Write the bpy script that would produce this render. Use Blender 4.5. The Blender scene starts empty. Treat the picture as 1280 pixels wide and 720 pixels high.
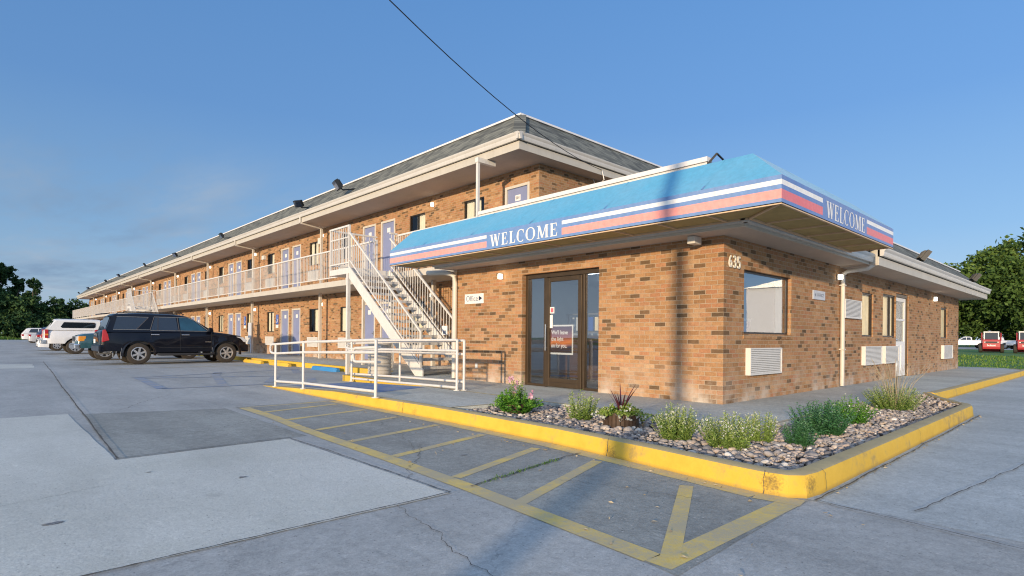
import bpy, bmesh, math, random
from math import sin, cos, pi, radians, sqrt, atan2, hypot
from mathutils import Vector, Matrix

random.seed(11)
SC = bpy.context.scene
COL = SC.collection

# ------------------------------------------------------------------ materials
def new_mat(name):
    m = bpy.data.materials.new(name); m.use_nodes = True
    nt = m.node_tree
    return m, nt, nt.nodes['Principled BSDF']

def N(nt, t, **kw):
    n = nt.nodes.new(t)
    for k, v in kw.items():
        if k.startswith('i_'):
            n.inputs[k[2:].replace('_', ' ')].default_value = v
        else:
            setattr(n, k, v)
    return n

def ramp(nt, stops):
    n = nt.nodes.new('ShaderNodeValToRGB')
    e = n.color_ramp.elements
    while len(e) < len(stops): e.new(0.5)
    for i, (p, c) in enumerate(stops):
        e[i].position = p
        e[i].color = (c[0], c[1], c[2], 1) if not isinstance(c, (int, float)) else (c, c, c, 1)
    return n

def noise(nt, vec, scale, detail=4, rough=0.6):
    n = N(nt, 'ShaderNodeTexNoise'); n.inputs['Scale'].default_value = scale
    n.inputs['Detail'].default_value = detail; n.inputs['Roughness'].default_value = rough
    if vec is not None: nt.links.new(vec, n.inputs['Vector'])
    return n

def mixc(nt, fac, a, b, mode='MIX'):
    n = nt.nodes.new('ShaderNodeMix'); n.data_type = 'RGBA'; n.blend_type = mode
    for sock, v in ((n.inputs[0], fac), (n.inputs[6], a), (n.inputs[7], b)):
        if isinstance(v, (int, float)): sock.default_value = v
        elif isinstance(v, (tuple, list)): sock.default_value = (v[0], v[1], v[2], 1)
        else: nt.links.new(v, sock)
    return n.outputs[2]

def math_(nt, op, a, b=None, c=None):
    n = nt.nodes.new('ShaderNodeMath'); n.operation = op
    for i, v in enumerate((a, b, c)):
        if v is None: continue
        if isinstance(v, (int, float)): n.inputs[i].default_value = v
        else: nt.links.new(v, n.inputs[i])
    return n.outputs[0]

def bump(nt, height, strength, dist, bsdf):
    b = nt.nodes.new('ShaderNodeBump'); b.inputs['Strength'].default_value = strength
    b.inputs['Distance'].default_value = dist
    nt.links.new(height, b.inputs['Height']); nt.links.new(b.outputs[0], bsdf.inputs['Normal'])

def wpos(nt):
    return nt.nodes.new('ShaderNodeNewGeometry').outputs['Position']

def opos(nt):
    return nt.nodes.new('ShaderNodeTexCoord').outputs['Object']

def simple(name, col, rough=0.5, var=0.12, scale=6.0, metal=0.0, dirt=0.0, bumps=0.0, spec=0.5, coat=0.0, world=True):
    """painted surface with a little tonal mottling, streaks of dirt and fine bump"""
    m, nt, b = new_mat(name)
    p = wpos(nt) if world else opos(nt)
    n = noise(nt, p, scale, 5)
    r = ramp(nt, [(0.3, [c * (1 - var) for c in col]), (0.7, [min(1, c * (1 + var)) for c in col])])
    nt.links.new(n.outputs[0], r.inputs[0])
    out = r.outputs[0]
    if dirt:
        mp = N(nt, 'ShaderNodeMapping'); mp.inputs['Scale'].default_value = (7, 7, 0.7)
        nt.links.new(p, mp.inputs[0])
        n2 = noise(nt, mp.outputs[0], 2.0, 6, 0.7)
        r2 = ramp(nt, [(0.52, 0.0), (0.75, 1.0)]); nt.links.new(n2.outputs[0], r2.inputs[0])
        f = math_(nt, 'MULTIPLY', r2.outputs[0], dirt)
        out = mixc(nt, f, out, [c * 0.45 for c in col])
    nt.links.new(out, b.inputs['Base Color'])
    b.inputs['Roughness'].default_value = rough
    b.inputs['Metallic'].default_value = metal
    b.inputs['Specular IOR Level'].default_value = spec
    if coat:
        b.inputs['Coat Weight'].default_value = coat; b.inputs['Coat Roughness'].default_value = 0.04
    if bumps: bump(nt, n.outputs[0], bumps, 0.01, b)
    return m

def brick_mat():
    m, nt, b = new_mat('brick')
    p = wpos(nt)
    s = N(nt, 'ShaderNodeSeparateXYZ'); nt.links.new(p, s.inputs[0])
    u = math_(nt, 'ADD', s.outputs[0], s.outputs[1])
    v = math_(nt, 'ADD', s.outputs[2], -0.15)
    c = N(nt, 'ShaderNodeCombineXYZ'); nt.links.new(u, c.inputs[0]); nt.links.new(v, c.inputs[1])
    # slight wobble so that joints are not ruler straight
    wob = noise(nt, c.outputs[0], 9.0, 2)
    wv = N(nt, 'ShaderNodeVectorMath', operation='SCALE'); wv.inputs['Scale'].default_value = 0.006
    nt.links.new(wob.outputs['Color'], wv.inputs[0])
    av = N(nt, 'ShaderNodeVectorMath', operation='ADD'); nt.links.new(c.outputs[0], av.inputs[0]); nt.links.new(wv.outputs[0], av.inputs[1])
    def bt():
        t = N(nt, 'ShaderNodeTexBrick', offset=0.5, offset_frequency=2)
        t.inputs['Scale'].default_value = 1.0
        t.inputs['Brick Width'].default_value = 0.192; t.inputs['Row Height'].default_value = 0.0672
        t.inputs['Mortar Size'].default_value = 0.0046; t.inputs['Mortar Smooth'].default_value = 0.25
        t.inputs['Color1'].default_value = (0, 0, 0, 1); t.inputs['Color2'].default_value = (1, 1, 1, 1)
        t.inputs['Mortar'].default_value = (0.5, 0.5, 0.5, 1)
        nt.links.new(av.outputs[0], t.inputs['Vector'])
        return t
    t = bt()
    r = ramp(nt, [(0.0, (0.123, 0.082, 0.048)), (0.09, (0.19, 0.112, 0.059)), (0.14, (0.286, 0.155, 0.072)), (0.32, (0.364, 0.199, 0.094)),
                  (0.55, (0.409, 0.236, 0.118)), (0.78, (0.375, 0.18, 0.092)), (1.0, (0.442, 0.279, 0.153))])
    nt.links.new(t.outputs['Color'], r.inputs[0])
    # speckle inside bricks
    n = noise(nt, p, 55, 5, 0.75)
    rs = ramp(nt, [(0.27, 0.35), (0.42, 0.96), (0.58, 1.05), (0.75, 1.35)]); nt.links.new(n.outputs[0], rs.inputs[0])
    col = mixc(nt, 0.9, r.outputs[0], rs.outputs[0], 'MULTIPLY')
    nb2 = noise(nt, p, 16, 6, 0.8); rb2 = ramp(nt, [(0.3, 0.70), (0.5, 1.0), (0.7, 1.25)]); nt.links.new(nb2.outputs[0], rb2.inputs[0])
    col = mixc(nt, 0.8, col, rb2.outputs[0], 'MULTIPLY')
    # large scale tonal drift
    n2 = noise(nt, p, 0.9, 4)
    rl = ramp(nt, [(0.3, 0.84), (0.7, 1.12)]); nt.links.new(n2.outputs[0], rl.inputs[0])
    col = mixc(nt, 1.0, col, rl.outputs[0], 'MULTIPLY')
    nm = noise(nt, p, 12, 4)
    mr = ramp(nt, [(0.3, (0.32, 0.25, 0.17)), (0.7, (0.46, 0.37, 0.27))]); nt.links.new(nm.outputs[0], mr.inputs[0])
    col = mixc(nt, t.outputs['Fac'], col, mr.outputs[0])
    # pale salts low on the wall, in blotches
    h = N(nt, 'ShaderNodeMapRange'); h.inputs[1].default_value = 0.14; h.inputs[2].default_value = 0.95
    h.inputs[3].default_value = 1.0; h.inputs[4].default_value = 0.0
    nt.links.new(s.outputs[2], h.inputs[0])
    n3 = noise(nt, p, 2.3, 5, 0.65)
    re = ramp(nt, [(0.42, 0.0), (0.66, 0.9)]); nt.links.new(n3.outputs[0], re.inputs[0])
    f = math_(nt, 'MULTIPLY', math_(nt, 'POWER', h.outputs[0], 2.2), re.outputs[0])
    col = mixc(nt, f, col, (0.56, 0.49, 0.41))
    nt.links.new(col, b.inputs['Base Color'])
    b.inputs['Roughness'].default_value = 0.92
    b.inputs['Specular IOR Level'].default_value = 0.2
    inv = math_(nt, 'SUBTRACT', 1.0, t.outputs['Fac'])
    hh = math_(nt, 'ADD', inv, math_(nt, 'MULTIPLY', n.outputs[0], 0.5))
    bump(nt, hh, 0.55, 0.008, b)
    return m

def ground_mat(name, c1, c2, stain=0.5, scale=1.0, crack=0.0, joints=0.0, rough=0.9, speck=0.6):
    m, nt, b = new_mat(name)
    p = wpos(nt)
    n1 = noise(nt, p, 0.35 * scale, 6, 0.6)
    n2 = noise(nt, p, (4.5 if stain > 0.35 else 1.3) * scale, 8, 0.75)
    n3 = noise(nt, p, 70, 6, 0.9)
    n5 = noise(nt, p, 17, 5, 0.8)
    r = ramp(nt, [(0.3, c1), (0.7, c2)])
    mix = math_(nt, 'ADD', math_(nt, 'MULTIPLY', n1.outputs[0], 0.5), math_(nt, 'MULTIPLY', n2.outputs[0], 0.5))
    nt.links.new(mix, r.inputs[0])
    col = r.outputs[0]
    # grain of the aggregate, two sizes
    rg = ramp(nt, [(0.32, 0.50), (0.46, 0.93), (0.56, 1.05), (0.70, 1.55)]); nt.links.new(n3.outputs[0], rg.inputs[0])
    col = mixc(nt, 0.85, col, rg.outputs[0], 'MULTIPLY')
    r5 = ramp(nt, [(0.30, 0.72), (0.5, 1.0), (0.70, 1.22)]); nt.links.new(n5.outputs[0], r5.inputs[0])
    col = mixc(nt, 0.8 if stain > 0.35 else 0.3, col, r5.outputs[0], 'MULTIPLY')
    # single pale and dark stones worn out of the surface
    for vs, lo, thr, tone in ((24, 0.16, 0.80, (0.62, 0.60, 0.56)), (31, 0.15, 0.84, (0.06, 0.06, 0.06)), (9, 0.07, 0.86, (0.55, 0.54, 0.50))):
        vv = N(nt, 'ShaderNodeTexVoronoi'); vv.inputs['Scale'].default_value = vs; nt.links.new(p, vv.inputs['Vector'])
        cc = N(nt, 'ShaderNodeSeparateColor'); nt.links.new(vv.outputs['Color'], cc.inputs[0])
        f = math_(nt, 'MULTIPLY', math_(nt, 'LESS_THAN', vv.outputs['Distance'], lo), math_(nt, 'GREATER_THAN', cc.outputs[0], thr))
        col = mixc(nt, math_(nt, 'MULTIPLY', f, speck), col, tone)
    # broad traffic stains, stretched along the driving direction
    mp = N(nt, 'ShaderNodeMapping'); mp.inputs['Scale'].default_value = (0.9, 0.28, 1.0)
    nt.links.new(p, mp.inputs[0])
    n4 = noise(nt, mp.outputs[0], 1.1, 9, 0.68)
    r4 = ramp(nt, [(0.40, 1.0), (0.54, 1.0 - 0.25 * stain), (0.72, 1.0 - 0.62 * stain)]); nt.links.new(n4.outputs[0], r4.inputs[0])
    col = mixc(nt, 1.0, col, r4.outputs[0], 'MULTIPLY')
    # pale scuffs
    n6 = noise(nt, mp.outputs[0], 6.0, 10, 0.8)
    r6 = ramp(nt, [(0.60, 0.0), (0.72, 0.55)]); nt.links.new(n6.outputs[0], r6.inputs[0])
    col = mixc(nt, r6.outputs[0], col, [min(1, c * 1.45) for c in c2])
    # oil drops
    v = N(nt, 'ShaderNodeTexVoronoi'); v.inputs['Scale'].default_value = 0.9; v.inputs['Randomness'].default_value = 1
    nt.links.new(p, v.inputs['Vector'])
    rv = ramp(nt, [(0.03, 0.40), (0.06, 1.0)]); nt.links.new(math_(nt, 'ADD', v.outputs['Distance'], math_(nt, 'MULTIPLY', math_(nt, 'SUBTRACT', n5.outputs[0], 0.5), 0.06)), rv.inputs[0])
    col = mixc(nt, 0.8 * stain, col, rv.outputs[0], 'MULTIPLY')
    hgt = n3.outputs[0]
    if crack:
        ws = noise(nt, p, 1.3, 5, 0.7)
        sv = N(nt, 'ShaderNodeVectorMath', operation='SCALE'); sv.inputs['Scale'].default_value = 0.9
        nt.links.new(ws.outputs['Color'], sv.inputs[0])
        ad = N(nt, 'ShaderNodeVectorMath', operation='ADD'); nt.links.new(p, ad.inputs[0]); nt.links.new(sv.outputs[0], ad.inputs[1])
        vc = N(nt, 'ShaderNodeTexVoronoi', feature='DISTANCE_TO_EDGE'); vc.inputs['Scale'].default_value = 0.23
        nt.links.new(ad.outputs[0], vc.inputs['Vector'])
        rc = ramp(nt, [(0.0006, 0.0), (0.0022, 1.0)]); nt.links.new(vc.outputs['Distance'], rc.inputs[0])
        nk = noise(nt, p, 0.6, 3)
        rk = ramp(nt, [(0.46, 0.0), (0.56, crack)]); nt.links.new(nk.outputs[0], rk.inputs[0])
        f = math_(nt, 'MULTIPLY', math_(nt, 'SUBTRACT', 1.0, rc.outputs[0]), rk.outputs[0])
        col = mixc(nt, f, col, (0.05, 0.05, 0.05))
    if joints:
        s = N(nt, 'ShaderNodeSeparateXYZ'); nt.links.new(p, s.inputs[0])
        fs = []
        for o, per in ((s.outputs[1], joints), (s.outputs[0], joints)):
            a = math_(nt, 'ABSOLUTE', math_(nt, 'SUBTRACT', math_(nt, 'FRACT', math_(nt, 'DIVIDE', math_(nt, 'ADD', o, 0.37), per)), 0.5))
            fs.append(math_(nt, 'LESS_THAN', a, 0.006 / per))
        # joints across the walk only: along Y in front of the office, along X beside it
        side = math_(nt, 'LESS_THAN', s.outputs[1], 0.0)
        ff = math_(nt, 'ADD', math_(nt, 'MULTIPLY', fs[0], math_(nt, 'SUBTRACT', 1.0, side)), math_(nt, 'MULTIPLY', fs[1], side))
        col = mixc(nt, math_(nt, 'MULTIPLY', ff, 0.6), col, (0.09, 0.085, 0.08))
    nt.links.new(col, b.inputs['Base Color'])
    b.inputs['Roughness'].default_value = rough; b.inputs['Specular IOR Level'].default_value = 0.3
    hh = math_(nt, 'ADD', hgt, math_(nt, 'MULTIPLY', n5.outputs[0], 1.5))
    bump(nt, hh, 0.5, 0.006, b)
    return m

def worn_paint(name, col, under, wear=0.5, seed=0.0):
    m, nt, b = new_mat(name)
    p = wpos(nt)
    n = noise(nt, p, 2.2, 8, 0.72); n2 = noise(nt, p, 38, 5, 0.8); n3 = noise(nt, p, 150, 2)
    s = math_(nt, 'ADD', math_(nt, 'MULTIPLY', n.outputs[0], 0.6), math_(nt, 'MULTIPLY', n2.outputs[0], 0.4))
    r = ramp(nt, [(0.62 - 0.25 * wear, 0.0), (0.72 - 0.2 * wear, 1.0)]); nt.links.new(s, r.inputs[0])
    cv = ramp(nt, [(0.3, [c * 0.8 for c in col]), (0.7, [min(1, c * 1.12) for c in col])]); nt.links.new(n2.outputs[0], cv.inputs[0])
    c = mixc(nt, math_(nt, 'MULTIPLY', r.outputs[0], wear), cv.outputs[0], under)
    nt.links.new(c, b.inputs['Base Color']); b.inputs['Roughness'].default_value = 0.8
    b.inputs['Specular IOR Level'].default_value = 0.3
    bump(nt, n3.outputs[0], 0.3, 0.004, b)
    return m

def kerb_mat():
    m, nt, b = new_mat('kerb_paint')
    g = nt.nodes.new('ShaderNodeNewGeometry')
    p = g.outputs['Position']
    s = N(nt, 'ShaderNodeSeparateXYZ'); nt.links.new(g.outputs['True Normal'], s.inputs[0])
    n = noise(nt, p, 5, 7, 0.72); n2 = noise(nt, p, 60, 4, 0.7); n4 = noise(nt, p, 1.1, 4)
    y = ramp(nt, [(0.3, (0.60, 0.37, 0.035)), (0.7, (0.73, 0.47, 0.05))]); nt.links.new(n.outputs[0], y.inputs[0])
    top = ramp(nt, [(0.3, (0.30, 0.255, 0.155)), (0.7, (0.47, 0.385, 0.19))]); nt.links.new(n.outputs[0], top.inputs[0])
    r = ramp(nt, [(0.55, 0.0), (0.85, 1.0)])
    nt.links.new(math_(nt, 'ADD', s.outputs[2], math_(nt, 'MULTIPLY', math_(nt, 'SUBTRACT', n2.outputs[0], 0.5), 0.35)), r.inputs[0])
    c = mixc(nt, r.outputs[0], y.outputs[0], top.outputs[0])
    ch = ramp(nt, [(0.52, 0.0), (0.57, 0.22), (0.60, 0.5), (0.66, 0.9)]); nt.links.new(math_(nt, 'ADD', math_(nt, 'MULTIPLY', n.outputs[0], 0.6), math_(nt, 'MULTIPLY', n4.outputs[0], 0.4)), ch.inputs[0])
    c = mixc(nt, ch.outputs[0], c, (0.25, 0.19, 0.1))
    # black scuffs where tyres have rubbed the corner
    for pt in ((-3.81, -2.27, 0.09), (-3.62, -2.50, 0.09), (-3.52, 2.75, 0.05), (-3.6, -0.75, 0.03)):
        dn = N(nt, 'ShaderNodeVectorMath', operation='DISTANCE'); dn.inputs[1].default_value = pt; nt.links.new(p, dn.inputs[0])
        dd = math_(nt, 'ADD', dn.outputs['Value'], math_(nt, 'MULTIPLY', math_(nt, 'SUBTRACT', n2.outputs[0], 0.5), 0.22))
        dr_ = ramp(nt, [(0.01, 0.7), (0.085, 0.0)]); nt.links.new(dd, dr_.inputs[0])
        c = mixc(nt, dr_.outputs[0], c, (0.055, 0.045, 0.03))
    # grime at the foot of the kerb
    sp = N(nt, 'ShaderNodeSeparateXYZ'); nt.links.new(p, sp.inputs[0])
    f = N(nt, 'ShaderNodeMapRange'); f.inputs[1].default_value = 0.0; f.inputs[2].default_value = 0.035; f.inputs[3].default_value = 0.55; f.inputs[4].default_value = 0.0
    nt.links.new(sp.outputs[2], f.inputs[0])
    c = mixc(nt, f.outputs[0], c, (0.14, 0.10, 0.05))
    nt.links.new(c, b.inputs['Base Color']); b.inputs['Roughness'].default_value = 0.75
    bump(nt, n2.outputs[0], 0.3, 0.005, b)
    return m

def shingle_mat():
    m, nt, b = new_mat('shingle')
    p = wpos(nt)
    s = N(nt, 'ShaderNodeSeparateXYZ'); nt.links.new(p, s.inputs[0])
    u = math_(nt, 'ADD', s.outputs[0], s.outputs[1])
    c = N(nt, 'ShaderNodeCombineXYZ'); nt.links.new(u, c.inputs[0]); nt.links.new(s.outputs[2], c.inputs[1])
    t = N(nt, 'ShaderNodeTexBrick', offset=0.37, offset_frequency=2)
    t.inputs['Scale'].default_value = 1; t.inputs['Brick Width'].default_value = 0.22; t.inputs['Row Height'].default_value = 0.1
    t.inputs['Mortar Size'].default_value = 0.004
    t.inputs['Color1'].default_value = (0, 0, 0, 1); t.inputs['Color2'].default_value = (1, 1, 1, 1); t.inputs['Mortar'].default_value = (0.0, 0.0, 0.0, 1)
    nt.links.new(c.outputs[0], t.inputs['Vector'])
    r = ramp(nt, [(0.0, (0.085, 0.09, 0.085)), (0.5, (0.145, 0.152, 0.136)), (1.0, (0.21, 0.215, 0.185))])
    nt.links.new(t.outputs['Color'], r.inputs[0])
    n = noise(nt, p, 70, 3); rn = ramp(nt, [(0.3, 0.7), (0.7, 1.25)]); nt.links.new(n.outputs[0], rn.inputs[0])
    col = mixc(nt, 0.8, r.outputs[0], rn.outputs[0], 'MULTIPLY')
    nt.links.new(col, b.inputs['Base Color']); b.inputs['Roughness'].default_value = 0.95
    b.inputs['Specular IOR Level'].default_value = 0.15
    bump(nt, t.outputs['Color'], 0.5, 0.01, b)
    return m

def glass_mat(name, tint=(0.75, 0.82, 0.85), refl=0.35, rough=0.01, fk=1.0):
    m = bpy.data.materials.new(name); m.use_nodes = True
    nt = m.node_tree; nt.nodes.clear()
    o = N(nt, 'ShaderNodeOutputMaterial')
    tr = N(nt, 'ShaderNodeBsdfTransparent'); tr.inputs[0].default_value = (*tint, 1)
    gl = N(nt, 'ShaderNodeBsdfGlossy'); gl.inputs['Roughness'].default_value = rough; gl.inputs['Color'].default_value = (0.9, 0.93, 1.0, 1)
    n = noise(nt, wpos(nt), 0.8, 2); bp = N(nt, 'ShaderNodeBump'); bp.inputs['Strength'].default_value = 0.02; bp.inputs['Distance'].default_value = 0.05
    nt.links.new(n.outputs[0], bp.inputs['Height']); nt.links.new(bp.outputs[0], gl.inputs['Normal'])
    fr = N(nt, 'ShaderNodeFresnel'); fr.inputs[0].default_value = 1.52
    mx = math_(nt, 'ADD', math_(nt, 'MULTIPLY', fr.outputs[0], fk), refl)
    mx = math_(nt, 'MINIMUM', mx, 1.0)
    ms = N(nt, 'ShaderNodeMixShader'); nt.links.new(mx, ms.inputs[0]); nt.links.new(tr.outputs[0], ms.inputs[1]); nt.links.new(gl.outputs[0], ms.inputs[2])
    nt.links.new(ms.outputs[0], o.inputs[0])
    return m

def fabric_mat(name, col, fade=0.25):
    m, nt, b = new_mat(name)
    p = wpos(nt)
    n = noise(nt, p, 1.1, 6, 0.6); n2 = noise(nt, p, 14, 4); n3 = noise(nt, p, 420, 2)
    pale = [c + (0.5 - c) * fade for c in col]
    r = ramp(nt, [(0.32, col), (0.72, pale)]); nt.links.new(n.outputs[0], r.inputs[0])
    rr = ramp(nt, [(0.3, 0.9), (0.7, 1.08)]); nt.links.new(n2.outputs[0], rr.inputs[0])
    c = mixc(nt, 1.0, r.outputs[0], rr.outputs[0], 'MULTIPLY')
    nt.links.new(c, b.inputs['Base Color']); b.inputs['Roughness'].default_value = 0.7
    b.inputs['Sheen Weight'].default_value = 0.15
    h = math_(nt, 'ADD', math_(nt, 'MULTIPLY', n2.outputs[0], 1.0), math_(nt, 'MULTIPLY', n3.outputs[0], 0.15))
    bump(nt, math_(nt, 'ADD', h, math_(nt, 'MULTIPLY', n.outputs[0], 2.5)), 0.4, 0.02, b)
    return m

def emit_mat(name, col, s):
    m, nt, b = new_mat(name)
    b.inputs['Base Color'].default_value = (*col, 1)
    b.inputs['Emission Color'].default_value = (*col, 1); b.inputs['Emission Strength'].default_value = s
    return m

def attr_mat(name, stops, rough=0.8, trans=0.0, noise_scale=0.0):
    """colour picked per piece by the mesh attribute 'shade'"""
    m, nt, b = new_mat(name)
    a = N(nt, 'ShaderNodeAttribute'); a.attribute_name = 'shade'
    r = ramp(nt, stops); nt.links.new(a.outputs['Fac'], r.inputs[0])
    col = r.outputs[0]
    if noise_scale:
        n = noise(nt, wpos(nt), noise_scale, 4); rn = ramp(nt, [(0.3, 0.7), (0.7, 1.25)]); nt.links.new(n.outputs[0], rn.inputs[0])
        col = mixc(nt, 1.0, col, rn.outputs[0], 'MULTIPLY')
    nt.links.new(col, b.inputs['Base Color'])
    b.inputs['Roughness'].default_value = rough; b.inputs['Specular IOR Level'].default_value = 0.25
    if trans:
        o = nt.nodes['Material Output']
        t = N(nt, 'ShaderNodeBsdfTranslucent'); nt.links.new(col, t.inputs[0])
        ms = N(nt, 'ShaderNodeMixShader'); ms.inputs[0].default_value = trans
        nt.links.new(b.outputs[0], ms.inputs[1]); nt.links.new(t.outputs[0], ms.inputs[2]); nt.links.new(ms.outputs[0], o.inputs[0])
    return m

M = {}
M['brick'] = brick_mat()
M['lot'] = ground_mat('lot', (0.335, 0.35, 0.345), (0.502, 0.511, 0.492), 0.5, 1.0, crack=0.22)
M['dark_asphalt'] = ground_mat('dark_asphalt', (0.244, 0.253, 0.238), (0.407, 0.421, 0.391), 0.6, 1.4)
M['pale_concrete'] = ground_mat('pale_concrete', (0.52, 0.53, 0.47), (0.66, 0.664, 0.615), 0.3, 1.2)
M['walk'] = ground_mat('walk_concrete', (0.415, 0.427, 0.391), (0.608, 0.626, 0.566), 0.5, 1.2, joints=1.8)
M['drive'] = ground_mat('drive_concrete', (0.373, 0.405, 0.407), (0.535, 0.572, 0.565), 0.42, 0.8, crack=0.3)
M['yellow'] = worn_paint('yellow_paint', (0.78, 0.57, 0.16), (0.42, 0.38, 0.28), 0.85)
M['old_yellow'] = worn_paint('faded_yellow_paint', (0.66, 0.52, 0.20), (0.40, 0.37, 0.31), 0.85)
M['blue_paint'] = worn_paint('blue_paint', (0.13, 0.25, 0.47), (0.33, 0.34, 0.345), 1.0)
M['blue_ramp'] = worn_paint('blue_ramp_paint', (0.085, 0.19, 0.42), (0.26, 0.29, 0.34), 0.8)
M['kerb'] = kerb_mat()
M['joint'] = simple('joint_tar', (0.085, 0.08, 0.072), 0.9, 0.4, 20)
M['oil'] = simple('oil_stain', (0.19, 0.188, 0.185), 0.7, 0.4, 60)
M['stop_yellow'] = worn_paint('stop_yellow', (0.66, 0.42, 0.04), (0.3, 0.25, 0.18), 0.5)
M['stop_blue'] = worn_paint('stop_blue', (0.04, 0.22, 0.48), (0.3, 0.3, 0.3), 0.35)
M['cream'] = simple('cream_paint', (0.60, 0.56, 0.49), 0.5, 0.05, 3, dirt=0.35)
M['fascia'] = simple('fascia_paint', (0.49, 0.455, 0.385), 0.55, 0.06, 2.5, dirt=0.18)
M['gutter'] = simple('gutter_metal', (0.55, 0.525, 0.475), 0.4, 0.05, 3, dirt=0.25)
M['coping'] = simple('coping_metal', (0.72, 0.70, 0.68), 0.4, 0.05, 3, dirt=0.3)
M['soffit'] = simple('soffit_board', (0.50, 0.42, 0.345), 0.75, 0.08, 1.2, dirt=0.25)
M['slab'] = simple('slab_paint', (0.51, 0.475, 0.41), 0.6, 0.06, 2, dirt=0.45)
M['white_rail'] = simple('white_rail_paint', (0.63, 0.61, 0.57), 0.42, 0.05, 6, dirt=0.3)
M['tread'] = simple('tread_metal', (0.52, 0.51, 0.49), 0.6, 0.2, 14, dirt=0.3)
M['shingle'] = shingle_mat()
M['door_lilac'] = simple('lilac_door_paint', (0.215, 0.245, 0.40), 0.45, 0.05, 3, dirt=0.15)
M['door_frame'] = simple('door_frame_paint', (0.58, 0.54, 0.47), 0.5, 0.05, 5, dirt=0.3)
M['bronze'] = simple('bronze_aluminium', (0.085, 0.058, 0.034), 0.38, 0.15, 4, metal=0.5)
M['dark_frame'] = simple('dark_window_frame', (0.035, 0.03, 0.028), 0.4, 0.15, 4, metal=0.4)
M['pane'] = glass_mat('window_glass', (0.86, 0.88, 0.87), 0.03, fk=0.3)
M['pane_office'] = glass_mat('office_glass', (0.80, 0.87, 0.92), 0.27, 0.0, 0.7)
M['pane_door'] = glass_mat('door_glass', (0.82, 0.86, 0.88), 0.17, 0.0, 0.8)
M['curtain'] = simple('curtain_cloth', (0.80, 0.68, 0.45), 0.9, 0.12, 3)
M['curtain_white'] = simple('white_curtain_cloth', (0.78, 0.73, 0.60), 0.9, 0.06, 3)
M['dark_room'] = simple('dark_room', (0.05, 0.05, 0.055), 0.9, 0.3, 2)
M['room_wall'] = simple('room_wall_paint', (0.30, 0.33, 0.36), 0.8, 0.05, 2)
M['room_floor'] = simple('room_floor_tile', (0.30, 0.27, 0.23), 0.4, 0.12, 3)
M['wood_dark'] = simple('dark_wood', (0.10, 0.055, 0.03), 0.5, 0.3, 8)
M['ac'] = simple('ac_plastic', (0.66, 0.65, 0.62), 0.5, 0.04, 4, dirt=0.2)
M['ac_gap'] = simple('ac_shadow_gap', (0.36, 0.36, 0.35), 0.8, 0.1, 5)
M['lamp'] = emit_mat('lit_lamp_glass', (1.0, 0.93, 0.80), 4.5)
M['tube'] = emit_mat('lit_fluorescent_tube', (0.85, 0.95, 1.0), 9.0)
M['sign_white'] = simple('sign_white', (0.78, 0.77, 0.74), 0.5, 0.03, 3)
M['sign_navy'] = simple('sign_navy', (0.012, 0.02, 0.05), 0.5, 0.1, 3)
M['sign_blue'] = simple('sign_blue', (0.03, 0.10, 0.42), 0.5, 0.08, 3)
M['sign_grey'] = simple('sign_grey', (0.52, 0.55, 0.60), 0.5, 0.05, 3)
M['text_grey'] = simple('text_grey', (0.18, 0.21, 0.28), 0.5, 0.05, 3)
M['number'] = simple('house_number_metal', (0.80, 0.76, 0.66), 0.35, 0.05, 3)
M['awn_blue'] = fabric_mat('awning_blue', (0.060, 0.335, 0.54), 0.12)
M['awn_band'] = fabric_mat('awning_band_blue', (0.045, 0.165, 0.45), 0.12)
M['sun_band'] = fabric_mat('sunlit_faded_blue', (0.125, 0.24, 0.48), 0.12)  # paler copies for the front valance: direct sun put into the faded colour
M['sun_red'] = fabric_mat('sunlit_faded_red', (0.80, 0.30, 0.26), 0.16)
M['awn_white'] = fabric_mat('awning_white', (0.74, 0.74, 0.72), 0.1)
M['awn_red'] = fabric_mat('awning_red', (0.66, 0.115, 0.15), 0.14)
M['awn_under'] = simple('awning_liner', (0.40, 0.30, 0.115), 0.8, 0.15, 3, dirt=0.3)
M['awn_rib'] = simple('awning_rib', (0.62, 0.44, 0.27), 0.6, 0.1, 4)
M['black_metal'] = simple('black_metal', (0.02, 0.02, 0.02), 0.45, 0.2, 5, metal=0.3)
M['grey_metal'] = simple('grey_metal', (0.30, 0.31, 0.32), 0.4, 0.1, 5, metal=0.6)
M['lens'] = glass_mat('floodlight_lens', (0.5, 0.5, 0.5), 0.5, 0.05)
M['wood_pole'] = simple('pole_wood', (0.17, 0.12, 0.085), 0.9, 0.25, 5, dirt=0.4)
M['trash'] = simple('trash_plastic', (0.46, 0.43, 0.38), 0.6, 0.08, 5, dirt=0.3)
M['soil'] = ground_mat('soil', (0.10, 0.08, 0.065), (0.17, 0.14, 0.12), 0.5, 3)
M['pebble'] = attr_mat('pebble_stone', [(0.0, (0.085, 0.082, 0.09)), (0.2, (0.19, 0.18, 0.18)), (0.45, (0.35, 0.315, 0.29)), (0.68, (0.44, 0.345, 0.275)), (0.85, (0.48, 0.43, 0.37)), (1.0, (0.68, 0.64, 0.58))], 0.75, 0, 30)
M['leaf_grey'] = attr_mat('sage_leaf', [(0.0, (0.07, 0.13, 0.03)), (0.35, (0.20, 0.31, 0.06)), (0.75, (0.38, 0.46, 0.16)), (1.0, (0.62, 0.62, 0.44))], 0.7, 0.25)
M['leaf_dark'] = attr_mat('blue_green_leaf', [(0.0, (0.02, 0.075, 0.025)), (0.6, (0.06, 0.18, 0.07)), (1.0, (0.19, 0.33, 0.19))], 0.6, 0.2)
M['leaf_bright'] = attr_mat('bright_leaf', [(0.0, (0.04, 0.13, 0.015)), (0.6, (0.11, 0.30, 0.035)), (1.0, (0.27, 0.44, 0.08))], 0.6, 0.3)
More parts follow.
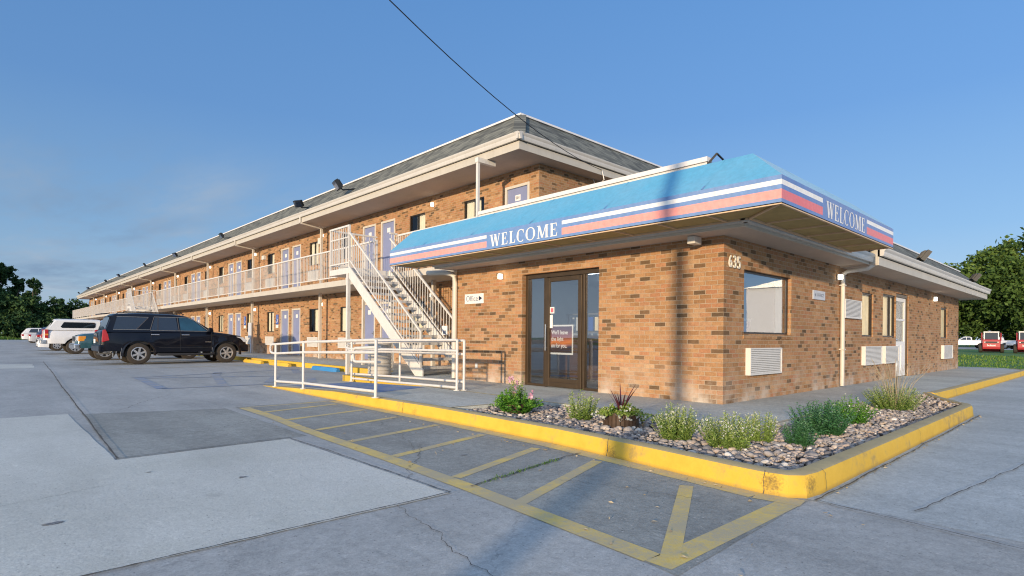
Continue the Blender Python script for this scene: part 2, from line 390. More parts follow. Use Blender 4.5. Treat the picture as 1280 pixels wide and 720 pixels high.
M['leaf_lime'] = attr_mat('lime_leaf', [(0.0, (0.07, 0.16, 0.02)), (0.6, (0.24, 0.34, 0.06)), (1.0, (0.46, 0.50, 0.16))], 0.6, 0.3)
M['petal_pink'] = attr_mat('pink_petal', [(0.0, (0.62, 0.28, 0.42)), (1.0, (0.78, 0.55, 0.62))], 0.6, 0.3)
M['petal_white'] = attr_mat('white_petal', [(0.0, (0.62, 0.62, 0.52)), (1.0, (0.8, 0.8, 0.74))], 0.6, 0.3)
M['spike'] = attr_mat('purple_blade', [(0.0, (0.055, 0.014, 0.02)), (1.0, (0.13, 0.035, 0.045))], 0.45, 0.15)
M['straw'] = attr_mat('dry_stalk', [(0.0, (0.30, 0.24, 0.15)), (1.0, (0.45, 0.38, 0.26))], 0.8)
M['planter'] = simple('planter_wood', (0.06, 0.035, 0.02), 0.7, 0.35, 9)
M['crown'] = attr_mat('tree_leaf', [(0.0, (0.025, 0.055, 0.012)), (0.5, (0.075, 0.135, 0.025)), (0.85, (0.15, 0.22, 0.045)), (1.0, (0.23, 0.28, 0.07))], 0.7, 0.2)
M['crown_dark'] = attr_mat('dark_tree_leaf', [(0.0, (0.010, 0.030, 0.011)), (0.6, (0.045, 0.095, 0.028)), (1.0, (0.12, 0.19, 0.05))], 0.7, 0.15)
M['bark'] = simple('bark', (0.10, 0.075, 0.055), 0.95, 0.35, 8, world=True)
M['grass_soil'] = ground_mat('grass_ground', (0.065, 0.15, 0.035), (0.14, 0.24, 0.055), 0.4, 0.7)
M['grass'] = attr_mat('grass_blade', [(0.0, (0.06, 0.14, 0.025)), (0.6, (0.13, 0.25, 0.045)), (1.0, (0.26, 0.32, 0.08))], 0.8, 0.35)
M['tyre'] = simple('tyre_rubber', (0.040, 0.032, 0.024), 0.85, 0.25, 12, world=False)
M['rim'] = simple('alloy_rim', (0.50, 0.50, 0.50), 0.35, 0.08, 8, metal=0.7, world=False)
M['car_glass'] = simple('tinted_glass', (0.012, 0.016, 0.022), 0.03, 0.1, 3, spec=1.0, world=False)
M['car_glass_clear'] = simple('light_tinted_glass', (0.015, 0.06, 0.10), 0.05, 0.25, 3, spec=0.6, world=False)
M['chrome'] = simple('chrome', (0.62, 0.62, 0.62), 0.2, 0.05, 5, metal=0.9, world=False)
M['plastic'] = simple('black_plastic', (0.022, 0.022, 0.023), 0.6, 0.15, 8, world=False)
M['tail_red'] = simple('tail_lamp_red', (0.42, 0.012, 0.015), 0.15, 0.15, 9, spec=0.8, world=False)
M['amber'] = simple('amber_lens', (0.75, 0.30, 0.04), 0.15, 0.1, 9, spec=0.8, world=False)
M['headlamp'] = simple('headlamp_lens', (0.55, 0.57, 0.6), 0.1, 0.1, 9, spec=0.9, world=False)
M['paint_navy'] = simple('navy_car_paint', (0.003, 0.004, 0.009), 0.35, 0.1, 3, coat=0.45, spec=0.15, world=False)
M['paint_white'] = simple('white_car_paint', (0.70, 0.70, 0.69), 0.3, 0.03, 2, dirt=0.12, coat=0.5, world=False)
M['paint_teal'] = simple('teal_car_paint', (0.010, 0.055, 0.070), 0.25, 0.08, 3, coat=0.8, world=False)
M['paint_red'] = simple('red_car_paint', (0.33, 0.02, 0.02), 0.3, 0.08, 3, coat=0.5, world=False)
M['paint_blue'] = simple('blue_car_paint', (0.04, 0.06, 0.13), 0.28, 0.08, 3, coat=0.6, world=False)
M['paint_silver'] = simple('silver_car_paint', (0.42, 0.43, 0.45), 0.3, 0.05, 3, coat=0.5, world=False)
M['loader_red'] = simple('loader_red', (0.36, 0.022, 0.03), 0.45, 0.1, 3, dirt=0.2, world=False)
M['poster'] = None

def poster_mat():
    m, nt, b = new_mat('sunset_poster')
    tc = N(nt, 'ShaderNodeTexCoord'); s = N(nt, 'ShaderNodeSeparateXYZ'); nt.links.new(wpos(nt), s.inputs[0])
    f = N(nt, 'ShaderNodeMapRange'); f.inputs[1].default_value = 0.72; f.inputs[2].default_value = 1.36; nt.links.new(s.outputs[2], f.inputs[0])
    n = noise(nt, wpos(nt), 5, 4)
    ff = math_(nt, 'ADD', f.outputs[0], math_(nt, 'MULTIPLY', math_(nt, 'SUBTRACT', n.outputs[0], 0.5), 0.25))
    r = ramp(nt, [(0.0, (0.01, 0.006, 0.008)), (0.30, (0.03, 0.012, 0.012)), (0.44, (0.60, 0.20, 0.05)), (0.6, (0.26, 0.07, 0.05)), (0.85, (0.10, 0.035, 0.05)), (1.0, (0.04, 0.02, 0.05))])
    nt.links.new(ff, r.inputs[0]); nt.links.new(r.outputs[0], b.inputs['Base Color']); b.inputs['Roughness'].default_value = 0.3
    nt.links.new(r.outputs[0], b.inputs['Emission Color']); b.inputs['Emission Strength'].default_value = 0.22  # own glow added to brighten the poster, which is no lamp
    return m
M['poster'] = poster_mat()

# ------------------------------------------------------------------ mesh builder
class MB:
    def __init__(self): self.v = []; self.f = []; self.m = []; self.s = []; self.mats = []
    def mi(self, m):
        if m not in self.mats: self.mats.append(m)
        return self.mats.index(m)
    def quad(self, pts, m, n=None, shade=0.5):
        pts = [Vector(p) for p in pts]
        if n is not None:
            nn = (pts[1] - pts[0]).cross(pts[2] - pts[0])
            if nn.dot(Vector(n)) < 0: pts.reverse()
        b = len(self.v); self.v += [tuple(p) for p in pts]
        self.f.append(tuple(range(b, b + len(pts)))); self.m.append(self.mi(m)); self.s.append(shade)
    def box(self, x0, x1, y0, y1, z0, z1, m, shade=0.5, mtx=None):
        x0, x1 = sorted((x0, x1)); y0, y1 = sorted((y0, y1)); z0, z1 = sorted((z0, z1))
        c = [Vector(p) for p in ((x0, y0, z0), (x1, y0, z0), (x1, y1, z0), (x0, y1, z0), (x0, y0, z1), (x1, y0, z1), (x1, y1, z1), (x0, y1, z1))]
        if mtx is not None: c = [mtx @ p for p in c]
        b = len(self.v); self.v += [tuple(p) for p in c]
        for q in ((0, 3, 2, 1), (4, 5, 6, 7), (0, 1, 5, 4), (1, 2, 6, 5), (2, 3, 7, 6), (3, 0, 4, 7)):
            self.f.append(tuple(b + i for i in q)); self.m.append(self.mi(m)); self.s.append(shade)
    def bar(self, p0, p1, w, h, m, up=(0, 0, 1)):
        """box beam from p0 to p1"""
        p0 = Vector(p0); p1 = Vector(p1); d = p1 - p0; L = d.length
        if L < 1e-6: return
        d.normalize(); u = Vector(up)
        if abs(d.dot(u)) > 0.98: u = Vector((1, 0, 0))
        r = d.cross(u).normalized(); u = r.cross(d).normalized()
        mt = Matrix((( *d, ), ( *r, ), ( *u, ))).transposed().to_4x4(); mt.translation = p0
        self.box(0, L, -w / 2, w / 2, -h / 2, h / 2, m, mtx=mt)
    def tube(self, pts, r, m, n=8, r1=None, cap=True, shade=0.5):
        pts = [Vector(p) for p in pts]; rings = []
        k = len(pts)
        ref = Vector((0, 0, 1))
        for i, p in enumerate(pts):
            d = (pts[min(i + 1, k - 1)] - pts[max(i - 1, 0)])
            if d.length < 1e-9: d = Vector((0, 0, 1))
            d.normalize()
            u = ref if abs(d.dot(ref)) < 0.95 else Vector((1, 0, 0))
            a = d.cross(u).normalized(); bb = d.cross(a).normalized()
            rr = r if r1 is None else r + (r1 - r) * i / max(1, k - 1)
            b = len(self.v)
            for j in range(n):
                t = 2 * pi * j / n
                self.v.append(tuple(p + a * (rr * cos(t)) + bb * (rr * sin(t))))
            rings.append(b)
        mi = self.mi(m)
        for i in range(k - 1):
            for j in range(n):
                j2 = (j + 1) % n
                self.f.append((rings[i] + j, rings[i] + j2, rings[i + 1] + j2, rings[i + 1] + j)); self.m.append(mi); self.s.append(shade)
        if cap:
            self.f.append(tuple(rings[0] + j for j in range(n))); self.m.append(mi); self.s.append(shade)
            self.f.append(tuple(rings[-1] + j for j in reversed(range(n)))); self.m.append(mi); self.s.append(shade)
    def prism(self, poly, axis, a0, a1, m, shade=0.5):
        """extrude a 2-D polygon along axis 'x','y' or 'z'"""
        def P(p, a):
            return {'x': (a, p[0], p[1]), 'y': (p[0], a, p[1]), 'z': (p[0], p[1], a)}[axis]
        b = len(self.v); n = len(poly)
        self.v += [P(p, a0) for p in poly] + [P(p, a1) for p in poly]
        mi = self.mi(m)
        self.f.append(tuple(range(b + n - 1, b - 1, -1))); self.f.append(tuple(range(b + n, b + 2 * n)))
        self.m += [mi, mi]; self.s += [shade, shade]
        for i in range(n):
            j = (i + 1) % n
            self.f.append((b + i, b + j, b + n + j, b + n + i)); self.m.append(mi); self.s.append(shade)
    def lathe(self, prof, m, n=24, axis='z', c=(0, 0, 0)):
        b = len(self.v); k = len(prof)
        for j in range(n):
            t = 2 * pi * j / n
            for (r, h) in prof:
                p = {'z': (r * cos(t), r * sin(t), h), 'y': (r * cos(t), h, r * sin(t))}[axis]
                self.v.append((p[0] + c[0], p[1] + c[1], p[2] + c[2]))
        mi = self.mi(m)
        for j in range(n):
            j2 = (j + 1) % n
            for i in range(k - 1):
                self.f.append((b + j * k + i, b + j2 * k + i, b + j2 * k + i + 1, b + j * k + i + 1)); self.m.append(mi); self.s.append(0.5)
    def rings(self, rings, m, closed=False, caps=True):
        b = len(self.v); n = len(rings[0]); mi = self.mi(m)
        for r in rings: self.v += [tuple(p) for p in r]
        for i in range(len(rings) - 1):
            for j in range(n if closed else n - 1):
                j2 = (j + 1) % n
                self.f.append((b + i * n + j, b + i * n + j2, b + (i + 1) * n + j2, b + (i + 1) * n + j)); self.m.append(mi); self.s.append(0.5)
        if caps:
            self.f.append(tuple(b + j for j in range(n))); self.m.append(mi); self.s.append(0.5)
            q = b + (len(rings) - 1) * n
            self.f.append(tuple(q + j for j in reversed(range(n)))); self.m.append(mi); self.s.append(0.5)
    def mesh(self, name, origin=(0, 0, 0), smooth=None, recalc=False, shade=False):
        me = bpy.data.meshes.new(name)
        ox, oy, oz = origin
        me.from_pydata([(x - ox, y - oy, z - oz) for (x, y, z) in self.v], [], self.f)
        for m in self.mats: me.materials.append(m)
        me.polygons.foreach_set('material_index', self.m)
        if shade:
            at = me.attributes.new('shade', 'FLOAT', 'FACE'); at.data.foreach_set('value', self.s)
        if recalc:
            bm = bmesh.new(); bm.from_mesh(me); bmesh.ops.recalc_face_normals(bm, faces=bm.faces); bm.to_mesh(me); bm.free()
        if smooth is not None:
            me.polygons.foreach_set('use_smooth', [True] * len(me.polygons))
            if smooth < 180: me.set_sharp_from_angle(angle=radians(smooth))
        me.update()
        return me

def link(name, me, parent=None, loc=(0, 0, 0), rz=0.0):
    o = bpy.data.objects.new(name, me); COL.objects.link(o)
    o.location = loc; o.rotation_euler = (0, 0, rz)
    if parent is not None: o.parent = parent
    return o

def org(parent):
    if parent is None: return (0, 0, 0)
    p = Vector(parent.location)
    if parent.parent is not None: p = p + Vector(org(parent.parent))
    return tuple(p)

def part(mb, name, parent=None, smooth=None, bevel=0.0, seg=2, recalc=False, shade=False, local=False):
    """world-space builder -> one object (child of parent, whose rotation is zero), or local=True"""
    o_ = (0, 0, 0) if local else org(parent)
    me = mb.mesh(name, o_, smooth, recalc, shade)
    o = link(name, me, parent)
    if bevel:
        md = o.modifiers.new('bevel', 'BEVEL'); md.width = bevel; md.segments = seg; md.limit_method = 'ANGLE'; md.angle_limit = radians(40)
    return o

def tag(o, label=None, cat=None, group=None, kind=None):
    if label: o['label'] = label
    if cat: o['category'] = cat
    if group: o['group'] = group
    if kind: o['kind'] = kind
    return o

def thing(name, loc, label, cat, group=None, rz=0.0):
    o = bpy.data.objects.new(name, None); COL.objects.link(o)
    o.location = loc; o.rotation_euler = (0, 0, rz); o.empty_display_size = 0.3
    return tag(o, label, cat, group)

def kids(o): return [c for c in bpy.data.objects if c.parent == o]

def copy_tree(o, parent=None):
    c = o.copy(); COL.objects.link(c); c.parent = parent
    for ch in kids(o): copy_tree(ch, c)
    return c

def struct(mb, name, **kw):
    o = part(mb, name, **kw); o['kind'] = 'structure'; return o

def text_mesh(txt, size, depth=0.002, bold=0.0, shear=0.0, spacing=1.0):
    cu = bpy.data.curves.new('lettering', 'FONT'); cu.body = txt; cu.size = size; cu.extrude = depth
    cu.align_x = 'CENTER'; cu.align_y = 'CENTER'; cu.offset = bold; cu.shear = shear; cu.space_character = spacing
    ob = bpy.data.objects.new('lettering', cu); COL.objects.link(ob)
    dg = bpy.context.evaluated_depsgraph_get()
    me = bpy.data.meshes.new_from_object(ob.evaluated_get(dg))
    bpy.data.objects.remove(ob); bpy.data.curves.remove(cu)
    return me

def text(name, txt, size, mat, parent, pos, facing, width=None, **kw):
    """lettering on a wall that faces -X ('x') or -Y ('y'); pos is the world centre"""
    me = text_mesh(txt, size, **kw)
    xs = [v.co.x for v in me.vertices]; w = max(xs) - min(xs)
    sx = (width / w) if width else 1.0
    for v in me.vertices:
        x, y, z = v.co.x * sx, v.co.y, v.co.z
        v.co = Vector((-z, -x, y)) if facing == 'x' else Vector((x, -z, y))
    me.materials.clear(); me.materials.append(mat)
    o_ = org(parent)
    return link(name, me, parent, tuple(pos[i] - o_[i] for i in range(3)))

# ------------------------------------------------------------------ camera and light
R_, FX_, FY_ = radians(0.5192), 0.6820262, 0.7313277
fw = Vector((FX_, FY_, 0)); rt0 = Vector((FY_, -FX_, 0)); up0 = Vector((0, 0, 1))
rt = cos(R_) * rt0 + sin(R_) * up0; up = -sin(R_) * rt0 + cos(R_) * up0
cam = bpy.data.cameras.new('camera'); co = bpy.data.objects.new('camera', cam); COL.objects.link(co)
mt = Matrix((rt, up, -fw)).transposed().to_4x4(); mt.translation = Vector((-7.8875, -3.9578, 1.10))
co.matrix_world = mt
cam.sensor_width = 36; cam.lens = 713.36 / 1280 * 36
cam.shift_x = 0.0004; cam.shift_y = 61.4 / 1280
cam.clip_end = 3000; cam.clip_start = 0.05
SC.camera = co

SUN_EL = radians(7.6); SUN_H = Vector((0.92, 0.395, 0)).normalized()   # direction the light travels
sd = bpy.data.lights.new('sun', 'SUN'); so = bpy.data.objects.new('sun', sd); COL.objects.link(so)
sd.energy = 5.0; sd.angle = radians(1.0); sd.color = (1.0, 0.77, 0.51)
ldir = Vector((SUN_H.x * cos(SUN_EL), SUN_H.y * cos(SUN_EL), -sin(SUN_EL)))
so.rotation_euler = ldir.to_track_quat('-Z', 'Y').to_euler()
so.location = (-20, -15, 20)

w = bpy.data.worlds.new('World'); SC.world = w; w.use_nodes = True
nt = w.node_tree; nt.nodes.clear()
wo = N(nt, 'ShaderNodeOutputWorld'); bg = N(nt, 'ShaderNodeBackground')
sky = N(nt, 'ShaderNodeTexSky', sky_type='NISHITA'); sky.sun_disc = False
sky.sun_elevation = SUN_EL
sky.sun_rotation = atan2(-SUN_H.x, -SUN_H.y)
sky.air_density = 1.0; sky.dust_density = 0.4; sky.ozone_density = 2.0; sky.altitude = 300
# thin evening clouds low in the sky
tc = N(nt, 'ShaderNodeTexCoord'); g = tc.outputs['Generated']
s3 = N(nt, 'ShaderNodeSeparateXYZ'); nt.links.new(g, s3.inputs[0])
zc = math_(nt, 'MAXIMUM', s3.outputs[2], 0.03)
cb = N(nt, 'ShaderNodeCombineXYZ')
nt.links.new(math_(nt, 'DIVIDE', s3.outputs[0], zc), cb.inputs[0]); nt.links.new(math_(nt, 'DIVIDE', s3.outputs[1], zc), cb.inputs[1])
mpc = N(nt, 'ShaderNodeMapping'); mpc.inputs['Scale'].default_value = (0.55, 0.16, 1); mpc.inputs['Rotation'].default_value = (0, 0, radians(38))
nt.links.new(cb.outputs[0], mpc.inputs[0])
cn = noise(nt, mpc.outputs[0], 1.5, 9, 0.62)
cr = ramp(nt, [(0.43, 0.0), (0.62, 1.0)]); nt.links.new(cn.outputs[0], cr.inputs[0])
# only over the far left of the lot (towards +Y, -X), low down
dl = N(nt, 'ShaderNodeVectorMath', operation='DOT_PRODUCT'); dl.inputs[1].default_value = (0.06, 0.998, 0); nt.links.new(g, dl.inputs[0])
dm = N(nt, 'ShaderNodeMapRange'); dm.inputs[1].default_value = 0.86; dm.inputs[2].default_value = 0.985; nt.links.new(dl.outputs['Value'], dm.inputs[0])
hm = ramp(nt, [(0.0, 0.5), (0.07, 0.9), (0.22, 0.9), (0.30, 0.0)]); nt.links.new(s3.outputs[2], hm.inputs[0])
cf = math_(nt, 'MULTIPLY', math_(nt, 'MULTIPLY', cr.outputs[0], dm.outputs[0]), math_(nt, 'MULTIPLY', hm.outputs[0], 0.85))
# evening haze: the Nishita sky is evened out towards clear blue with a paler band at the horizon
grad = ramp(nt, [(0.0, (3.1, 3.9, 4.9)), (0.06, (2.55, 3.70, 4.95)), (0.16, (1.70, 3.10, 5.0)), (0.34, (1.02, 2.28, 4.62)), (0.6, (0.70, 1.85, 4.15)), (1.0, (1.5, 2.2, 3.6))])
nt.links.new(s3.outputs[2], grad.inputs[0])
side = N(nt, 'ShaderNodeVectorMath', operation='DOT_PRODUCT'); side.inputs[1].default_value = (0.73, -0.68, 0); nt.links.new(g, side.inputs[0])
sm = N(nt, 'ShaderNodeMapRange'); sm.inputs[1].default_value = -1.0; sm.inputs[2].default_value = 1.0; sm.inputs[3].default_value = 0.80; sm.inputs[4].default_value = 1.22
nt.links.new(side.outputs['Value'], sm.inputs[0])
gsc = N(nt, 'ShaderNodeVectorMath', operation='SCALE'); nt.links.new(grad.outputs[0], gsc.inputs[0]); nt.links.new(sm.outputs[0], gsc.inputs['Scale'])
skyc = mixc(nt, 0.94, sky.outputs[0], gsc.outputs[0])
# fill light added to the unseen sky on the sun's side (behind the photographer)
gl_ = N(nt, 'ShaderNodeVectorMath', operation='DOT_PRODUCT'); gl_.inputs[1].default_value = (-SUN_H.x, -SUN_H.y, 0.25); nt.links.new(g, gl_.inputs[0])
gm_ = N(nt, 'ShaderNodeMapRange'); gm_.inputs[1].default_value = -0.05; gm_.inputs[2].default_value = 0.9; gm_.inputs[3].default_value = 0.0; gm_.inputs[4].default_value = 1.0
nt.links.new(gl_.outputs['Value'], gm_.inputs[0])
glow = N(nt, 'ShaderNodeVectorMath', operation='SCALE'); glow.inputs[0].default_value = (3.9, 4.1, 4.3); nt.links.new(gm_.outputs[0], glow.inputs['Scale'])
skyc = mixc(nt, 1.0, skyc, glow.outputs[0], 'ADD')
CLOUD = (2.6, 3.0, 3.9)
cn2 = noise(nt, mpc.outputs[0], 0.9, 4, 0.5)
ccol = ramp(nt, [(0.42, (1.45, 2.15, 3.2)), (0.58, (2.75, 3.35, 4.1))]); nt.links.new(cn2.outputs[0], ccol.inputs[0])
skyc = mixc(nt, cf, skyc, ccol.outputs[0])
nt.links.new(skyc, bg.inputs[0]); bg.inputs[1].default_value = 0.15
nt.links.new(bg.outputs[0], wo.inputs[0])
SC.view_settings.view_transform = 'Standard'; SC.view_settings.look = 'None'; SC.view_settings.exposure = 0; SC.view_settings.gamma = 1
SC.cycles.max_bounces = 8; SC.cycles.transparent_max_bounces = 12
SC.cycles.use_denoising = True
SC.cycles.filter_width = 1.15

# ------------------------------------------------------------------ ground, lot, walkway
def ragged(poly, amp, step=0.16):
    r = random.Random(len(poly) * 7 + int(poly[0][0] * 10)); out = []
    for i in range(len(poly)):
        a, b = Vector(poly[i]), Vector(poly[(i + 1) % len(poly)]); n = max(1, int((b - a).length / step)); t = Vector((-(b - a).y, (b - a).x)).normalized(); o = 0
        for k in range(n):
            o = o * 0.8 + r.uniform(-amp, amp); p = a.lerp(b, k / n) + t * (o if k else 0); out.append((p.x, p.y))
    return out
def sheet(name, poly, z, m, kind='structure', rag=0.0):
    if rag: poly = ragged(poly, rag)
    mb = MB(); mb.quad([(x, y, z) for x, y in poly], m, (0, 0, 1))
    o = part(mb, name); o['kind'] = kind; return o

sheet('ground', [(-900, -900), (900, -900), (900, 900), (-900, 900)], -0.02, M['grass_soil'])
sheet('parking_lot', [(-60, -60), (3.5, -60), (3.5, -2.40), (-3.5, -2.40), (-3.3, 4.0), (0.4, 4.0), (0.4, 97), (24, 97), (24, 112), (-60, 112)], 0.0, M['lot'])
sheet('driveway', [(-3.7, -60), (60, -60), (60, -3.0), (19.5, -1.62), (4.6, -1.5), (2.9, -2.4), (-3.7, -2.4)], 0.0012, M['drive'])
sheet('pavement_patch', [(-6.985, 2.04), (-5.26, 2.12), (-5.2, 5.15), (-6.86, 5.7)], 0.0014, M['dark_asphalt'], rag=0.004)
sheet('pavement_patch', [(-5.28, -0.72), (-5.05, 5.2), (-3.38, 5.2), (-3.30, 2.1), (-3.62, -0.8), (-3.80, -2.12), (-3.7, -2.5), (-5.52, -2.56)], 0.0026, M['dark_asphalt'], rag=0.004)
sheet('concrete_patch', [(-13.0, -0.79), (-5.47, -0.745), (-5.475, 2.08), (-7.02, 2.0), (-7.0, 5.8), (-13.5, 6.0)], 0.0028, M['pale_concrete'], rag=0.005)
sheet('concrete_patch', [(-12.0, 9.3), (-7.75, 9.0), (-7.7, 9.9), (-12, 10.3)], 0.0020, M['pale_concrete'], rag=0.02)
sheet('concrete_patch', [(-12.0, 19.8), (-6.65, 19.2), (-6.5, 22.2), (-12, 22.9)], 0.0020, M['pale_concrete'], rag=0.02)

def wobble(a, b, w, z, m, name, n=60, amp=0.005, kind='structure', seed=0):
    """thin irregular joint or crack between two points"""
    r = random.Random(seed); mb = MB(); a = Vector((*a, z)); b = Vector((*b, z)); d = (b - a); t = Vector((-d.y, d.x, 0)).normalized()
    pr = None; off = 0; z = a.z
    for i in range(n + 1):
        off += r.uniform(-amp, amp); off *= 0.9
        p = a + d * i / n + t * off; ww = w * r.uniform(0.5, 1.4)
        cur = (p + t * ww / 2, p - t * ww / 2)
        if pr: mb.quad([pr[0], pr[1], cur[1], cur[0]], m, (0, 0, 1))
        pr = cur
    o = part(mb, name); o['kind'] = kind; return o
wobble((-7.0, 2.02), (-6.1, 24.0), 0.016, 0.012, M['joint'], 'pavement_joint', 120, seed=1)
wobble((-5.25, -0.72), (-3.72, -0.46), 0.014, 0.012, M['joint'], 'pavement_joint', 50, 0.012, seed=2)
wobble((-7.02, 2.03), (-5.47, 2.1), 0.012, 0.012, M['joint'], 'pavement_joint', 50, seed=3)
wobble((-5.47, 2.1), (-5.46, -0.74), 0.011, 0.012, M['joint'], 'pavement_joint', 60, 0.006, seed=4)
wobble((-9.5, -0.79), (-5.46, -0.745), 0.011, 0.012, M['joint'], 'pavement_joint', 90, 0.005, seed=5)
wobble((-3.72, -2.56), (-4.3, -6.5), 0.009, 0.012, M['joint'], 'pavement_joint', 90, 0.007, seed=6)
wobble((-3.72, -2.53), (2.95, -2.53), 0.013, 0.012, M['joint'], 'pavement_joint', 120, 0.006, seed=8)
wobble((-3.5, -3.05), (3.5, -3.9), 0.008, 0.012, M['joint'], 'pavement_joint', 90, 0.012, seed=9)
# hairline cracks that branch off the joints, and oil stains
for i, (a, b, w_) in enumerate((((-5.47, -0.2), (-4.6, 0.9), .006), ((-4.9, 0.5), (-4.4, 1.7), .004), ((-5.9, -0.75), (-6.3, -2.6), .006), ((-6.2, -2.1), (-5.6, -3.0), .004), ((-3.9, -4.2), (-2.6, -4.7), .005), ((-4.4, 2.2), (-3.6, 2.9), .005), ((-1.0, -3.4), (-0.3, -5.2), .005), ((-6.4, 5.9), (-5.3, 8.0), .009), ((-5.7, 7.3), (-4.2, 7.9), .006), ((-6.3, 3.0), (-5.3, 3.6), .006), ((-9.6, 0.2), (-7.2, 1.1), .004), ((-4.6, -1.0), (-4.3, -2.0), .004))):
    wobble(a, b, w_ * 0.7, 0.0056, M['joint'], 'pavement_crack', 60, 0.02, seed=40 + i)
for i, (x, y, s_) in enumerate(((-7.57, 0.24, .028), (-6.4, 0.66, .022), (-6.9, 1.3, .012), (-4.6, 0.2, .02), (-2.2, -3.6, .03))):
    r = random.Random(500 + i); mb = MB(); n = 26
    mb.quad([(x + s_ * (1 + .5 * r.uniform(-1, 1)) * 1.5 * cos(2 * pi * k / n), y + s_ * (1 + .4 * r.uniform(-1, 1)) * sin(2 * pi * k / n), 0.0052) for k in range(n)], M['oil'], (0, 0, 1))
    struct(mb, 'oil_stain')
# weeds in the crack by the hatching
rg = random.Random(5); mb = MB()
for i in range(130):
    t = rg.random() ** 0.8; x = -5.2 + 1.1 * t; y = -0.715 + 0.18 * t + rg.gauss(0, 0.012)
    for k in range(2):
        a = rg.uniform(0, 2 * pi); h = rg.uniform(0.008, 0.03); q = rg.uniform(0.006, 0.016)
        mb.quad([(x, y, 0.008), (x + q * cos(a), y + q * sin(a), 0.008 + h * .6), (x + 1.6 * q * cos(a + .5), y + 1.6 * q * sin(a + .5), 0.008 + h)], M['grass'], shade=rg.random() * .8)
o = part(mb, 'weeds', shade=True); o['kind'] = 'stuff'; o['label'] = 'low green weeds growing in the pavement crack'

# painted hatching
def stripe(mb, a, b, w, z, m):
    a = Vector((*a, z)); b = Vector((*b, z)); t = Vector((-(b - a).y, (b - a).x, 0)).normalized() * w / 2
    mb.quad([a + t, b + t, b - t, a - t], m, (0, 0, 1))
mb = MB()
Z1 = 0.0042
outer = [(-4.97, 5.05), (-5.0, 3.84), (-5.09, 2.84), (-5.14, 1.94), (-5.19, 0.6), (-5.27, -0.72), (-5.42, -2.36)]
for i in range(6): stripe(mb, outer[i], outer[i + 1], 0.145, Z1, M['yellow'])
stripe(mb, (-5.48, -2.43), (-3.86, -2.43), 0.145, Z1, M['yellow'])
inner = [(-3.55, 5.05), (-3.555, 2.4), (-3.64, 0.0), (-3.765, -1.2), (-3.89, -2.2), (-3.85, -2.5)]
for i in range(5): stripe(mb, inner[i], inner[i + 1], 0.17, Z1 + 0.0004 * (i % 2) + (0.0012 if i == 4 else 0.0004), M['yellow'])
stripe(mb, (-4.90, 5.05), (-3.66, 5.07), 0.09, Z1, M['old_yellow'])
for a, b in (((-4.92, 4.35), (-3.7, 4.63)), ((-4.96, 3.42), (-3.7, 3.72)), ((-5.02, 2.42), (-3.72, 2.76)), ((-5.08, 1.5), (-3.72, 1.84)), ((-5.12, 0.57), (-3.74, 0.94)), ((-5.17, -0.42), (-3.85, 0.0)), ((-5.27, -1.24), (-3.86, -0.77)), ((-5.36, -2.42), (-4.02, -1.74))):
    stripe(mb, a, b, 0.10, Z1 + 0.0008, M['yellow'])
struct(mb, 'hatched_road_markings')
mb = MB()
for a, b in (((-5.2, 9.2), (-2.2, 9.0)), ((-5.0, 12.6), (-2.1, 11.55)), ((-3.0, 9.5), (-2.06, 11.5)), ((-2.2, 8.95), (-1.6, 10.4)), ((-4.1, 9.0), (-3.3, 12.4)), ((-1.2, 12.2), (-0.5, 14.2)), ((-3.4, 12.2), (-2.8, 14.0)), ((-5.1, 12.9), (-0.3, 14.3)), ((-5.2, 9.2), (-5.0, 12.6))):
    stripe(mb, a, b, 0.20, Z1 + 0.0003 * (hash(a) % 5), M['blue_paint'])
struct(mb, 'blue_road_markings')
mb = MB()
for k in range(8):
    y = 17.4 + k * 2.75
    stripe(mb, (-5.3, y), (-0.4, y), 0.09, Z1, M['old_yellow'])
struct(mb, 'stall_road_markings')

# walkway (one slab with a raised edge), ramp, blue landing
K = 0.15
walk = [(-3.30, 5.0), (-3.28, 2.16), (-1.78, 2.05), (-1.78, -1.29), (3.0, -1.29), (4.62, -1.56), (17.9, -1.66), (19.0, -1.0), (19.0, 6.4), (2.0, 6.6), (3.2, 7.0), (3.2, 96), (0.25, 96), (0.25, 9.6), (-0.3, 9.0), (-1.48, 8.86), (-1.70, 5.0)]
bm_ = MB(); bm_.prism([(x, y) for x, y in walk], 'z', -0.05, K, M['walk']); struct(bm_, 'walkway')
mb = MB()
mb.quad([(-3.30, 5.0, K), (-1.70, 5.0, K), (-1.48, 8.86, 0.006), (-3.32, 8.7, 0.006)], M['walk'], (0, 0, 1))
struct(mb, 'ramp')
mb = MB()
mb.quad([(-3.1, 4.55, K + 0.003), (-1.80, 4.9, K + 0.003), (-1.80, 5.0, K + 0.003), (-3.1, 5.0, K + 0.003)], M['blue_ramp'], (0, 0, 1))
mb.quad([(-3.1, 5.0, K + 0.003), (-1.80, 5.0, K + 0.003), (-1.66, 8.0, 0.043), (-3.1, 8.0, 0.040)], M['blue_ramp'], (0, 0, 1))
struct(mb, 'ramp_paint')
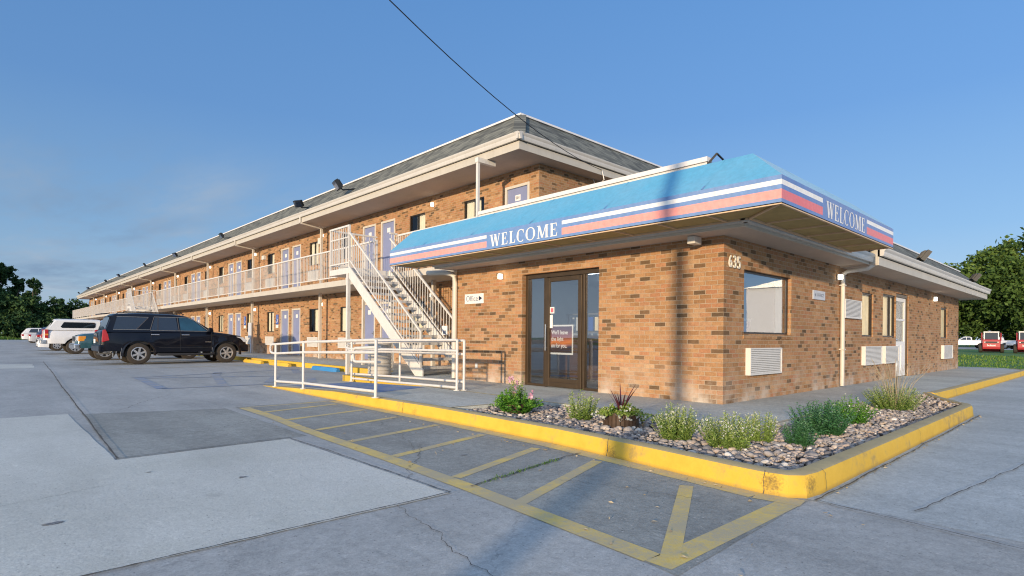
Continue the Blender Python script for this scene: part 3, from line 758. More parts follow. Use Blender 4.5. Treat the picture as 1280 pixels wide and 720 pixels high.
# painted edges of the walkway
mb = MB()
def edge(pts, w=0.10, z=K + 0.004, m=None, face=True):
    for i in range(len(pts) - 1):
        a = Vector((*pts[i], 0)); b = Vector((*pts[i + 1], 0)); t = Vector((-(b - a).y, (b - a).x, 0)).normalized()
        mb.quad([(a.x, a.y, z), (b.x, b.y, z), (b.x + t.x * w, b.y + t.y * w, z), (a.x + t.x * w, a.y + t.y * w, z)], m or M['old_yellow'], (0, 0, 1))
        if face:
            mb.quad([(a.x - t.x * .004, a.y - t.y * .004, 0.0), (b.x - t.x * .004, b.y - t.y * .004, 0.0), (b.x - t.x * .004, b.y - t.y * .004, z), (a.x - t.x * .004, a.y - t.y * .004, z)], m or M['old_yellow'], -t)
edge([(-1.74, 2.06), (-1.70, 4.95)][::-1], 0.05, face=False)
edge([(-1.78, -1.29), (-1.78, 2.05)][::-1], 0.05, face=False)
edge([(-1.78, -1.29), (3.0, -1.29)], 0.05, face=False)
edge([(-3.28, 2.16), (-1.78, 2.05)], 0.05, face=False)
edge([(0.25, 40), (0.25, 9.6), (-0.3, 9.0), (-1.48, 8.86), (-1.685, 5.2)], 0.12, m=M['stop_yellow'])
struct(mb, 'walkway_edge_paint')

# kerb round the planting bed
def kerb(name, pts, hs, wid=0.155):
    mb = MB(); rings = []
    P = [Vector((*p, 0)) for p in pts]
    for i, p in enumerate(P):
        d0 = (P[i] - P[max(0, i - 1)]); d1 = (P[min(len(P) - 1, i + 1)] - P[i])
        d0 = d0.normalized() if d0.length else d1.normalized(); d1 = d1.normalized() if d1.length else d0
        t0 = Vector((-d0.y, d0.x, 0)); t1 = Vector((-d1.y, d1.x, 0)); t = (t0 + t1); t.normalize(); k = 1 / max(0.5, t.dot(t0)); t *= k
        h = hs[i]
        prof = [(0, -0.03), (0.0, 0.006), (0.012, h * 0.8), (0.022, h * 0.94), (0.045, h), (wid - 0.02, h + 0.002), (wid, h - 0.012), (wid + 0.005, -0.03)]
        rings.append([(p.x + t.x * a, p.y + t.y * a, z) for a, z in prof])
    mb.rings(rings, M['kerb'])
    o = struct(mb, name, smooth=35, recalc=True); return o
def dense(pts, hs, step=0.6):
    P = []; H = []
    for i in range(len(pts) - 1):
        a, b = pts[i], pts[i + 1]; n = max(1, int(hypot(b[0] - a[0], b[1] - a[1]) / step))
        for k in range(n):
            P.append((a[0] + (b[0] - a[0]) * k / n, a[1] + (b[1] - a[1]) * k / n)); H.append(hs[i] + (hs[i + 1] - hs[i]) * k / n)
    P.append(pts[-1]); H.append(hs[-1]); return P, H
kp = [(-3.40, 8.7), (-3.46, 5.2), (-3.47, 2.4), (-3.50, 1.4), (-3.55, 0.0), (-3.68, -1.2), (-3.79, -1.95), (-3.81, -2.2), (-3.785, -2.38), (-3.69, -2.47), (-3.50, -2.495), (-1.5, -2.49), (2.75, -2.47), (3.0, -2.42), (3.2, -2.28), (3.9, -1.92), (4.72, -1.62)]
kh = [0.012, 0.15] + [0.165] * (len(kp) - 2)
P_, H_ = dense(kp, kh); kerb('kerb', P_, H_)
kp = [(4.72, -1.66), (6.0, -1.69), (17.4, -1.79), (17.95, -1.7), (18.4, -1.4)]
P_, H_ = dense(kp, [0.165] * 5); kerb('kerb', P_, H_, 0.15)
# cracks between kerb sections
for (x, y, nx, ny) in ((-3.81, -2.22, 1, 0), (-3.63, -0.7, 1, 0.1), (-3.47, 3.05, 1, 0), (-3.40, -2.50, 0, 1), (-0.55, -2.495, 0, 1), (1.6, -2.48, 0, 1)):
    mb = MB(); rr = random.Random(int(x * 100))
    t = Vector((-ny, nx, 0)).normalized(); n = Vector((nx, ny, 0)).normalized()
    pr = None
    for i in range(7):
        z = 0.005 + i * 0.026; d = -0.004 + (0.012 * min(1, z / 0.13)) ; q = rr.uniform(-0.006, 0.006); ww = rr.uniform(0.0012, 0.0035)
        c = Vector((x, y, z)) + n * (d - 0.0) + t * q
        if z > 0.15: c = Vector((x, y, 0.1665)) + n * 0.035 + t * q
        cur = (c - t * ww, c + t * ww)
        if pr: mb.quad([pr[0], pr[1], cur[1], cur[0]], M['joint'])
        pr = cur
    o = struct(mb, 'kerb_joint')

# planting bed: soil and pebbles
bed = [(-3.34, 2.12), (-1.78, 2.04), (-1.78, -1.29), (3.0, -1.29), (4.60, -1.56), (3.85, -1.80), (3.05, -2.28), (-3.45, -2.36), (-3.64, -2.2), (-3.52, -1.0), (-3.38, 0.2)]
sheet('planting_bed', bed, 0.075, M['soil'])
def inside(x, y, poly):
    c = False; n = len(poly)
    for i in range(n):
        x0, y0 = poly[i]; x1, y1 = poly[i - 1]
        if (y0 > y) != (y1 > y) and x < (x1 - x0) * (y - y0) / (y1 - y0) + x0: c = not c
    return c
ico = bmesh.new(); bmesh.ops.create_icosphere(ico, subdivisions=2, radius=1.0)
IV = [tuple(v.co) for v in ico.verts]; IF = [tuple(v.index for v in f.verts) for f in ico.faces]; ico.free()
ico = bmesh.new(); bmesh.ops.create_icosphere(ico, subdivisions=1, radius=1.0)
IV1 = [tuple(v.co) for v in ico.verts]; IF1 = [tuple(v.index for v in f.verts) for f in ico.faces]; ico.free()
def pebbles(mb, spots, r):
    mi = mb.mi(M['pebble'])
    for (x, y, z, s) in spots:
        near = (x + 7.9) ** 2 + (y + 4) ** 2 < 46
        V, F = (IV, IF) if (near and s > 0.03) else (IV1, IF1)
        sx, sy, sz = s * r.uniform(0.7, 1.35), s * r.uniform(0.7, 1.1), s * r.uniform(0.45, 0.75)
        mt = Matrix.Translation((x, y, z)) @ Matrix.Rotation(r.uniform(0, 2 * pi), 4, 'Z') @ Matrix.Rotation(r.uniform(-.5, .5), 4, 'X') @ Matrix.Rotation(r.uniform(-.5, .5), 4, 'Y')
        kx, ky, kz = (r.uniform(-.22, .22) for _ in range(3))
        b = len(mb.v); sh = min(1, max(0, r.gauss(0.47, 0.24)))
        for (a, c, e) in V:
            q = 1 + kx * a * c + ky * c * e + kz * a * e
            mb.v.append(tuple(mt @ Vector((a * sx * q, c * sy * q, e * sz * q))))
        for f in F: mb.f.append(tuple(b + i for i in f)); mb.m.append(mi); mb.s.append(sh)
rg = random.Random(3); spots = []
x0, x1, y0, y1 = -3.7, 4.7, -2.4, 2.2
cnt = 0
while cnt < 10500:
    x = rg.uniform(x0, x1); y = rg.uniform(y0, y1)
    if not inside(x, y, bed): continue
    s = rg.choice((0.014, 0.018, 0.022, 0.026, 0.030, 0.040)); spots.append((x, y, rg.uniform(0.082, 0.118), s)); cnt += 1
for k in range(900):
    x = rg.uniform(2.7, 4.5); y = rg.uniform(-2.3, -1.3)
    if inside(x, y, bed): spots.append((x, y, rg.uniform(0.10, 0.155), rg.choice((0.022, 0.028, 0.034))))
mb = MB(); pebbles(mb, spots, rg)
o = part(mb, 'gravel', smooth=180, shade=True); tag(o, 'loose grey and pinkish river pebbles filling the kerbed bed', kind='stuff')

# ------------------------------------------------------------------ walls with openings
def wall(mb, axis, const, s, u0, u1, z0, z1, ops, depth, m):
    """brick sheet on plane X=const ('x') or Y=const ('y'), outward normal sign s, with reveals `depth` deep"""
    us = sorted({u0, u1} | {o[0] for o in ops} | {o[1] for o in ops}); zs = sorted({z0, z1} | {o[2] for o in ops} | {o[3] for o in ops})
    def P(u, z, d=0.0): return (const - s * d, u, z) if axis == 'x' else (u, const - s * d, z)
    nrm = (s, 0, 0) if axis == 'x' else (0, s, 0)
    for i in range(len(us) - 1):
        # merge vertically where possible
        for j in range(len(zs) - 1):
            uc = (us[i] + us[i + 1]) / 2; zc = (zs[j] + zs[j + 1]) / 2
            if any(o[0] < uc < o[1] and o[2] < zc < o[3] for o in ops): continue
            mb.quad([P(us[i], zs[j]), P(us[i + 1], zs[j]), P(us[i + 1], zs[j + 1]), P(us[i], zs[j + 1])], m, nrm)
    for (a, b, c, d) in ops:
        un = (0, 1, 0) if axis == 'x' else (1, 0, 0); un = Vector(un)
        mb.quad([P(a, c), P(a, d), P(a, d, depth), P(a, c, depth)], m, un)
        mb.quad([P(b, c), P(b, d), P(b, d, depth), P(b, c, depth)], m, -un)
        mb.quad([P(a, d), P(b, d), P(b, d, depth), P(a, d, depth)], m, (0, 0, -1))
        mb.quad([P(a, c), P(b, c), P(b, c, depth), P(a, c, depth)], m, (0, 0, 1))

# ------------------------------------------------------------------ office block
office = thing('motel_office', (0, 0, 0), 'single storey brick motel office at the near corner with glass entrance door', 'building')
door_op = (2.28, 4.205, 0.13, 2.34)
WZ0, WZ1 = 1.185, 2.17
right_ops = [(0.65, 2.47, WZ0, WZ1), (6.43, 7.25, WZ0, WZ1), (8.02, 9.16, WZ0, 2.23), (9.20, 10.42, 0.13, 2.31), (14.42, 15.40, WZ0, WZ1)]
mb = MB()
wall(mb, 'x', 0.0, -1, 0.0, 6.33, 0.05, 2.66, [door_op], 0.20, M['brick'])
wall(mb, 'y', 0.0, -1, 0.0, 17.25, 0.05, 2.66, right_ops, 0.14, M['brick'])
wall(mb, 'y', 6.33, 1, 0.0, 3.0, 0.05, 3.0, [], 0.1, M['brick'])
wall(mb, 'x', 17.25, 1, 0.0, 6.45, 0.05, 2.66, [], 0.1, M['brick'])
part(mb, 'wall', office)
# rowlock sills
mb = MB(); mb.box(0.62, 2.50, -0.018, 0.10, 1.11, 1.183, M['brick']); part(mb, 'sill', office)
# entrance: bronze frame with two sidelights and a door
ent = MB()
FX = 0.10
def frame_x(mb, x, y0, y1, z0, z1, w, d, m):
    mb.box(x, x + d, y0, y0 + w, z0, z1, m); mb.box(x, x + d, y1 - w, y1, z0, z1, m)
    mb.box(x, x + d, y0 + w, y1 - w, z1 - w, z1, m); mb.box(x, x + d, y0 + w, y1 - w, z0, z0 + w, m)
ent.box(FX, FX + 0.10, 4.135, 4.203, 0.15, 2.338, M['bronze']); ent.box(FX, FX + 0.10, 2.282, 2.33, 0.15, 2.338, M['bronze'])
ent.box(FX, FX + 0.10, 2.33, 4.135, 2.255, 2.338, M['bronze'])
ent.box(FX, FX + 0.10, 3.63, 3.70, 0.15, 2.255, M['bronze']); ent.box(FX, FX + 0.10, 2.68, 2.74, 0.15, 2.255, M['bronze'])
ent.box(FX, FX + 0.10, 3.70, 4.135, 0.15, 0.20, M['bronze']); ent.box(FX, FX + 0.10, 2.33, 2.68, 0.15, 0.20, M['bronze'])
e_o = part(ent, 'door_frame', office, bevel=0.006)
mb = MB(); mb.quad([(FX + 0.04, 3.70, 0.20), (FX + 0.04, 4.135, 0.20), (FX + 0.04, 4.135, 2.255), (FX + 0.04, 3.70, 2.255)], M['pane_door'], (-1, 0, 0)); part(mb, 'sidelight', office)
mb = MB(); mb.quad([(FX + 0.04, 2.33, 0.20), (FX + 0.04, 2.68, 0.20), (FX + 0.04, 2.68, 2.255), (FX + 0.04, 2.33, 2.255)], M['pane_door'], (-1, 0, 0)); part(mb, 'sidelight', office)
mb = MB(); frame_x(mb, FX - 0.015, 2.743, 3.627, 0.165, 2.245, 0.085, 0.06, M['bronze']); mb.box(FX - 0.015, FX + 0.045, 2.828, 3.542, 0.25, 0.33, M['bronze'])
dr = part(mb, 'door', office, bevel=0.006)
mb = MB(); mb.quad([(FX + 0.01, 2.828, 0.33), (FX + 0.01, 3.542, 0.33), (FX + 0.01, 3.542, 2.16), (FX + 0.01, 2.828, 2.16)], M['pane_door'], (-1, 0, 0)); part(mb, 'pane', dr)
mb = MB(); mb.tube([(FX - 0.07, 3.585, 0.85), (FX - 0.07, 3.585, 1.35)], 0.014, M['chrome'], 8); mb.tube([(FX - 0.07, 3.585, 0.9), (FX - 0.0, 3.585, 0.9)], 0.01, M['chrome'], 6); mb.tube([(FX - 0.07, 3.585, 1.3), (FX - 0.0, 3.585, 1.3)], 0.01, M['chrome'], 6)
part(mb, 'handle', dr, smooth=40)
# poster on the door
mb = MB(); mb.box(FX + 0.026, FX + 0.030, 2.97, 3.535, 0.78, 1.34, M['sign_white'])
mb.box(FX + 0.0225, FX + 0.0255, 3.0, 3.535, 0.815, 1.31, M['poster']); ps = part(mb, 'poster', dr)
for i, t in enumerate(('We\u2019ll leave', 'the light', 'on for you.')):
    wd = (0.42, 0.31, 0.40)[i]
    text('lettering', t, 0.11, M['sign_white'], ps, (FX + 0.0205, 3.52 - wd / 2 - 0.005, 1.195 - i * 0.125), 'x', wd, bold=0.002, depth=0.001)
mb = MB(); mb.box(FX + 0.005, FX + 0.009, 3.43, 3.54, 1.56, 1.68, M['sign_white']); mb.box(FX + 0.003, FX + 0.0049, 3.45, 3.52, 1.58, 1.66, M['awn_red'])
mb.box(FX + 0.005, FX + 0.009, 3.47, 3.54, 1.28, 1.53, M['sign_white']); part(mb, 'sticker', dr)

# inside the office: floor, walls, ceiling, counter, strip light
mb = MB()
mb.quad([(0.2, 0.2, 0.155), (5.5, 0.2, 0.155), (5.5, 6.25, 0.155), (0.2, 6.25, 0.155)], M['room_floor'], (0, 0, 1))
part(mb, 'floor', office)
mb = MB()
mb.quad([(5.5, 0.2, 0.15), (5.5, 6.25, 0.15), (5.5, 6.25, 2.55), (5.5, 0.2, 2.55)], M['room_wall'], (-1, 0, 0))
mb.quad([(0.2, 6.25, 0.15), (5.5, 6.25, 0.15), (5.5, 6.25, 2.55), (0.2, 6.25, 2.55)], M['room_wall'], (0, -1, 0))
mb.quad([(2.85, 0.2, 0.15), (5.5, 0.2, 0.15), (5.5, 0.2, 2.55), (2.85, 0.2, 2.55)], M['room_wall'], (0, 1, 0))
mb.quad([(0.2, 0.2, 2.55), (5.5, 0.2, 2.55), (5.5, 6.25, 2.55), (0.2, 6.25, 2.55)], M['room_wall'], (0, 0, -1))
part(mb, 'inner_wall', office)
mb = MB(); mb.box(2.2, 2.8, 0.6, 5.2, 0.16, 1.15, M['wood_dark']); mb.box(2.15, 2.85, 0.55, 5.25, 1.15, 1.2, M['room_wall'])
mb.box(5.1, 5.45, 2.6, 5.6, 0.16, 1.0, M['wood_dark'])
part(mb, 'counter', office, bevel=0.01)
for x_ in (1.6, 3.6):
    mb = MB(); mb.box(x_, x_ + 0.15, 2.4, 5.0, 2.47, 2.54, M['tube']); part(mb, 'strip_light', office)
# display rack behind the glass
mb = MB(); rr = random.Random(8)
for k in range(10):
    y = 2.5 + k * 0.17
    mb.box(1.38, 1.40, y, y + 0.12, 1.25, 1.53, M[rr.choice(('sign_blue', 'sign_grey', 'awn_band', 'sign_white', 'wood_dark', 'curtain'))])
for y in (2.45, 3.35, 4.2): mb.box(1.40, 1.44, y, y + 0.03, 0.16, 1.6, M['grey_metal'])
mb.box(1.40, 1.44, 2.45, 4.23, 1.2, 1.23, M['grey_metal']); mb.box(1.38, 1.44, 2.45, 4.23, 1.58, 1.61, M['grey_metal'])
part(mb, 'brochure_rack', office)

# office windows and the white side door in the right wall
def curtain_mb(mb, axis, const, u0, u1, z0, z1, m, n=10, amp=0.02):
    """pleated cloth"""
    pr = None; K_ = n * 4
    for i in range(K_ + 1):
        u = u0 + (u1 - u0) * i / K_; d = const + amp * sin(i * pi / 2 * 0.98) 
        cur = [(d, u, z0), (d, u, z1)] if axis == 'x' else [(u, d, z0), (u, d, z1)]
        if pr: mb.quad([pr[0], pr[1], cur[1], cur[0]], m)
        pr = cur
def win_y(name, u0, u1, z0, z1, y, glass, fm, curt=None, fw_=0.035, room=True, mull=None):
    mb = MB(); d = 0.05
    mb.box(u0, u0 + fw_, y, y + d, z0, z1, fm); mb.box(u1 - fw_, u1, y, y + d, z0, z1, fm)
    mb.box(u0 + fw_, u1 - fw_, y, y + d, z1 - fw_, z1, fm); mb.box(u0 + fw_, u1 - fw_, y, y + d, z0, z0 + fw_, fm)
    if mull: mb.box(mull - 0.02, mull + 0.02, y, y + d, z0 + fw_, z1 - fw_, fm)
    fo = part(mb, name, office)
    mb = MB(); mb.quad([(u0 + fw_, y + 0.02, z0 + fw_), (u1 - fw_, y + 0.02, z0 + fw_), (u1 - fw_, y + 0.02, z1 - fw_), (u0 + fw_, y + 0.02, z1 - fw_)], glass, (0, -1, 0))
    part(mb, 'pane', fo)
    if curt:
        mb = MB()
        for (a, b, m) in curt: curtain_mb(mb, 'y', y + 0.075, a, b, z0 - 0.02, z1 + 0.02, m, max(2, int((b - a) / 0.09)))
        part(mb, 'curtain', fo, smooth=180)
    if room:
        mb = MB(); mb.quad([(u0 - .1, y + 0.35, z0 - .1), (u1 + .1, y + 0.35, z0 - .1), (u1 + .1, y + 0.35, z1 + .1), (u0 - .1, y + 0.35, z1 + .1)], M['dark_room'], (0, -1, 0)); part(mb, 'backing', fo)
    return fo
win_y('window', 0.65, 2.47, WZ0, WZ1, 0.06, M['pane_office'], M['dark_frame'], [(2.12, 2.44, M['curtain_white'])], 0.03, room=False)
# behind that window: panel added as the building's reflection, and a slatted chair back
mb = MB(); mb.box(1.25, 1.62, 0.55, 0.60, 1.1, 1.98, M['sign_white']); mb.box(1.62, 2.1, 0.62, 0.66, 1.1, 2.12, M['room_wall']); part(mb, 'reflection_panel', office)
mb = MB()
for k in range(7): mb.box(1.02 + k * 0.075, 1.065 + k * 0.075, 0.30, 0.32, 1.0, 1.42, M['sign_blue'])
mb.box(0.98, 1.55, 0.295, 0.325, 1.40, 1.44, M['sign_white']); mb.box(0.94, 0.98, 0.29, 0.33, 0.9, 1.46, M['sign_white'])
part(mb, 'bench_back', office)
win_y('window', 6.43, 7.25, WZ0, WZ1, 0.03, M['pane'], M['dark_frame'], [(6.46, 7.22, M['curtain'])])
win_y('window', 8.02, 9.16, WZ0, 2.23, 0.03, M['pane'], M['dark_frame'], [(8.05, 9.13, M['curtain'])], mull=8.75)
win_y('window', 14.42, 15.40, WZ0, WZ1, 0.03, M['pane'], M['dark_frame'], [(14.45, 15.37, M['curtain'])])
mb = MB(); mb.box(9.21, 9.28, 0.02, 0.12, 0.15, 2.30, M['bronze']); mb.box(10.35, 10.41, 0.02, 0.12, 0.15, 2.30, M['bronze']); mb.box(9.28, 10.35, 0.02, 0.12, 2.23, 2.30, M['bronze'])
part(mb, 'door_frame', office)
mb = MB(); y = 0.05
mb.box(9.29, 9.42, y, y + 0.05, 0.17, 2.22, M['sign_white']); mb.box(10.22, 10.34, y, y + 0.05, 0.17, 2.22, M['sign_white'])
mb.box(9.42, 10.22, y, y + 0.05, 2.12, 2.22, M['sign_white']); mb.box(9.42, 10.22, y, y + 0.05, 0.17, 1.08, M['sign_white']); mb.box(9.42, 10.22, y, y + 0.05, 1.62, 1.67, M['sign_white'])
for a in (9.50, 9.88): mb.box(a, a + 0.26, y - 0.012, y, 0.30, 0.98, M['sign_white'])
sd_ = part(mb, 'side_door', office, bevel=0.004)
mb = MB(); mb.box(9.42, 10.22, y + 0.02, y + 0.025, 1.08, 1.62, M['pane']); mb.box(9.42, 10.22, y + 0.02, y + 0.025, 1.67, 2.12, M['pane']); part(mb, 'pane', sd_)
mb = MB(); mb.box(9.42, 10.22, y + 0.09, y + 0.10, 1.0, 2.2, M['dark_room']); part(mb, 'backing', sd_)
mb = MB(); mb.lathe([(0, 0.0), (0.03, -0.005), (0.034, -0.03), (0.02, -0.05), (0, -0.055)], M['chrome'], 12, 'y', (9.35, y, 1.12)); part(mb, 'handle', sd_, smooth=40)

def ac_unit(parent, axis, const, u0, u1, z0, z1, d=0.08):
    """through-wall grille: a case with horizontal louvres"""
    mb = MB()
    def B(a, b, lo, hi, d0, d1, m):
        if axis == 'y': mb.box(a, b, const - d1, const - d0, lo, hi, m)
        else: mb.box(const - d1, const - d0, a, b, lo, hi, m)
    f = 0.022
    B(u0 + f, u1 - f, z0 + f, z1 - f, 0.002, d - 0.024, M['ac_gap'])
    B(u0, u0 + f, z0, z1, 0.0, d, M['ac']); B(u1 - f, u1, z0, z1, 0.0, d, M['ac']); B(u0 + f, u1 - f, z1 - f, z1, 0.0, d, M['ac']); B(u0 + f, u1 - f, z0, z0 + f, 0.0, d, M['ac'])
    n = 13
    for k in range(n):
        zz = z0 + f + (z1 - z0 - 2 * f) * k / n
        B(u0 + f, u1 - f, zz + 0.002, zz + (z1 - z0 - 2 * f) / n * 0.74, d - 0.022, d - 0.006, M['ac'])
    return mb
for (a, b, c, d) in ((0.72, 1.90, 0.545, 0.965), (6.41, 7.70, 0.545, 0.965), (7.98, 9.18, 0.545, 0.965), (14.51, 15.88, 0.53, 0.965)):
    part(ac_unit(office, 'y', 0.0, a, b, c, d), 'air_conditioner', office)
mb = ac_unit(office, 'y', 0.0, 5.13, 6.2, 1.56, 1.95, 0.06); part(mb, 'vent_grille', office)

# roof, soffit, fascia, gutter of the office
mb = MB(); mb.box(-0.47, 4.95, -0.50, 6.5, 2.605, 2.63, M['soffit']); mb.box(4.95, 17.9, -0.66, 0.3, 2.585, 2.61, M['soffit']); part(mb, 'soffit', office)
mb = MB()
mb.box(-0.50, -0.472, -0.53, 6.5, 2.595, 2.78, M['fascia']); mb.box(-0.472, 4.95, -0.53, -0.502, 2.595, 2.78, M['fascia'])
mb.box(4.955, 17.95, -0.69, -0.662, 2.572, 2.74, M['fascia']); mb.box(17.90, 17.95, -0.662, 6.4, 2.572, 2.74, M['fascia'])
mb.box(4.955, 4.985, -0.662, -0.53, 2.572, 2.88, M['fascia'])
part(mb, 'fascia', office, bevel=0.004)
def gutter(mb, axis, c, s, a0, a1, z0, z1, w, m):
    """ogee gutter along an eave; c = fascia face, s = outward sign"""
    prof = [(0.002, z0), (w * 0.55, z0), (w * 0.72, z0 + (z1 - z0) * 0.35), (w * 0.7, z0 + (z1 - z0) * 0.55), (w * 0.95, z0 + (z1 - z0) * 0.8), (w, z1 - 0.012), (w, z1), (w - 0.012, z1), (0.002, z1 - 0.02)]
    pts = [(c + s * p, z) for p, z in prof]
    if axis == 'y': mb.prism(pts, 'x', a0, a1, m)        # eave plane Y=c, runs along X
    else: mb.prism(pts, 'y', a0, a1, m)
mb = MB(); gutter(mb, 'y', -0.69, -1, 5.0, 18.0, 2.755, 2.91, 0.11, M['gutter'])
gutter(mb, 'y', -0.53, -1, -0.62, 5.0, 2.635, 2.79, 0.10, M['gutter']); gutter(mb, 'x', -0.50, -1, -0.62, 6.5, 2.635, 2.79, 0.10, M['gutter'])
part(mb, 'gutter', office, smooth=35, recalc=True)
mb = MB()
# shingled mansard on the right side and its hip at the far end, flat top
mb.quad([(3.0, -0.70, 2.90), (17.98, -0.70, 2.90), (17.3, 0.0, 3.53), (3.0, 0.0, 3.53)], M['shingle'], (0, -1, 1))
mb.quad([(17.98, -0.70, 2.90), (17.98, 6.4, 2.90), (17.3, 6.4, 3.53), (17.3, 0.0, 3.53)], M['shingle'], (1, 0, 1))
mb.quad([(-0.48, -0.5, 2.70), (3.0, -0.5, 2.70), (3.0, 0.0, 3.53), (-0.2, 0.0, 3.53)], M['shingle'], (0, -1, 1))
mb.quad([(-0.48, -0.5, 2.70), (-0.48, 6.45, 2.70), (-0.2, 6.45, 3.53), (-0.2, 0.0, 3.53)], M['shingle'], (-1, 0, 1))
mb.quad([(-0.2, 0, 3.53), (17.3, 0, 3.53), (17.3, 6.45, 3.53), (-0.2, 6.45, 3.53)], M['shingle'], (0, 0, 1))
mb.quad([(-0.48, 6.45, 2.70), (2.8, 6.45, 2.70), (2.8, 6.45, 3.53), (-0.2, 6.45, 3.53)], M['fascia'], (0, 1, 0))
rf = part(mb, 'roof', office)
mb = MB(); mb.box(3.2, 17.35, -0.03, 0.05, 3.53, 3.565, M['coping']); mb.box(-0.30, -0.18, 0.12, 5.2, 3.565, 3.63, M['coping']); mb.box(-0.33, -0.18, 0.1, 5.2, 3.632, 3.70, M['coping'])
mb.bar((-0.28, 0.12, 3.60), (-0.2, 0.02, 3.75), 0.03, 0.03, M['black_metal']); mb.bar((-0.2, 0.02, 3.75), (0.4, -0.02, 3.55), 0.02, 0.02, M['black_metal'])
part(mb, 'coping', rf)
# downspouts
def pipe(mb, pts, w, d, m):
    for i in range(len(pts) - 1): mb.bar(pts[i], pts[i + 1], w, d, m)
mb = MB(); mb.tube([(5.02, -0.62, 2.74), (5.0, -0.60, 2.60), (4.96, -0.50, 2.52), (4.95, -0.14, 2.49), (4.945, -0.075, 2.45), (4.945, -0.06, 2.38), (4.945, -0.06, 0.17)], 0.042, M['cream'], 10)
for z in (0.9, 2.2): mb.box(4.89, 5.0, -0.11, -0.01, z, z + 0.025, M['cream'])
part(mb, 'downspout', office, smooth=40)
mb = MB(); mb.tube([(-0.12, 7.3, 2.60), (-0.12, 6.62, 2.56), (-0.1, 6.42, 2.52), (-0.06, 6.33, 2.45), (-0.055, 6.33, 2.3), (-0.055, 6.33, 0.17)], 0.058, M['cream'], 10)
part(mb, 'downspout', office, smooth=40)
mb = MB(); mb.box(-0.30, -0.10, 0.30, 0.42, 2.49, 2.60, M['cream']); part(mb, 'bracket', office, bevel=0.005)

# lit wall lamps
def wall_lamp(parent, axis, c, u, z, name='wall_lamp', s=1.0):
    mb = MB()
    if axis == 'x':
        mb.box(c - 0.03, c - 0.002, u - 0.05 * s, u + 0.05 * s, z - 0.09 * s, z + 0.09 * s, M['cream'])
    else: mb.box(u - 0.05 * s, u + 0.05 * s, c - 0.03, c - 0.002, z - 0.09 * s, z + 0.09 * s, M['cream'])
    o = part(mb, name, parent, bevel=0.005)
    mb = MB()
    if axis == 'x': mb.box(c - 0.11, c - 0.031, u - 0.045 * s, u + 0.045 * s, z - 0.08 * s, z + 0.08 * s, M['lamp'])
    else: mb.box(u - 0.045 * s, u + 0.045 * s, c - 0.11, c - 0.031, z - 0.08 * s, z + 0.08 * s, M['lamp'])
    part(mb, 'lamp_glass', o, bevel=0.01)
    return o
wall_lamp(office, 'x', 0.0, 4.79, 2.345, s=0.65); wall_lamp(office, 'y', 0.0, 4.77, 2.37, s=0.65); wall_lamp(office, 'y', 0.0, 13.3, 2.37, s=0.75)
# floodlights on the roof edge
def flood_mb(hw=0.19, lens='lens'):
    mb = MB(); mt = Matrix.Rotation(radians(-35), 4, 'Y')
    mb.box(-0.05, 0.05, -hw, hw, -0.13, 0.13, M['black_metal'], mtx=mt); mb.box(-0.056, -0.051, -hw + .02, hw - .02, -0.11, 0.11, M[lens], mtx=mt)
    for k in range(5): mb.box(0.05, 0.09, -hw + .03 + k * .07, -hw + .04 + k * .07, -0.1, 0.1, M['black_metal'], mtx=mt)
    mb.tube([(0.05, 0, -0.05), (0.16, 0, -0.12), (0.62, 0, -0.02)], 0.022, M['black_metal'], 6)
    return mb
fl = flood_mb()
FLM = fl.mesh('floodlight')
for (x, yv, zv) in ((8.6, -0.70, 3.12), (15.5, -0.70, 3.14)):
    link('floodlight', FLM, office, (x, yv, zv), radians(115))

# office signs on the walls
sg = MB(); sg.box(-0.022, -0.004, 5.37, 6.01, 1.82, 2.035, M['sign_white'])
s1 = tag(part(sg, 'wall_sign', bevel=0.003), 'white wall sign reading Office with a dark arrow left of the entrance', 'sign')
text('lettering', 'Office', 0.175, M['text_grey'], s1, (-0.0245, 5.755, 1.928), 'x', 0.40, depth=0.0015)
mb = MB(); mb.prism([(5.52, 1.985), (5.52, 1.875), (5.41, 1.93)], 'x', -0.0262, -0.0225, M['sign_navy']); part(mb, 'arrow', s1)
sg = MB(); sg.box(3.44, 4.06, -0.022, -0.004, 1.86, 2.03, M['sign_grey'])
s2 = tag(part(sg, 'wall_sign', bevel=0.003), 'small grey wall sign reading OFFICE right of the big window', 'sign')
text('lettering', 'OFFICE', 0.085, M['text_grey'], s2, (3.80, -0.0245, 1.945), 'y', 0.34, depth=0.0015)
mb = MB(); mb.prism([(3.50, 1.945), (3.57, 1.98), (3.57, 1.91)], 'y', -0.0262, -0.0225, M['text_grey']); part(mb, 'arrow', s2)
nb = thing('house_number', (0.25, -0.02, 2.2), 'cream metal house number 635 on the brick beside the corner', 'house number')
for i, chx in enumerate('635'): text('digit', chx, 0.26, M['number'], nb, (0.16 + i * 0.135, -0.02, 2.235), 'y', 0.095, depth=0.008, bold=0.002)
mb = MB(); mb.box(-0.03, -0.004, 5.55, 5.62, 0.42, 0.52, M['ac']); part(mb, 'socket', office)

# ------------------------------------------------------------------ awning
awn = thing('awning', (-0.6, 0, 2.6), 'blue corner awning with red and white stripes and the word WELCOME twice', 'awning')
AX, AY, AZ0, AZ1 = -1.20, -1.285, 2.665, 2.99     # outer faces, bottom and top of valance
TX, TY, TZ = -0.60, -0.68, 3.50                   # top edge
LY, RX = 7.22, 3.43
mb = MB()
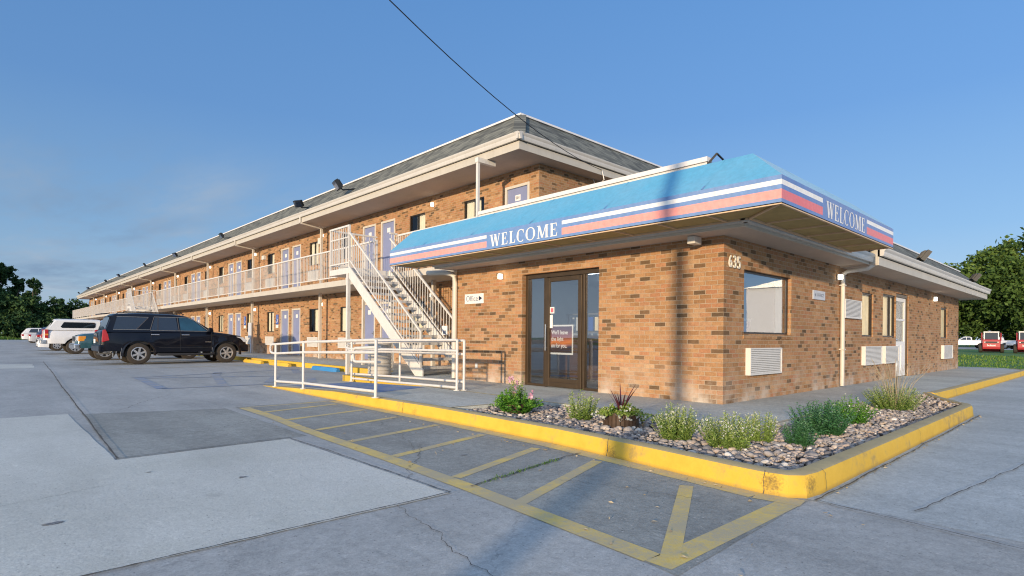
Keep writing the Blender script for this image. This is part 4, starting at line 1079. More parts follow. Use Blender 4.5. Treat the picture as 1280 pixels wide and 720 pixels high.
# sloping cloth, finely divided and a little slack
def cloth(a0, a1, b1, b0, n, mslack, m, nrm):
    a0, a1, b0, b1 = (Vector(p) for p in (a0, a1, b0, b1)); nn = Vector(nrm).normalized()
    rows = 8; g_ = []
    for i in range(n + 1):
        r_ = []
        for j in range(rows + 1):
            p = (a0.lerp(a1, i / n)).lerp(b0.lerp(b1, i / n), j / rows)
            sag = mslack * sin(pi * j / rows) * (0.6 + 0.4 * sin(i * 1.9) ) * min(1, min(i, n - i) / 2 + 0.0)
            r_.append(p - nn * sag)
        g_.append(r_)
    for i in range(n):
        for j in range(rows): mb.quad([g_[i][j], g_[i + 1][j], g_[i + 1][j + 1], g_[i][j + 1]], m, nrm)
cloth((AX, LY, AZ1), (AX, AY, AZ1), (TX, TY, TZ), (TX, LY, TZ), 34, 0.012, M['awn_blue'], (-1, 0, 1))
cloth((AX, AY, AZ1), (RX, AY, AZ1), (RX, TY, TZ), (TX, TY, TZ), 20, 0.012, M['awn_blue'], (0, -1, 1))
mb.quad([(AX, LY, AZ0), (AX, LY, AZ1), (TX, LY, TZ), (TX, LY, AZ0)], M['awn_blue'], (0, 1, 0))
mb.quad([(RX, AY, AZ0), (RX, AY, AZ1), (RX, TY, TZ), (RX, TY, AZ0)], M['awn_blue'], (1, 0, 0))
rs_ = random.Random(4)
for k in range(5):
    y = 5.9 - k * 1.55
    for j in range(8):
        t0, t1 = j / 8, (j + 1) / 8
        def Pq(t, d): return (AX + (TX - AX) * t - 0.006 + 0.012 * sin(pi * t), y + d, AZ1 + (TZ - AZ1) * t + 0.004 - 0.010 * sin(pi * t))
        mb.quad([Pq(t0, -.011), Pq(t0, .011), Pq(t1, .011), Pq(t1, -.011)], M['awn_band'] if j == 0 else M['awn_blue'], (-1, 0, 1))
for k in range(2):
    x = 0.4 + k * 1.6
    for j in range(8):
        t0, t1 = j / 8, (j + 1) / 8
        def Pq(t, d): return (x + d, AY + (TY - AY) * t - 0.006 + 0.012 * sin(pi * t), AZ1 + (TZ - AZ1) * t + 0.004 - 0.010 * sin(pi * t))
        mb.quad([Pq(t0, -.011), Pq(t0, .011), Pq(t1, .011), Pq(t1, -.011)], M['awn_blue'], (0, -1, 1))
cn_ = part(mb, 'canopy', awn, smooth=50)
# valance: one cloth band, each stripe its own face
zc_ = [AZ0, 2.718, 2.826, 2.880, 2.938, AZ1]
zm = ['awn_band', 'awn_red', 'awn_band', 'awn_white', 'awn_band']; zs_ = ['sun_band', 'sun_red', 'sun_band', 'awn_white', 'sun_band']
mb = MB()
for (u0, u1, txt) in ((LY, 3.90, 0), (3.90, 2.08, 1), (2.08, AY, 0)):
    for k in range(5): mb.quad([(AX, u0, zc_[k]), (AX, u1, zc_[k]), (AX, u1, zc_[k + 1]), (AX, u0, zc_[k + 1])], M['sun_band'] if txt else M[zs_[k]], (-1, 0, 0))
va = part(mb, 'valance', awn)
mb = MB()
for (u0, u1, txt) in ((AX, 0.11, 0), (0.11, 1.97, 1), (1.97, RX, 0)):
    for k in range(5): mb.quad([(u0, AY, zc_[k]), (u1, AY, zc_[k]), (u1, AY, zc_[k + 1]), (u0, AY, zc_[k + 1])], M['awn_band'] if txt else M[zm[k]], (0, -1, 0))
vb = part(mb, 'valance', awn)
# WELCOME in seriffed capitals, drawn as strokes
def welcome(parent, facing, u0, u1, z0, z1, off):
    mb = MB(); H = z1 - z0; th, tn = 0.19, 0.075          # thick and thin strokes in letter heights
    L = []                                              # list of polygons, units of letter height
    def seg(x0, y0, x1, y1, w0, w1=None):
        w1 = w1 or w0; L.append([(x0 - w0 / 2, y0), (x0 + w0 / 2, y0), (x1 + w1 / 2, y1), (x1 - w1 / 2, y1)])
    def hbar(x0, x1, y, w=tn): L.append([(x0, y - w / 2), (x1, y - w / 2), (x1, y + w / 2), (x0, y + w / 2)])
    def ring(cx, rx, ry, a0, a1, n=26):
        for i in range(n):
            t0 = a0 + (a1 - a0) * i / n; t1 = a0 + (a1 - a0) * (i + 1) / n
            def P(t, o):
                k = abs(cos(t)); w = tn * 0.7 + (th - tn * 0.7) * k ** 1.3
                return (cx + (rx - (w if o else 0)) * cos(t), 0.5 + (ry - ((tn * 0.85) if o else 0)) * sin(t))
            L.append([P(t0, 0), P(t1, 0), P(t1, 1), P(t0, 1)])
    s = tn * 0.8; x = 0.0
    # W
    seg(x + 0.36, 0, x + 0.14, 1, th); seg(x + 0.36, 0, x + 0.58, 1 - s, tn); seg(x + 0.80, 0, x + 0.58, 1, th); seg(x + 0.80, 0, x + 1.02, 1 - s, tn)
    hbar(x - 0.03, x + 0.32, 1 - s / 2, s); hbar(x + 0.44, x + 0.72, 1 - s / 2, s); hbar(x + 0.90, x + 1.14, 1 - s / 2, s); x += 1.28
    # E
    def E_(x):
        seg(x + 0.16, 0, x + 0.16, 1, th); hbar(x, x + 0.62, s / 2, s); hbar(x, x + 0.58, 1 - s / 2, s); hbar(x + 0.2, x + 0.46, 0.52, s)
        L.append([(x + 0.54, 0), (x + 0.62, 0), (x + 0.66, 0.27), (x + 0.61, 0.27)]); L.append([(x + 0.51, 1), (x + 0.58, 1), (x + 0.60, 0.74), (x + 0.56, 0.74)]); L.append([(x + 0.43, 0.4), (x + 0.48, 0.4), (x + 0.48, 0.64), (x + 0.43, 0.64)])
    E_(x); x += 0.84
    seg(x + 0.16, 0, x + 0.16, 1, th); hbar(x, x + 0.58, s / 2, s); hbar(x, x + 0.34, 1 - s / 2, s); L.append([(x + 0.50, 0), (x + 0.58, 0), (x + 0.62, 0.29), (x + 0.57, 0.29)]); x += 0.76
    ring(x + 0.42, 0.42, 0.52, radians(48), radians(312)); L.append([(x + 0.64, 0.70), (x + 0.71, 0.70), (x + 0.71, 0.98), (x + 0.67, 0.98)]); x += 0.90
    ring(x + 0.47, 0.47, 0.52, 0, 2 * pi, 40); x += 1.10
    seg(x + 0.13, 0, x + 0.17, 1, tn); seg(x + 0.52, 0.04, x + 0.20, 1, th); seg(x + 0.52, 0.04, x + 0.84, 1, tn); seg(x + 0.92, 0, x + 0.90, 1, th)
    hbar(x, x + 0.28, s / 2, s); hbar(x + 0.76, x + 1.08, s / 2, s); hbar(x + 0.02, x + 0.28, 1 - s / 2, s); hbar(x + 0.80, x + 1.06, 1 - s / 2, s); x += 1.22
    E_(x); x += 0.66
    sx = (u1 - u0) / x
    for i, poly in enumerate(L):
        e = off + 0.0004 * (i % 7)
        pts = []
        for (a, b) in poly:
            u = u0 + a * sx; z = z0 + b * H
            pts.append((AX - e, u, z) if facing == 'x' else (u, AY - e, z))
        mb.quad(pts, M['awn_white'], (-1, 0, 0) if facing == 'x' else (0, -1, 0))
    part(mb, 'lettering', parent)
welcome(va, 'x', 3.80, 2.17, 2.715, 2.925, 0.003)
welcome(vb, 'y', 0.24, 1.86, 2.715, 2.93, 0.003)
# under side: liner panels and ribs
mb = MB()
IX, IY = -0.60, -0.64
mb.quad([(AX + .01, LY - .01, AZ0 + .012), (IX, LY - .01, AZ0 + .012), (IX, IY, AZ0 + .012), (AX + .01, AY + .01, AZ0 + .012)], M['awn_under'], (0, 0, -1))
mb.quad([(AX + .01, AY + .01, AZ0 + .012), (IX, IY, AZ0 + .012), (RX - .01, IY, AZ0 + .012), (RX - .01, AY + .01, AZ0 + .012)], M['awn_under'], (0, 0, -1))
un = part(mb, 'under_panel', awn)
mb = MB(); Zr = AZ0 + 0.0
for k in range(11): y = -0.35 + k * 0.74; mb.box(AX + .03, IX - .02, y, y + .025, Zr - .008, Zr + .012, M['awn_rib'])
for k in range(6): x = -0.15 + k * 0.7; mb.box(x, x + .025, AY + .03, IY - .02, Zr - .008, Zr + .012, M['awn_rib'])
mb.box(AX, AX + .028, AY + .03, LY, Zr - .014, Zr + .011, M['awn_rib']); mb.box(AX, RX, AY, AY + .028, Zr - .014, Zr + .011, M['awn_rib'])
mb.box(IX - .02, IX + .008, IY, LY, Zr - .012, Zr + .011, M['awn_rib']); mb.box(IX - .02, RX, IY - .02, IY + .008, Zr - .012, Zr + .011, M['awn_rib'])
mb.bar((AX + .02, AY + .02, Zr - .004), (IX, IY, Zr - .004), .03, .02, M['awn_rib'])
part(mb, 'frame', awn)

# ------------------------------------------------------------------ two storey room wing
XW, XS, XE, Y0, Y1 = 2.8, 1.35, 1.60, 6.5, 90.0       # wall plane, gallery edge, eave fascia
FL2, SL, ZS = 3.04, 2.84, 5.66                       # upper floor, slab underside, eave soffit
wing = thing('motel_wing', (XW, Y0, 0), 'long two storey brick motel wing with lilac doors and an upper gallery', 'building')
PER, C0 = 8.05, 6.66                                 # bay period, centre of first door pair
NB = 11
pairs = [C0 + PER * i for i in range(NB)]
DW, DH = 0.94, 2.06
def door_list(level):
    out = []
    for i, c in enumerate(pairs):
        for s in (-0.67, 0.67):
            y = c + s
            if y < Y0 + 0.6 or y > Y1 - 0.6: continue
            out.append(y)
    return out
win_c = []
for c in pairs:
    for s in (-2.53, 2.53):
        y = c + s
        if Y0 + 0.8 < y < Y1 - 0.8: win_c.append(y)
zb = {0: K + 0.05, 1: FL2 + 0.08}
ops = []
for lv in (0, 1):
    for y in door_list(lv): ops.append((y - DW / 2, y + DW / 2, zb[lv] + 0.001, zb[lv] + DH + 0.06))
    for y in win_c: ops.append((y - 0.47, y + 0.47, zb[lv] + 1.05, zb[lv] + 2.06))
# build bay by bay to keep the sheet light
mb = MB()
cuts = [Y0] + [c + PER / 2 for c in pairs if c + PER / 2 < Y1] + [Y1]
for a, b in zip(cuts[:-1], cuts[1:]):
    oo = [o for o in ops if a < (o[0] + o[1]) / 2 < b]
    wall(mb, 'x', XW, -1, a, b, 0.05, FL2 + 0.0, [o for o in oo if o[2] < 2.5], 0.12, M['brick'])
    wall(mb, 'x', XW, -1, a, b, FL2, ZS + 0.02, [o for o in oo if o[2] > 2.5], 0.12, M['brick'])
wall(mb, 'y', Y0, -1, XW, 15.0, 2.4, ZS + 0.02, [], 0.1, M['brick'])
wall(mb, 'y', Y1, 1, XW, 15.0, 0.05, ZS + 0.02, [], 0.1, M['brick'])
wall(mb, 'x', 15.0, 1, Y0, Y1, 0.05, ZS + 0.02, [], 0.1, M['brick'])
part(mb, 'wall', wing)
wb = Vector((XW, Y0, 0))
def put(me, name, parent, y, z, x=XW):
    return link(name, me, parent, (x - XW, y - Y0, z)) if parent is wing else link(name, me, parent)
# door prototype meshes in local coordinates (origin: door foot centre on the wall plane)
dm = MB(); dm.box(0.035, 0.08, -DW / 2 + 0.065, DW / 2 - 0.065, 0.005, DH, M['door_lilac']); DOOR = dm.mesh('door')
fm = MB()
for s in (-1, 1): fm.box(-0.012, 0.10, s * (DW / 2 - 0.065), s * (DW / 2 + 0.012), 0.0, DH, M['door_frame'])
fm.box(-0.012, 0.10, -DW / 2 - 0.012, DW / 2 + 0.012, DH, DH + 0.072, M['door_frame']); DFR = fm.mesh('frame')
hm_ = MB(); hm_.tube([(0.035, -0.33, 1.0), (-0.02, -0.33, 1.0), (-0.02, -0.24, 1.0)], 0.012, M['chrome'], 6); hm_.box(0.02, 0.035, -0.37, -0.29, 0.92, 1.08, M['chrome']); HND = hm_.mesh('handle')
pm = MB(); pm.box(0.026, 0.034, -0.10, 0.10, 1.70, 1.86, M['sign_white']); PLT = pm.mesh('number_plate')
first_plate = None
for lv in (0, 1):
    for y in door_list(lv):
        d = put(DOOR, 'door', wing, y, zb[lv])
        put(DFR, 'frame', d, 0, 0); put(HND, 'handle', d, 0, 0); p_ = put(PLT, 'number_plate', d, 0, 0)
        if lv == 1 and abs(y - (C0 + 0.67)) < 0.01:
            me = text_mesh('201', 0.105, depth=0.001, bold=0.002)
            for v in me.vertices: v.co = Vector((0.0255 - v.co.z, -v.co.x, 1.78 + v.co.y))
            me.materials.clear(); me.materials.append(M['sign_navy'])
            # the number belongs to this plate alone
            bmj = bmesh.new(); bmj.from_mesh(PLT); n0 = len(bmj.faces); bmj.from_mesh(me); bmj.faces.ensure_lookup_table()
            me2 = PLT.copy(); 
            for f in bmj.faces[n0:]: f.material_index = 1
            bmj.to_mesh(me2); bmj.free(); me2.materials.append(M['sign_navy']); p_.data = me2
# window prototype: dark frame, pane, curtain pair, dark room
W2, WH = 0.47, 1.01
fm = MB(); t = 0.035
for s in (-1, 1): fm.box(0.03, 0.085, s * W2, s * (W2 - t), 0, WH, M['dark_frame'])
fm.box(0.03, 0.085, -W2 + t, W2 - t, 0, t, M['dark_frame']); fm.box(0.03, 0.085, -W2 + t, W2 - t, WH - t, WH, M['dark_frame']); fm.box(0.035, 0.08, -0.015, 0.015, t, WH - t, M['dark_frame'])
fm.box(-0.02, 0.08, -W2 - 0.02, W2 + 0.02, -0.05, -0.002, M['brick']); WFR = fm.mesh('window')
gm = MB(); gm.quad([(0.06, -W2 + t, t), (0.06, W2 - t, t), (0.06, W2 - t, WH - t), (0.06, -W2 + t, WH - t)], M['pane'], (-1, 0, 0)); WPN = gm.mesh('pane')
CUR = []
for v in range(4):
    cm = MB()
    if v == 0: curtain_mb(cm, 'x', 0.115, -W2, W2, -0.02, WH, M['curtain'], 10)
    if v == 1: curtain_mb(cm, 'x', 0.115, -W2, 0.12, -0.02, WH, M['curtain_white'], 6)
    if v == 2: curtain_mb(cm, 'x', 0.115, -W2, -0.05, -0.02, WH, M['curtain'], 5)
    if v == 3: curtain_mb(cm, 'x', 0.115, -0.2, W2, -0.02, WH, M['curtain_white'], 7)
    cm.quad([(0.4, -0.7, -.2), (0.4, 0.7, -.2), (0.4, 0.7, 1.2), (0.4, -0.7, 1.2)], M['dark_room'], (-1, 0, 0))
    CUR.append(cm.mesh('curtain', smooth=40))
acm = ac_unit(wing, 'x', 0.0, -0.53, 0.53, 0.40, 0.82, 0.06); ACM = acm.mesh('air_conditioner')
rr = random.Random(21)
for lv in (0, 1):
    for y in win_c:
        wv = put(WFR, 'window', wing, y, zb[lv] + 1.05)
        put(WPN, 'pane', wv, 0, 0); put(CUR[rr.choice((0, 0, 1, 3)) if lv == 0 else rr.choice((1, 2, 2, 3))], 'curtain', wv, 0, 0)
        put(ACM, 'air_conditioner', wing, y, zb[lv])
# gallery slab, soffits
mb = MB()
mb.box(XS, XW - 0.003, Y0 + 0.003, Y1 + 3.4, SL, FL2 - 0.002, M['slab']); 
mb.box(XW, 6.0, Y1 + 0.003, Y1 + 3.4, SL, FL2 - 0.002, M['slab'])
part(mb, 'balcony_slab', wing, bevel=0.008)
ov = 0.49
mb = MB(); mb.box(XE + 0.03, 15.2, Y0 - ov + 0.03, Y1 + 0.9, ZS, ZS + 0.03, M['soffit']); part(mb, 'soffit', wing)
mb = MB()
mb.box(XE, XE + 0.028, Y0 - ov, Y1 + 0.93, ZS - 0.012, ZS + 0.185, M['fascia']); mb.box(XE + 0.028, 15.2, Y0 - ov, Y0 - ov + 0.028, ZS - 0.012, ZS + 0.185, M['fascia'])
mb.box(XE + 0.028, 15.2, Y1 + 0.902, Y1 + 0.93, ZS - 0.012, ZS + 0.185, M['fascia'])
part(mb, 'fascia', wing, bevel=0.004)
mb = MB(); gutter(mb, 'x', XE, -1, Y0 - ov - 0.115, Y1 + 0.95, ZS + 0.20, ZS + 0.375, 0.115, M['gutter']); gutter(mb, 'y', Y0 - ov, -1, XE - 0.115, 15.2, ZS + 0.20, ZS + 0.375, 0.115, M['gutter'])
part(mb, 'gutter', wing, smooth=35, recalc=True)
mb = MB(); zr0, zr1 = ZS + 0.36, 6.98; i = 1.0
xa, ya = XE - 0.03, Y0 - ov - 0.03
mb.quad([(xa, ya, zr0), (xa, Y1 + 0.93, zr0), (xa + i, Y1 - 0.07, zr1), (xa + i, ya + i, zr1)], M['shingle'], (-1, 0, 1))
mb.quad([(xa, ya, zr0), (15.2, ya, zr0), (15.2, ya + i, zr1), (xa + i, ya + i, zr1)], M['shingle'], (0, -1, 1))
mb.quad([(xa, Y1 + 0.93, zr0), (15.2, Y1 + 0.93, zr0), (15.2, Y1 - 0.07, zr1), (xa + i, Y1 - 0.07, zr1)], M['shingle'], (0, 1, 1))
mb.quad([(xa + i, ya + i, zr1), (15.2, ya + i, zr1), (15.2, Y1 - .07, zr1), (xa + i, Y1 - .07, zr1)], M['shingle'], (0, 0, 1))
mb.quad([(15.2, ya, zr0), (15.2, Y1 + .93, zr0), (15.2, Y1 - .07, zr1), (15.2, ya + i, zr1)], M['shingle'], (1, 0, 0))
# hip cap
mb.bar((xa - 0.005, ya - 0.005, zr0 + .01), (xa + i, ya + i, zr1 + .01), 0.30, 0.012, M['shingle'], up=(-0.5, -0.5, 1))
wr = part(mb, 'roof', wing)
mb = MB(); mb.box(xa + i - 0.05, xa + i + 0.08, ya + i - 0.05, Y1 - 0.1, zr1, zr1 + 0.05, M['coping']); mb.box(xa + i + 0.08, 15.2, ya + i - 0.05, ya + i + 0.08, zr1, zr1 + 0.05, M['coping'])
part(mb, 'coping', wr)
# floodlights along the eave
for i, y in enumerate((15.05, 18.4, 28.3, 38.0, 47.3, 58.6, 65.8, 78.5, 87.0)):
    o = link('floodlight', FLM, wing, (1.34 - XW, y - Y0, ZS + (0.77, 0.66, .62, .58, .72, .74, .72, .70, .58)[i]), radians((-14, 25, -8, 10, -12, 8, 0, 14, -5)[i]))
    if i == 0: o.scale = (1.25, 1.25, 1.25)
# columns with the rain leader that crosses under the eave, both floors
cm = MB(); cm.box(-0.05, 0.05, -0.05, 0.05, K, SL, M['cream']); COLG = cm.mesh('column')
cm = MB(); cm.box(-0.045, 0.045, -0.045, 0.045, FL2, ZS - 0.16, M['cream'])
cm.bar((0, 0, ZS - 0.13), (XE - 2.45 - 0.02, 0.0, ZS - 0.03), 0.075, 0.075, M['cream']); cm.bar((XE - 2.45 - 0.05, 0, ZS - 0.03), (XE - 2.45 - 0.05, 0, ZS + 0.24), 0.075, 0.06, M['cream']); COLU = cm.mesh('downspout')
ycols = [10.68 + PER * k for k in range(10)]
for k, y in enumerate(ycols):
    link('column', COLG, wing, (2.42 - XW, y - Y0, 0))
    if k: link('downspout', COLU, wing, (2.45 - XW, y - Y0, 0))
for y in ycols:
    for lv, z in ((0, 2.22), (1, 2.22)):
        wall_lamp(wing, 'x', XW, y + 0.55, zb[lv] + z, s=0.75)
# slim gallery posts near the corner
mb = MB(); mb.box(XS - 0.035, XS + 0.035, 7.22, 7.29, FL2, ZS - 0.13, M['white_rail']); mb.box(XS - 0.05, XE + 0.3, 7.20, 7.31, ZS - 0.13, ZS - 0.013, M['white_rail']); part(mb, 'post', wing)
mb = MB(); mb.box(1.25, 1.33, 12.96, 13.04, K, SL, M['cream']); part(mb, 'column', wing)
# railing of the gallery
LA, LB = 11.05, 12.30                                # stair landing gap
def rail_run(mb, ya, yb, x=XS + 0.03, zf=FL2, h=1.13, step=0.125, posts=None, m=M['white_rail']):
    mb.box(x - 0.028, x + 0.028, ya, yb, zf + h - 0.05, zf + h, m); mb.box(x - 0.018, x + 0.018, ya, yb, zf + 0.12, zf + 0.155, m)
    n = int((yb - ya) / step)
    for k in range(1, n):
        y = ya + (yb - ya) * k / n; mb.box(x - 0.008, x + 0.008, y - 0.008, y + 0.008, zf + 0.155, zf + h - 0.05, m)
    np_ = max(1, round((yb - ya) / 2.0))
    for k in range(np_ + 1):
        y = ya + 0.02 + (yb - ya - 0.04) * k / np_; mb.box(x - 0.02, x + 0.02, y - 0.02, y + 0.02, zf, zf + h - 0.05, m)
gaps = [(LA, LB), (LA + PER * 4, LB + PER * 4)]
mb = MB(); rail_run(mb, Y0 - 0.3, LA); part(mb, 'railing', wing)
mb = MB(); rail_run(mb, LB, LA + PER * 4, step=0.135); part(mb, 'railing', wing)
mb = MB(); rail_run(mb, LB + PER * 4, 95.0 - 1.6, step=0.16); part(mb, 'railing', wing)
mb = MB()
for k in range(34): x = XS + k * 0.137; mb.box(x - .012, x + .012, 93.36, 93.384, FL2 + .15, FL2 + 1.08, M['white_rail'])
mb.box(XS, 6.0, 93.34, 93.4, FL2 + 1.08, FL2 + 1.13, M['white_rail']); mb.box(XS, 6.0, 93.35, 93.39, FL2 + .12, FL2 + .155, M['white_rail']); part(mb, 'railing', wing)
for y in (93.3,):
    mb = MB(); mb.box(XS, XS + 0.1, y - 0.1, y, 0.0, SL, M['cream']); part(mb, 'column', wing)
# small things fixed to the wing: meter boxes and blue parking signs
mb = MB(); mb.box(2.40 - 0.12, 2.40 - 0.055, 26.55, 26.95, 0.95, 1.72, M['sign_grey']); mb.tube([(2.36, 26.75, 0.16), (2.36, 26.75, 0.95)], 0.04, M['sign_grey'], 8); part(mb, 'meter_box', wing, bevel=0.006)
for a_ in ((19.35, 19.6, 5.0, 5.25), (25.95, 26.25, 4.95, 5.15)):
    mb = MB(); mb.box(XW - 0.12, XW - 0.003, *a_, M['ac']); part(mb, 'junction_box', wing)
def access_sign(y, label):
    mb = MB(); mb.box(XW - 0.022, XW - 0.004, y - 0.15, y + 0.15, 1.62, 2.10, M['sign_blue']); mb.box(XW - 0.022, XW - 0.004, y - 0.15, y + 0.15, 1.45, 1.60, M['sign_white'])
    s = tag(part(mb, 'parking_sign'), label, 'sign')
    mb = MB(); x = XW - 0.026
    # wheelchair pictogram: head, body stroke, wheel
    mb.lathe([(0.0, 0.0), (0.028, 0.0)], M['sign_white'], 12, 'y'); 
    for i_ in range(len(mb.v)):
        a, b_, c_ = mb.v[i_]; mb.v[i_] = (x, y + a - 0.01, 2.03 + c_)
    mb.box(x - .001, x, y - 0.025, y + 0.005, 1.86, 2.0, M['sign_white']); mb.box(x - .001, x, y - 0.085, y + 0.005, 1.84, 1.865, M['sign_white']); mb.box(x - .001, x, y - 0.10, y - 0.078, 1.72, 1.865, M['sign_white'])
    n = 18
    for k in range(n):
        t0 = radians(120) + radians(250) * k / n; t1 = radians(120) + radians(250) * (k + 1) / n
        mb.quad([(x - .0005, y + .02 + .085 * cos(t0), 1.79 + .085 * sin(t0)), (x - .0005, y + .02 + .085 * cos(t1), 1.79 + .085 * sin(t1)), (x - .0005, y + .02 + .062 * cos(t1), 1.79 + .062 * sin(t1)), (x - .0005, y + .02 + .062 * cos(t0), 1.79 + .062 * sin(t0))], M['sign_white'], (-1, 0, 0))
    part(mb, 'symbol', s)
access_sign(24.35, 'blue wheelchair sign on the ground floor brick, nearer of the two')
access_sign(29.0, 'blue wheelchair sign on the ground floor brick, farther of the two')

# ------------------------------------------------------------------ staircase
def staircase():
    st = thing('staircase', (0.5, 7.5, 0), 'white metal stairs with open treads rising to the gallery beside the office', 'staircase')
    m = M['white_rail']
    xl, xr, y0, y1, z0, z1 = -0.2, 1.10, 7.35, 11.05, K, FL2
    sl = (z1 - z0) / (y1 - y0)
    def zt(y): return z0 + (y - y0) * sl
    for x in (xl, xr):
        mb = MB(); s = 0.02
        mb.prism([(y0, K), (y0 + 0.32, K), (y1 + 0.02, zt(y1) - 0.30), (y1 + 0.02, zt(y1) + 0.04), (y0, K + 0.16)], 'x', x - s, x + s, m)
        part(mb, 'stringer', st, bevel=0.005)
    n = 15
    tm = MB(); tm.box(xl + 0.022, xr - 0.022, -0.14, 0.14, -0.02, 0.02, M['tread']); tm.box(xl + 0.022, xr - 0.022, -0.145, -0.141, -0.045, 0.022, M['tread']); TR = tm.mesh('tread', (0.5, 0, 0))
    for k in range(1, n): link('tread', TR, st, (0, y0 + (y1 - y0) * k / n - 7.5 + 0.12, z0 + (z1 - z0) * k / n))
    for x in (xl, xr):
        mb = MB()
        def R(y, h): return (x, y, zt(y) + h)
        mb.bar(R(y0 + 0.1, 0.98), R(y1, 0.98), 0.045, 0.045, m); mb.bar(R(y0 + 0.1, 0.20), R(y1, 0.20), 0.03, 0.03, m)
        mb.bar((x, y0 + 0.1, K + 0.1), (x, y0 + 0.1, zt(y0 + 0.1) + 1.0), 0.05, 0.05, m)
        nb_ = 29
        for k in range(1, nb_):
            y = y0 + 0.1 + (y1 - y0 - 0.1) * k / nb_; mb.bar(R(y, 0.20), R(y, 0.97), 0.017, 0.017, m)
        part(mb, 'railing', st)
    # landing
    mb = MB(); mb.box(xl - 0.02, XS - 0.004, y1 + 0.022, LB, z1 - 0.17, z1, m); part(mb, 'landing', st, bevel=0.006)
    mb = MB(); h = 1.22
    mb.box(xl - 0.03, xl + 0.03, y1 + 0.03, LB, z1 + h - 0.05, z1 + h, m); mb.box(xl - 0.015, xl + 0.015, y1 + 0.03, LB, z1 + 0.13, z1 + 0.165, m); mb.box(xl - 0.012, xl + 0.012, y1 + .03, LB, z1 + 0.86, z1 + 0.89, m)
    for k in range(11): y = y1 + 0.06 + (LB - y1 - 0.1) * k / 10; mb.box(xl - .008, xl + .008, y - .008, y + .008, z1 + .165, z1 + h - .05, m)
    for y in (y1 + 0.04, LB - 0.04): mb.box(xl - .025, xl + .025, y - .025, y + .025, z1, z1 + h, m)
    part(mb, 'landing_railing', st)
    mb = MB()
    mb.box(xl + 0.03, XS, LB - 0.05, LB - 0.0, z1 + h - 0.05, z1 + h - 0.002, m); mb.box(xl, XS, LB - 0.04, LB - 0.01, z1 + 0.13, z1 + 0.165, m)
    for k in range(1, 12): x = xl + (XS - xl) * k / 12; mb.box(x - .008, x + .008, LB - .033, LB - .017, z1 + .165, z1 + h - .05, m)
    part(mb, 'landing_railing', st)
    mb = MB()
    # short run between the stair head and the gallery railing
    mb.box(xr, XS, y1 + 0.0, y1 + 0.05, z1 + h - 0.1, z1 + h - 0.05, m)
    for k in range(3): x = xr + 0.06 + k * 0.09; mb.box(x - .008, x + .008, y1 + .015, y1 + .031, z1 + .02, z1 + h - .1, m)
    part(mb, 'landing_railing', st)
    for x in (xl, xr + 0.1):
        mb = MB(); mb.box(x - 0.045, x + 0.045, y1 + 0.04, y1 + 0.13, 0.0, z1 - 0.171, m); part(mb, 'post', st)
    return st
st = staircase()
st2 = copy_tree(st); st2.location.y += PER * 4
st2['label'] = 'distant white metal staircase seen above the dark SUV roof'
st2['group'] = st['group'] = 'metal staircases to the gallery'
mb = MB(); mb.box(1.04, 1.05, 8.08, 8.32, 1.14, 1.38, M['sign_white']); mb.box(1.037, 1.0395, 8.13, 8.27, 1.17, 1.26, M['text_grey'])
sgn = part(mb, 'stair_sign'); sgn.scale = (1, 1, 1)
tag(sgn, 'small white notice hung on the right handrail of the stairs', 'sign')

# ------------------------------------------------------------------ ramp railings
def pipe_rail(name, pts_list, posts, label, r=0.024):
    mb = MB()
    for pts in pts_list: mb.tube(pts, r, M['white_rail'], 10)
    for p in posts: mb.tube([p[0], p[1]], r * 1.05, M['white_rail'], 10); mb.lathe([(0, 0.012), (0.06, 0.012), (0.06, 0.0)], M['white_rail'], 12, 'z', p[0])
    o = part(mb, name, smooth=40); tag(o, label, 'railing', 'white pipe railings of the ramp'); return o
# outer railing stands on the rising kerb
def loop(a, b, d, n=8):
    """end loop joining upper and lower rail: a upper end, b lower end, d outward"""
    out = []; a = Vector(a); b = Vector(b); d = Vector(d)
    c = (a + b) / 2; h = (a - b) / 2
    k = 0.75
    for i in range(n + 1):
        t = pi / 2 - pi * i / n
        s, q = sin(t), cos(t)
        e = 3.2
        s_ = math.copysign(abs(s) ** (2 / e), s); q_ = abs(q) ** (2 / e)
        out.append(tuple(c + h * s_ + d * q_))
    return out
P1, P2, P3 = (-3.42, 7.95), (-3.43, 6.55), (-3.50, 3.75)
H1, H2, H3 = 0.91, 0.97, 1.04
def p3_(p, z): return (p[0], p[1], z)
up_ = [p3_(P3, H3), p3_(P2, H2), p3_(P1, H1)]; lo_ = [p3_(P3, H3 - 0.19), p3_(P2, H2 - 0.19), p3_(P1, H1 - 0.19)]
lp = loop(up_[-1], lo_[-1], (0.0, 0.30, 0))
inb = [(-3.42, 3.78, 0.93), (-3.42, 4.5, 0.90)]; inl = [(-3.42, 3.78, 0.70), (-3.42, 4.5, 0.68)]
pipe_rail('ramp_railing', [up_ + lp[1:-1] + lo_[::-1], [p3_(P3, 0.26), p3_(P2, 0.20), p3_(P1, 0.15)], inb + loop(inb[-1], inl[-1], (0, 0.12, 0))[1:-1] + inl[::-1], [(-3.50, 3.76, 0.93), (-3.42, 3.78, 0.93)], [(-3.50, 3.76, 0.70), (-3.42, 3.78, 0.70)]],
          [(p3_(P3, 0.165), p3_(P3, H3)), (p3_(P2, 0.09), p3_(P2, H2)), (p3_(P1, 0.04), p3_(P1, H1))], 'outer white pipe railing along the yellow kerb of the blue ramp')
A1, A2 = (-1.72, 4.06), (-1.62, 8.15)
up1 = [p3_(A1, 1.04), p3_(A2, 0.99)]; lo1 = [p3_(A1, 0.85), p3_(A2, 0.80)]
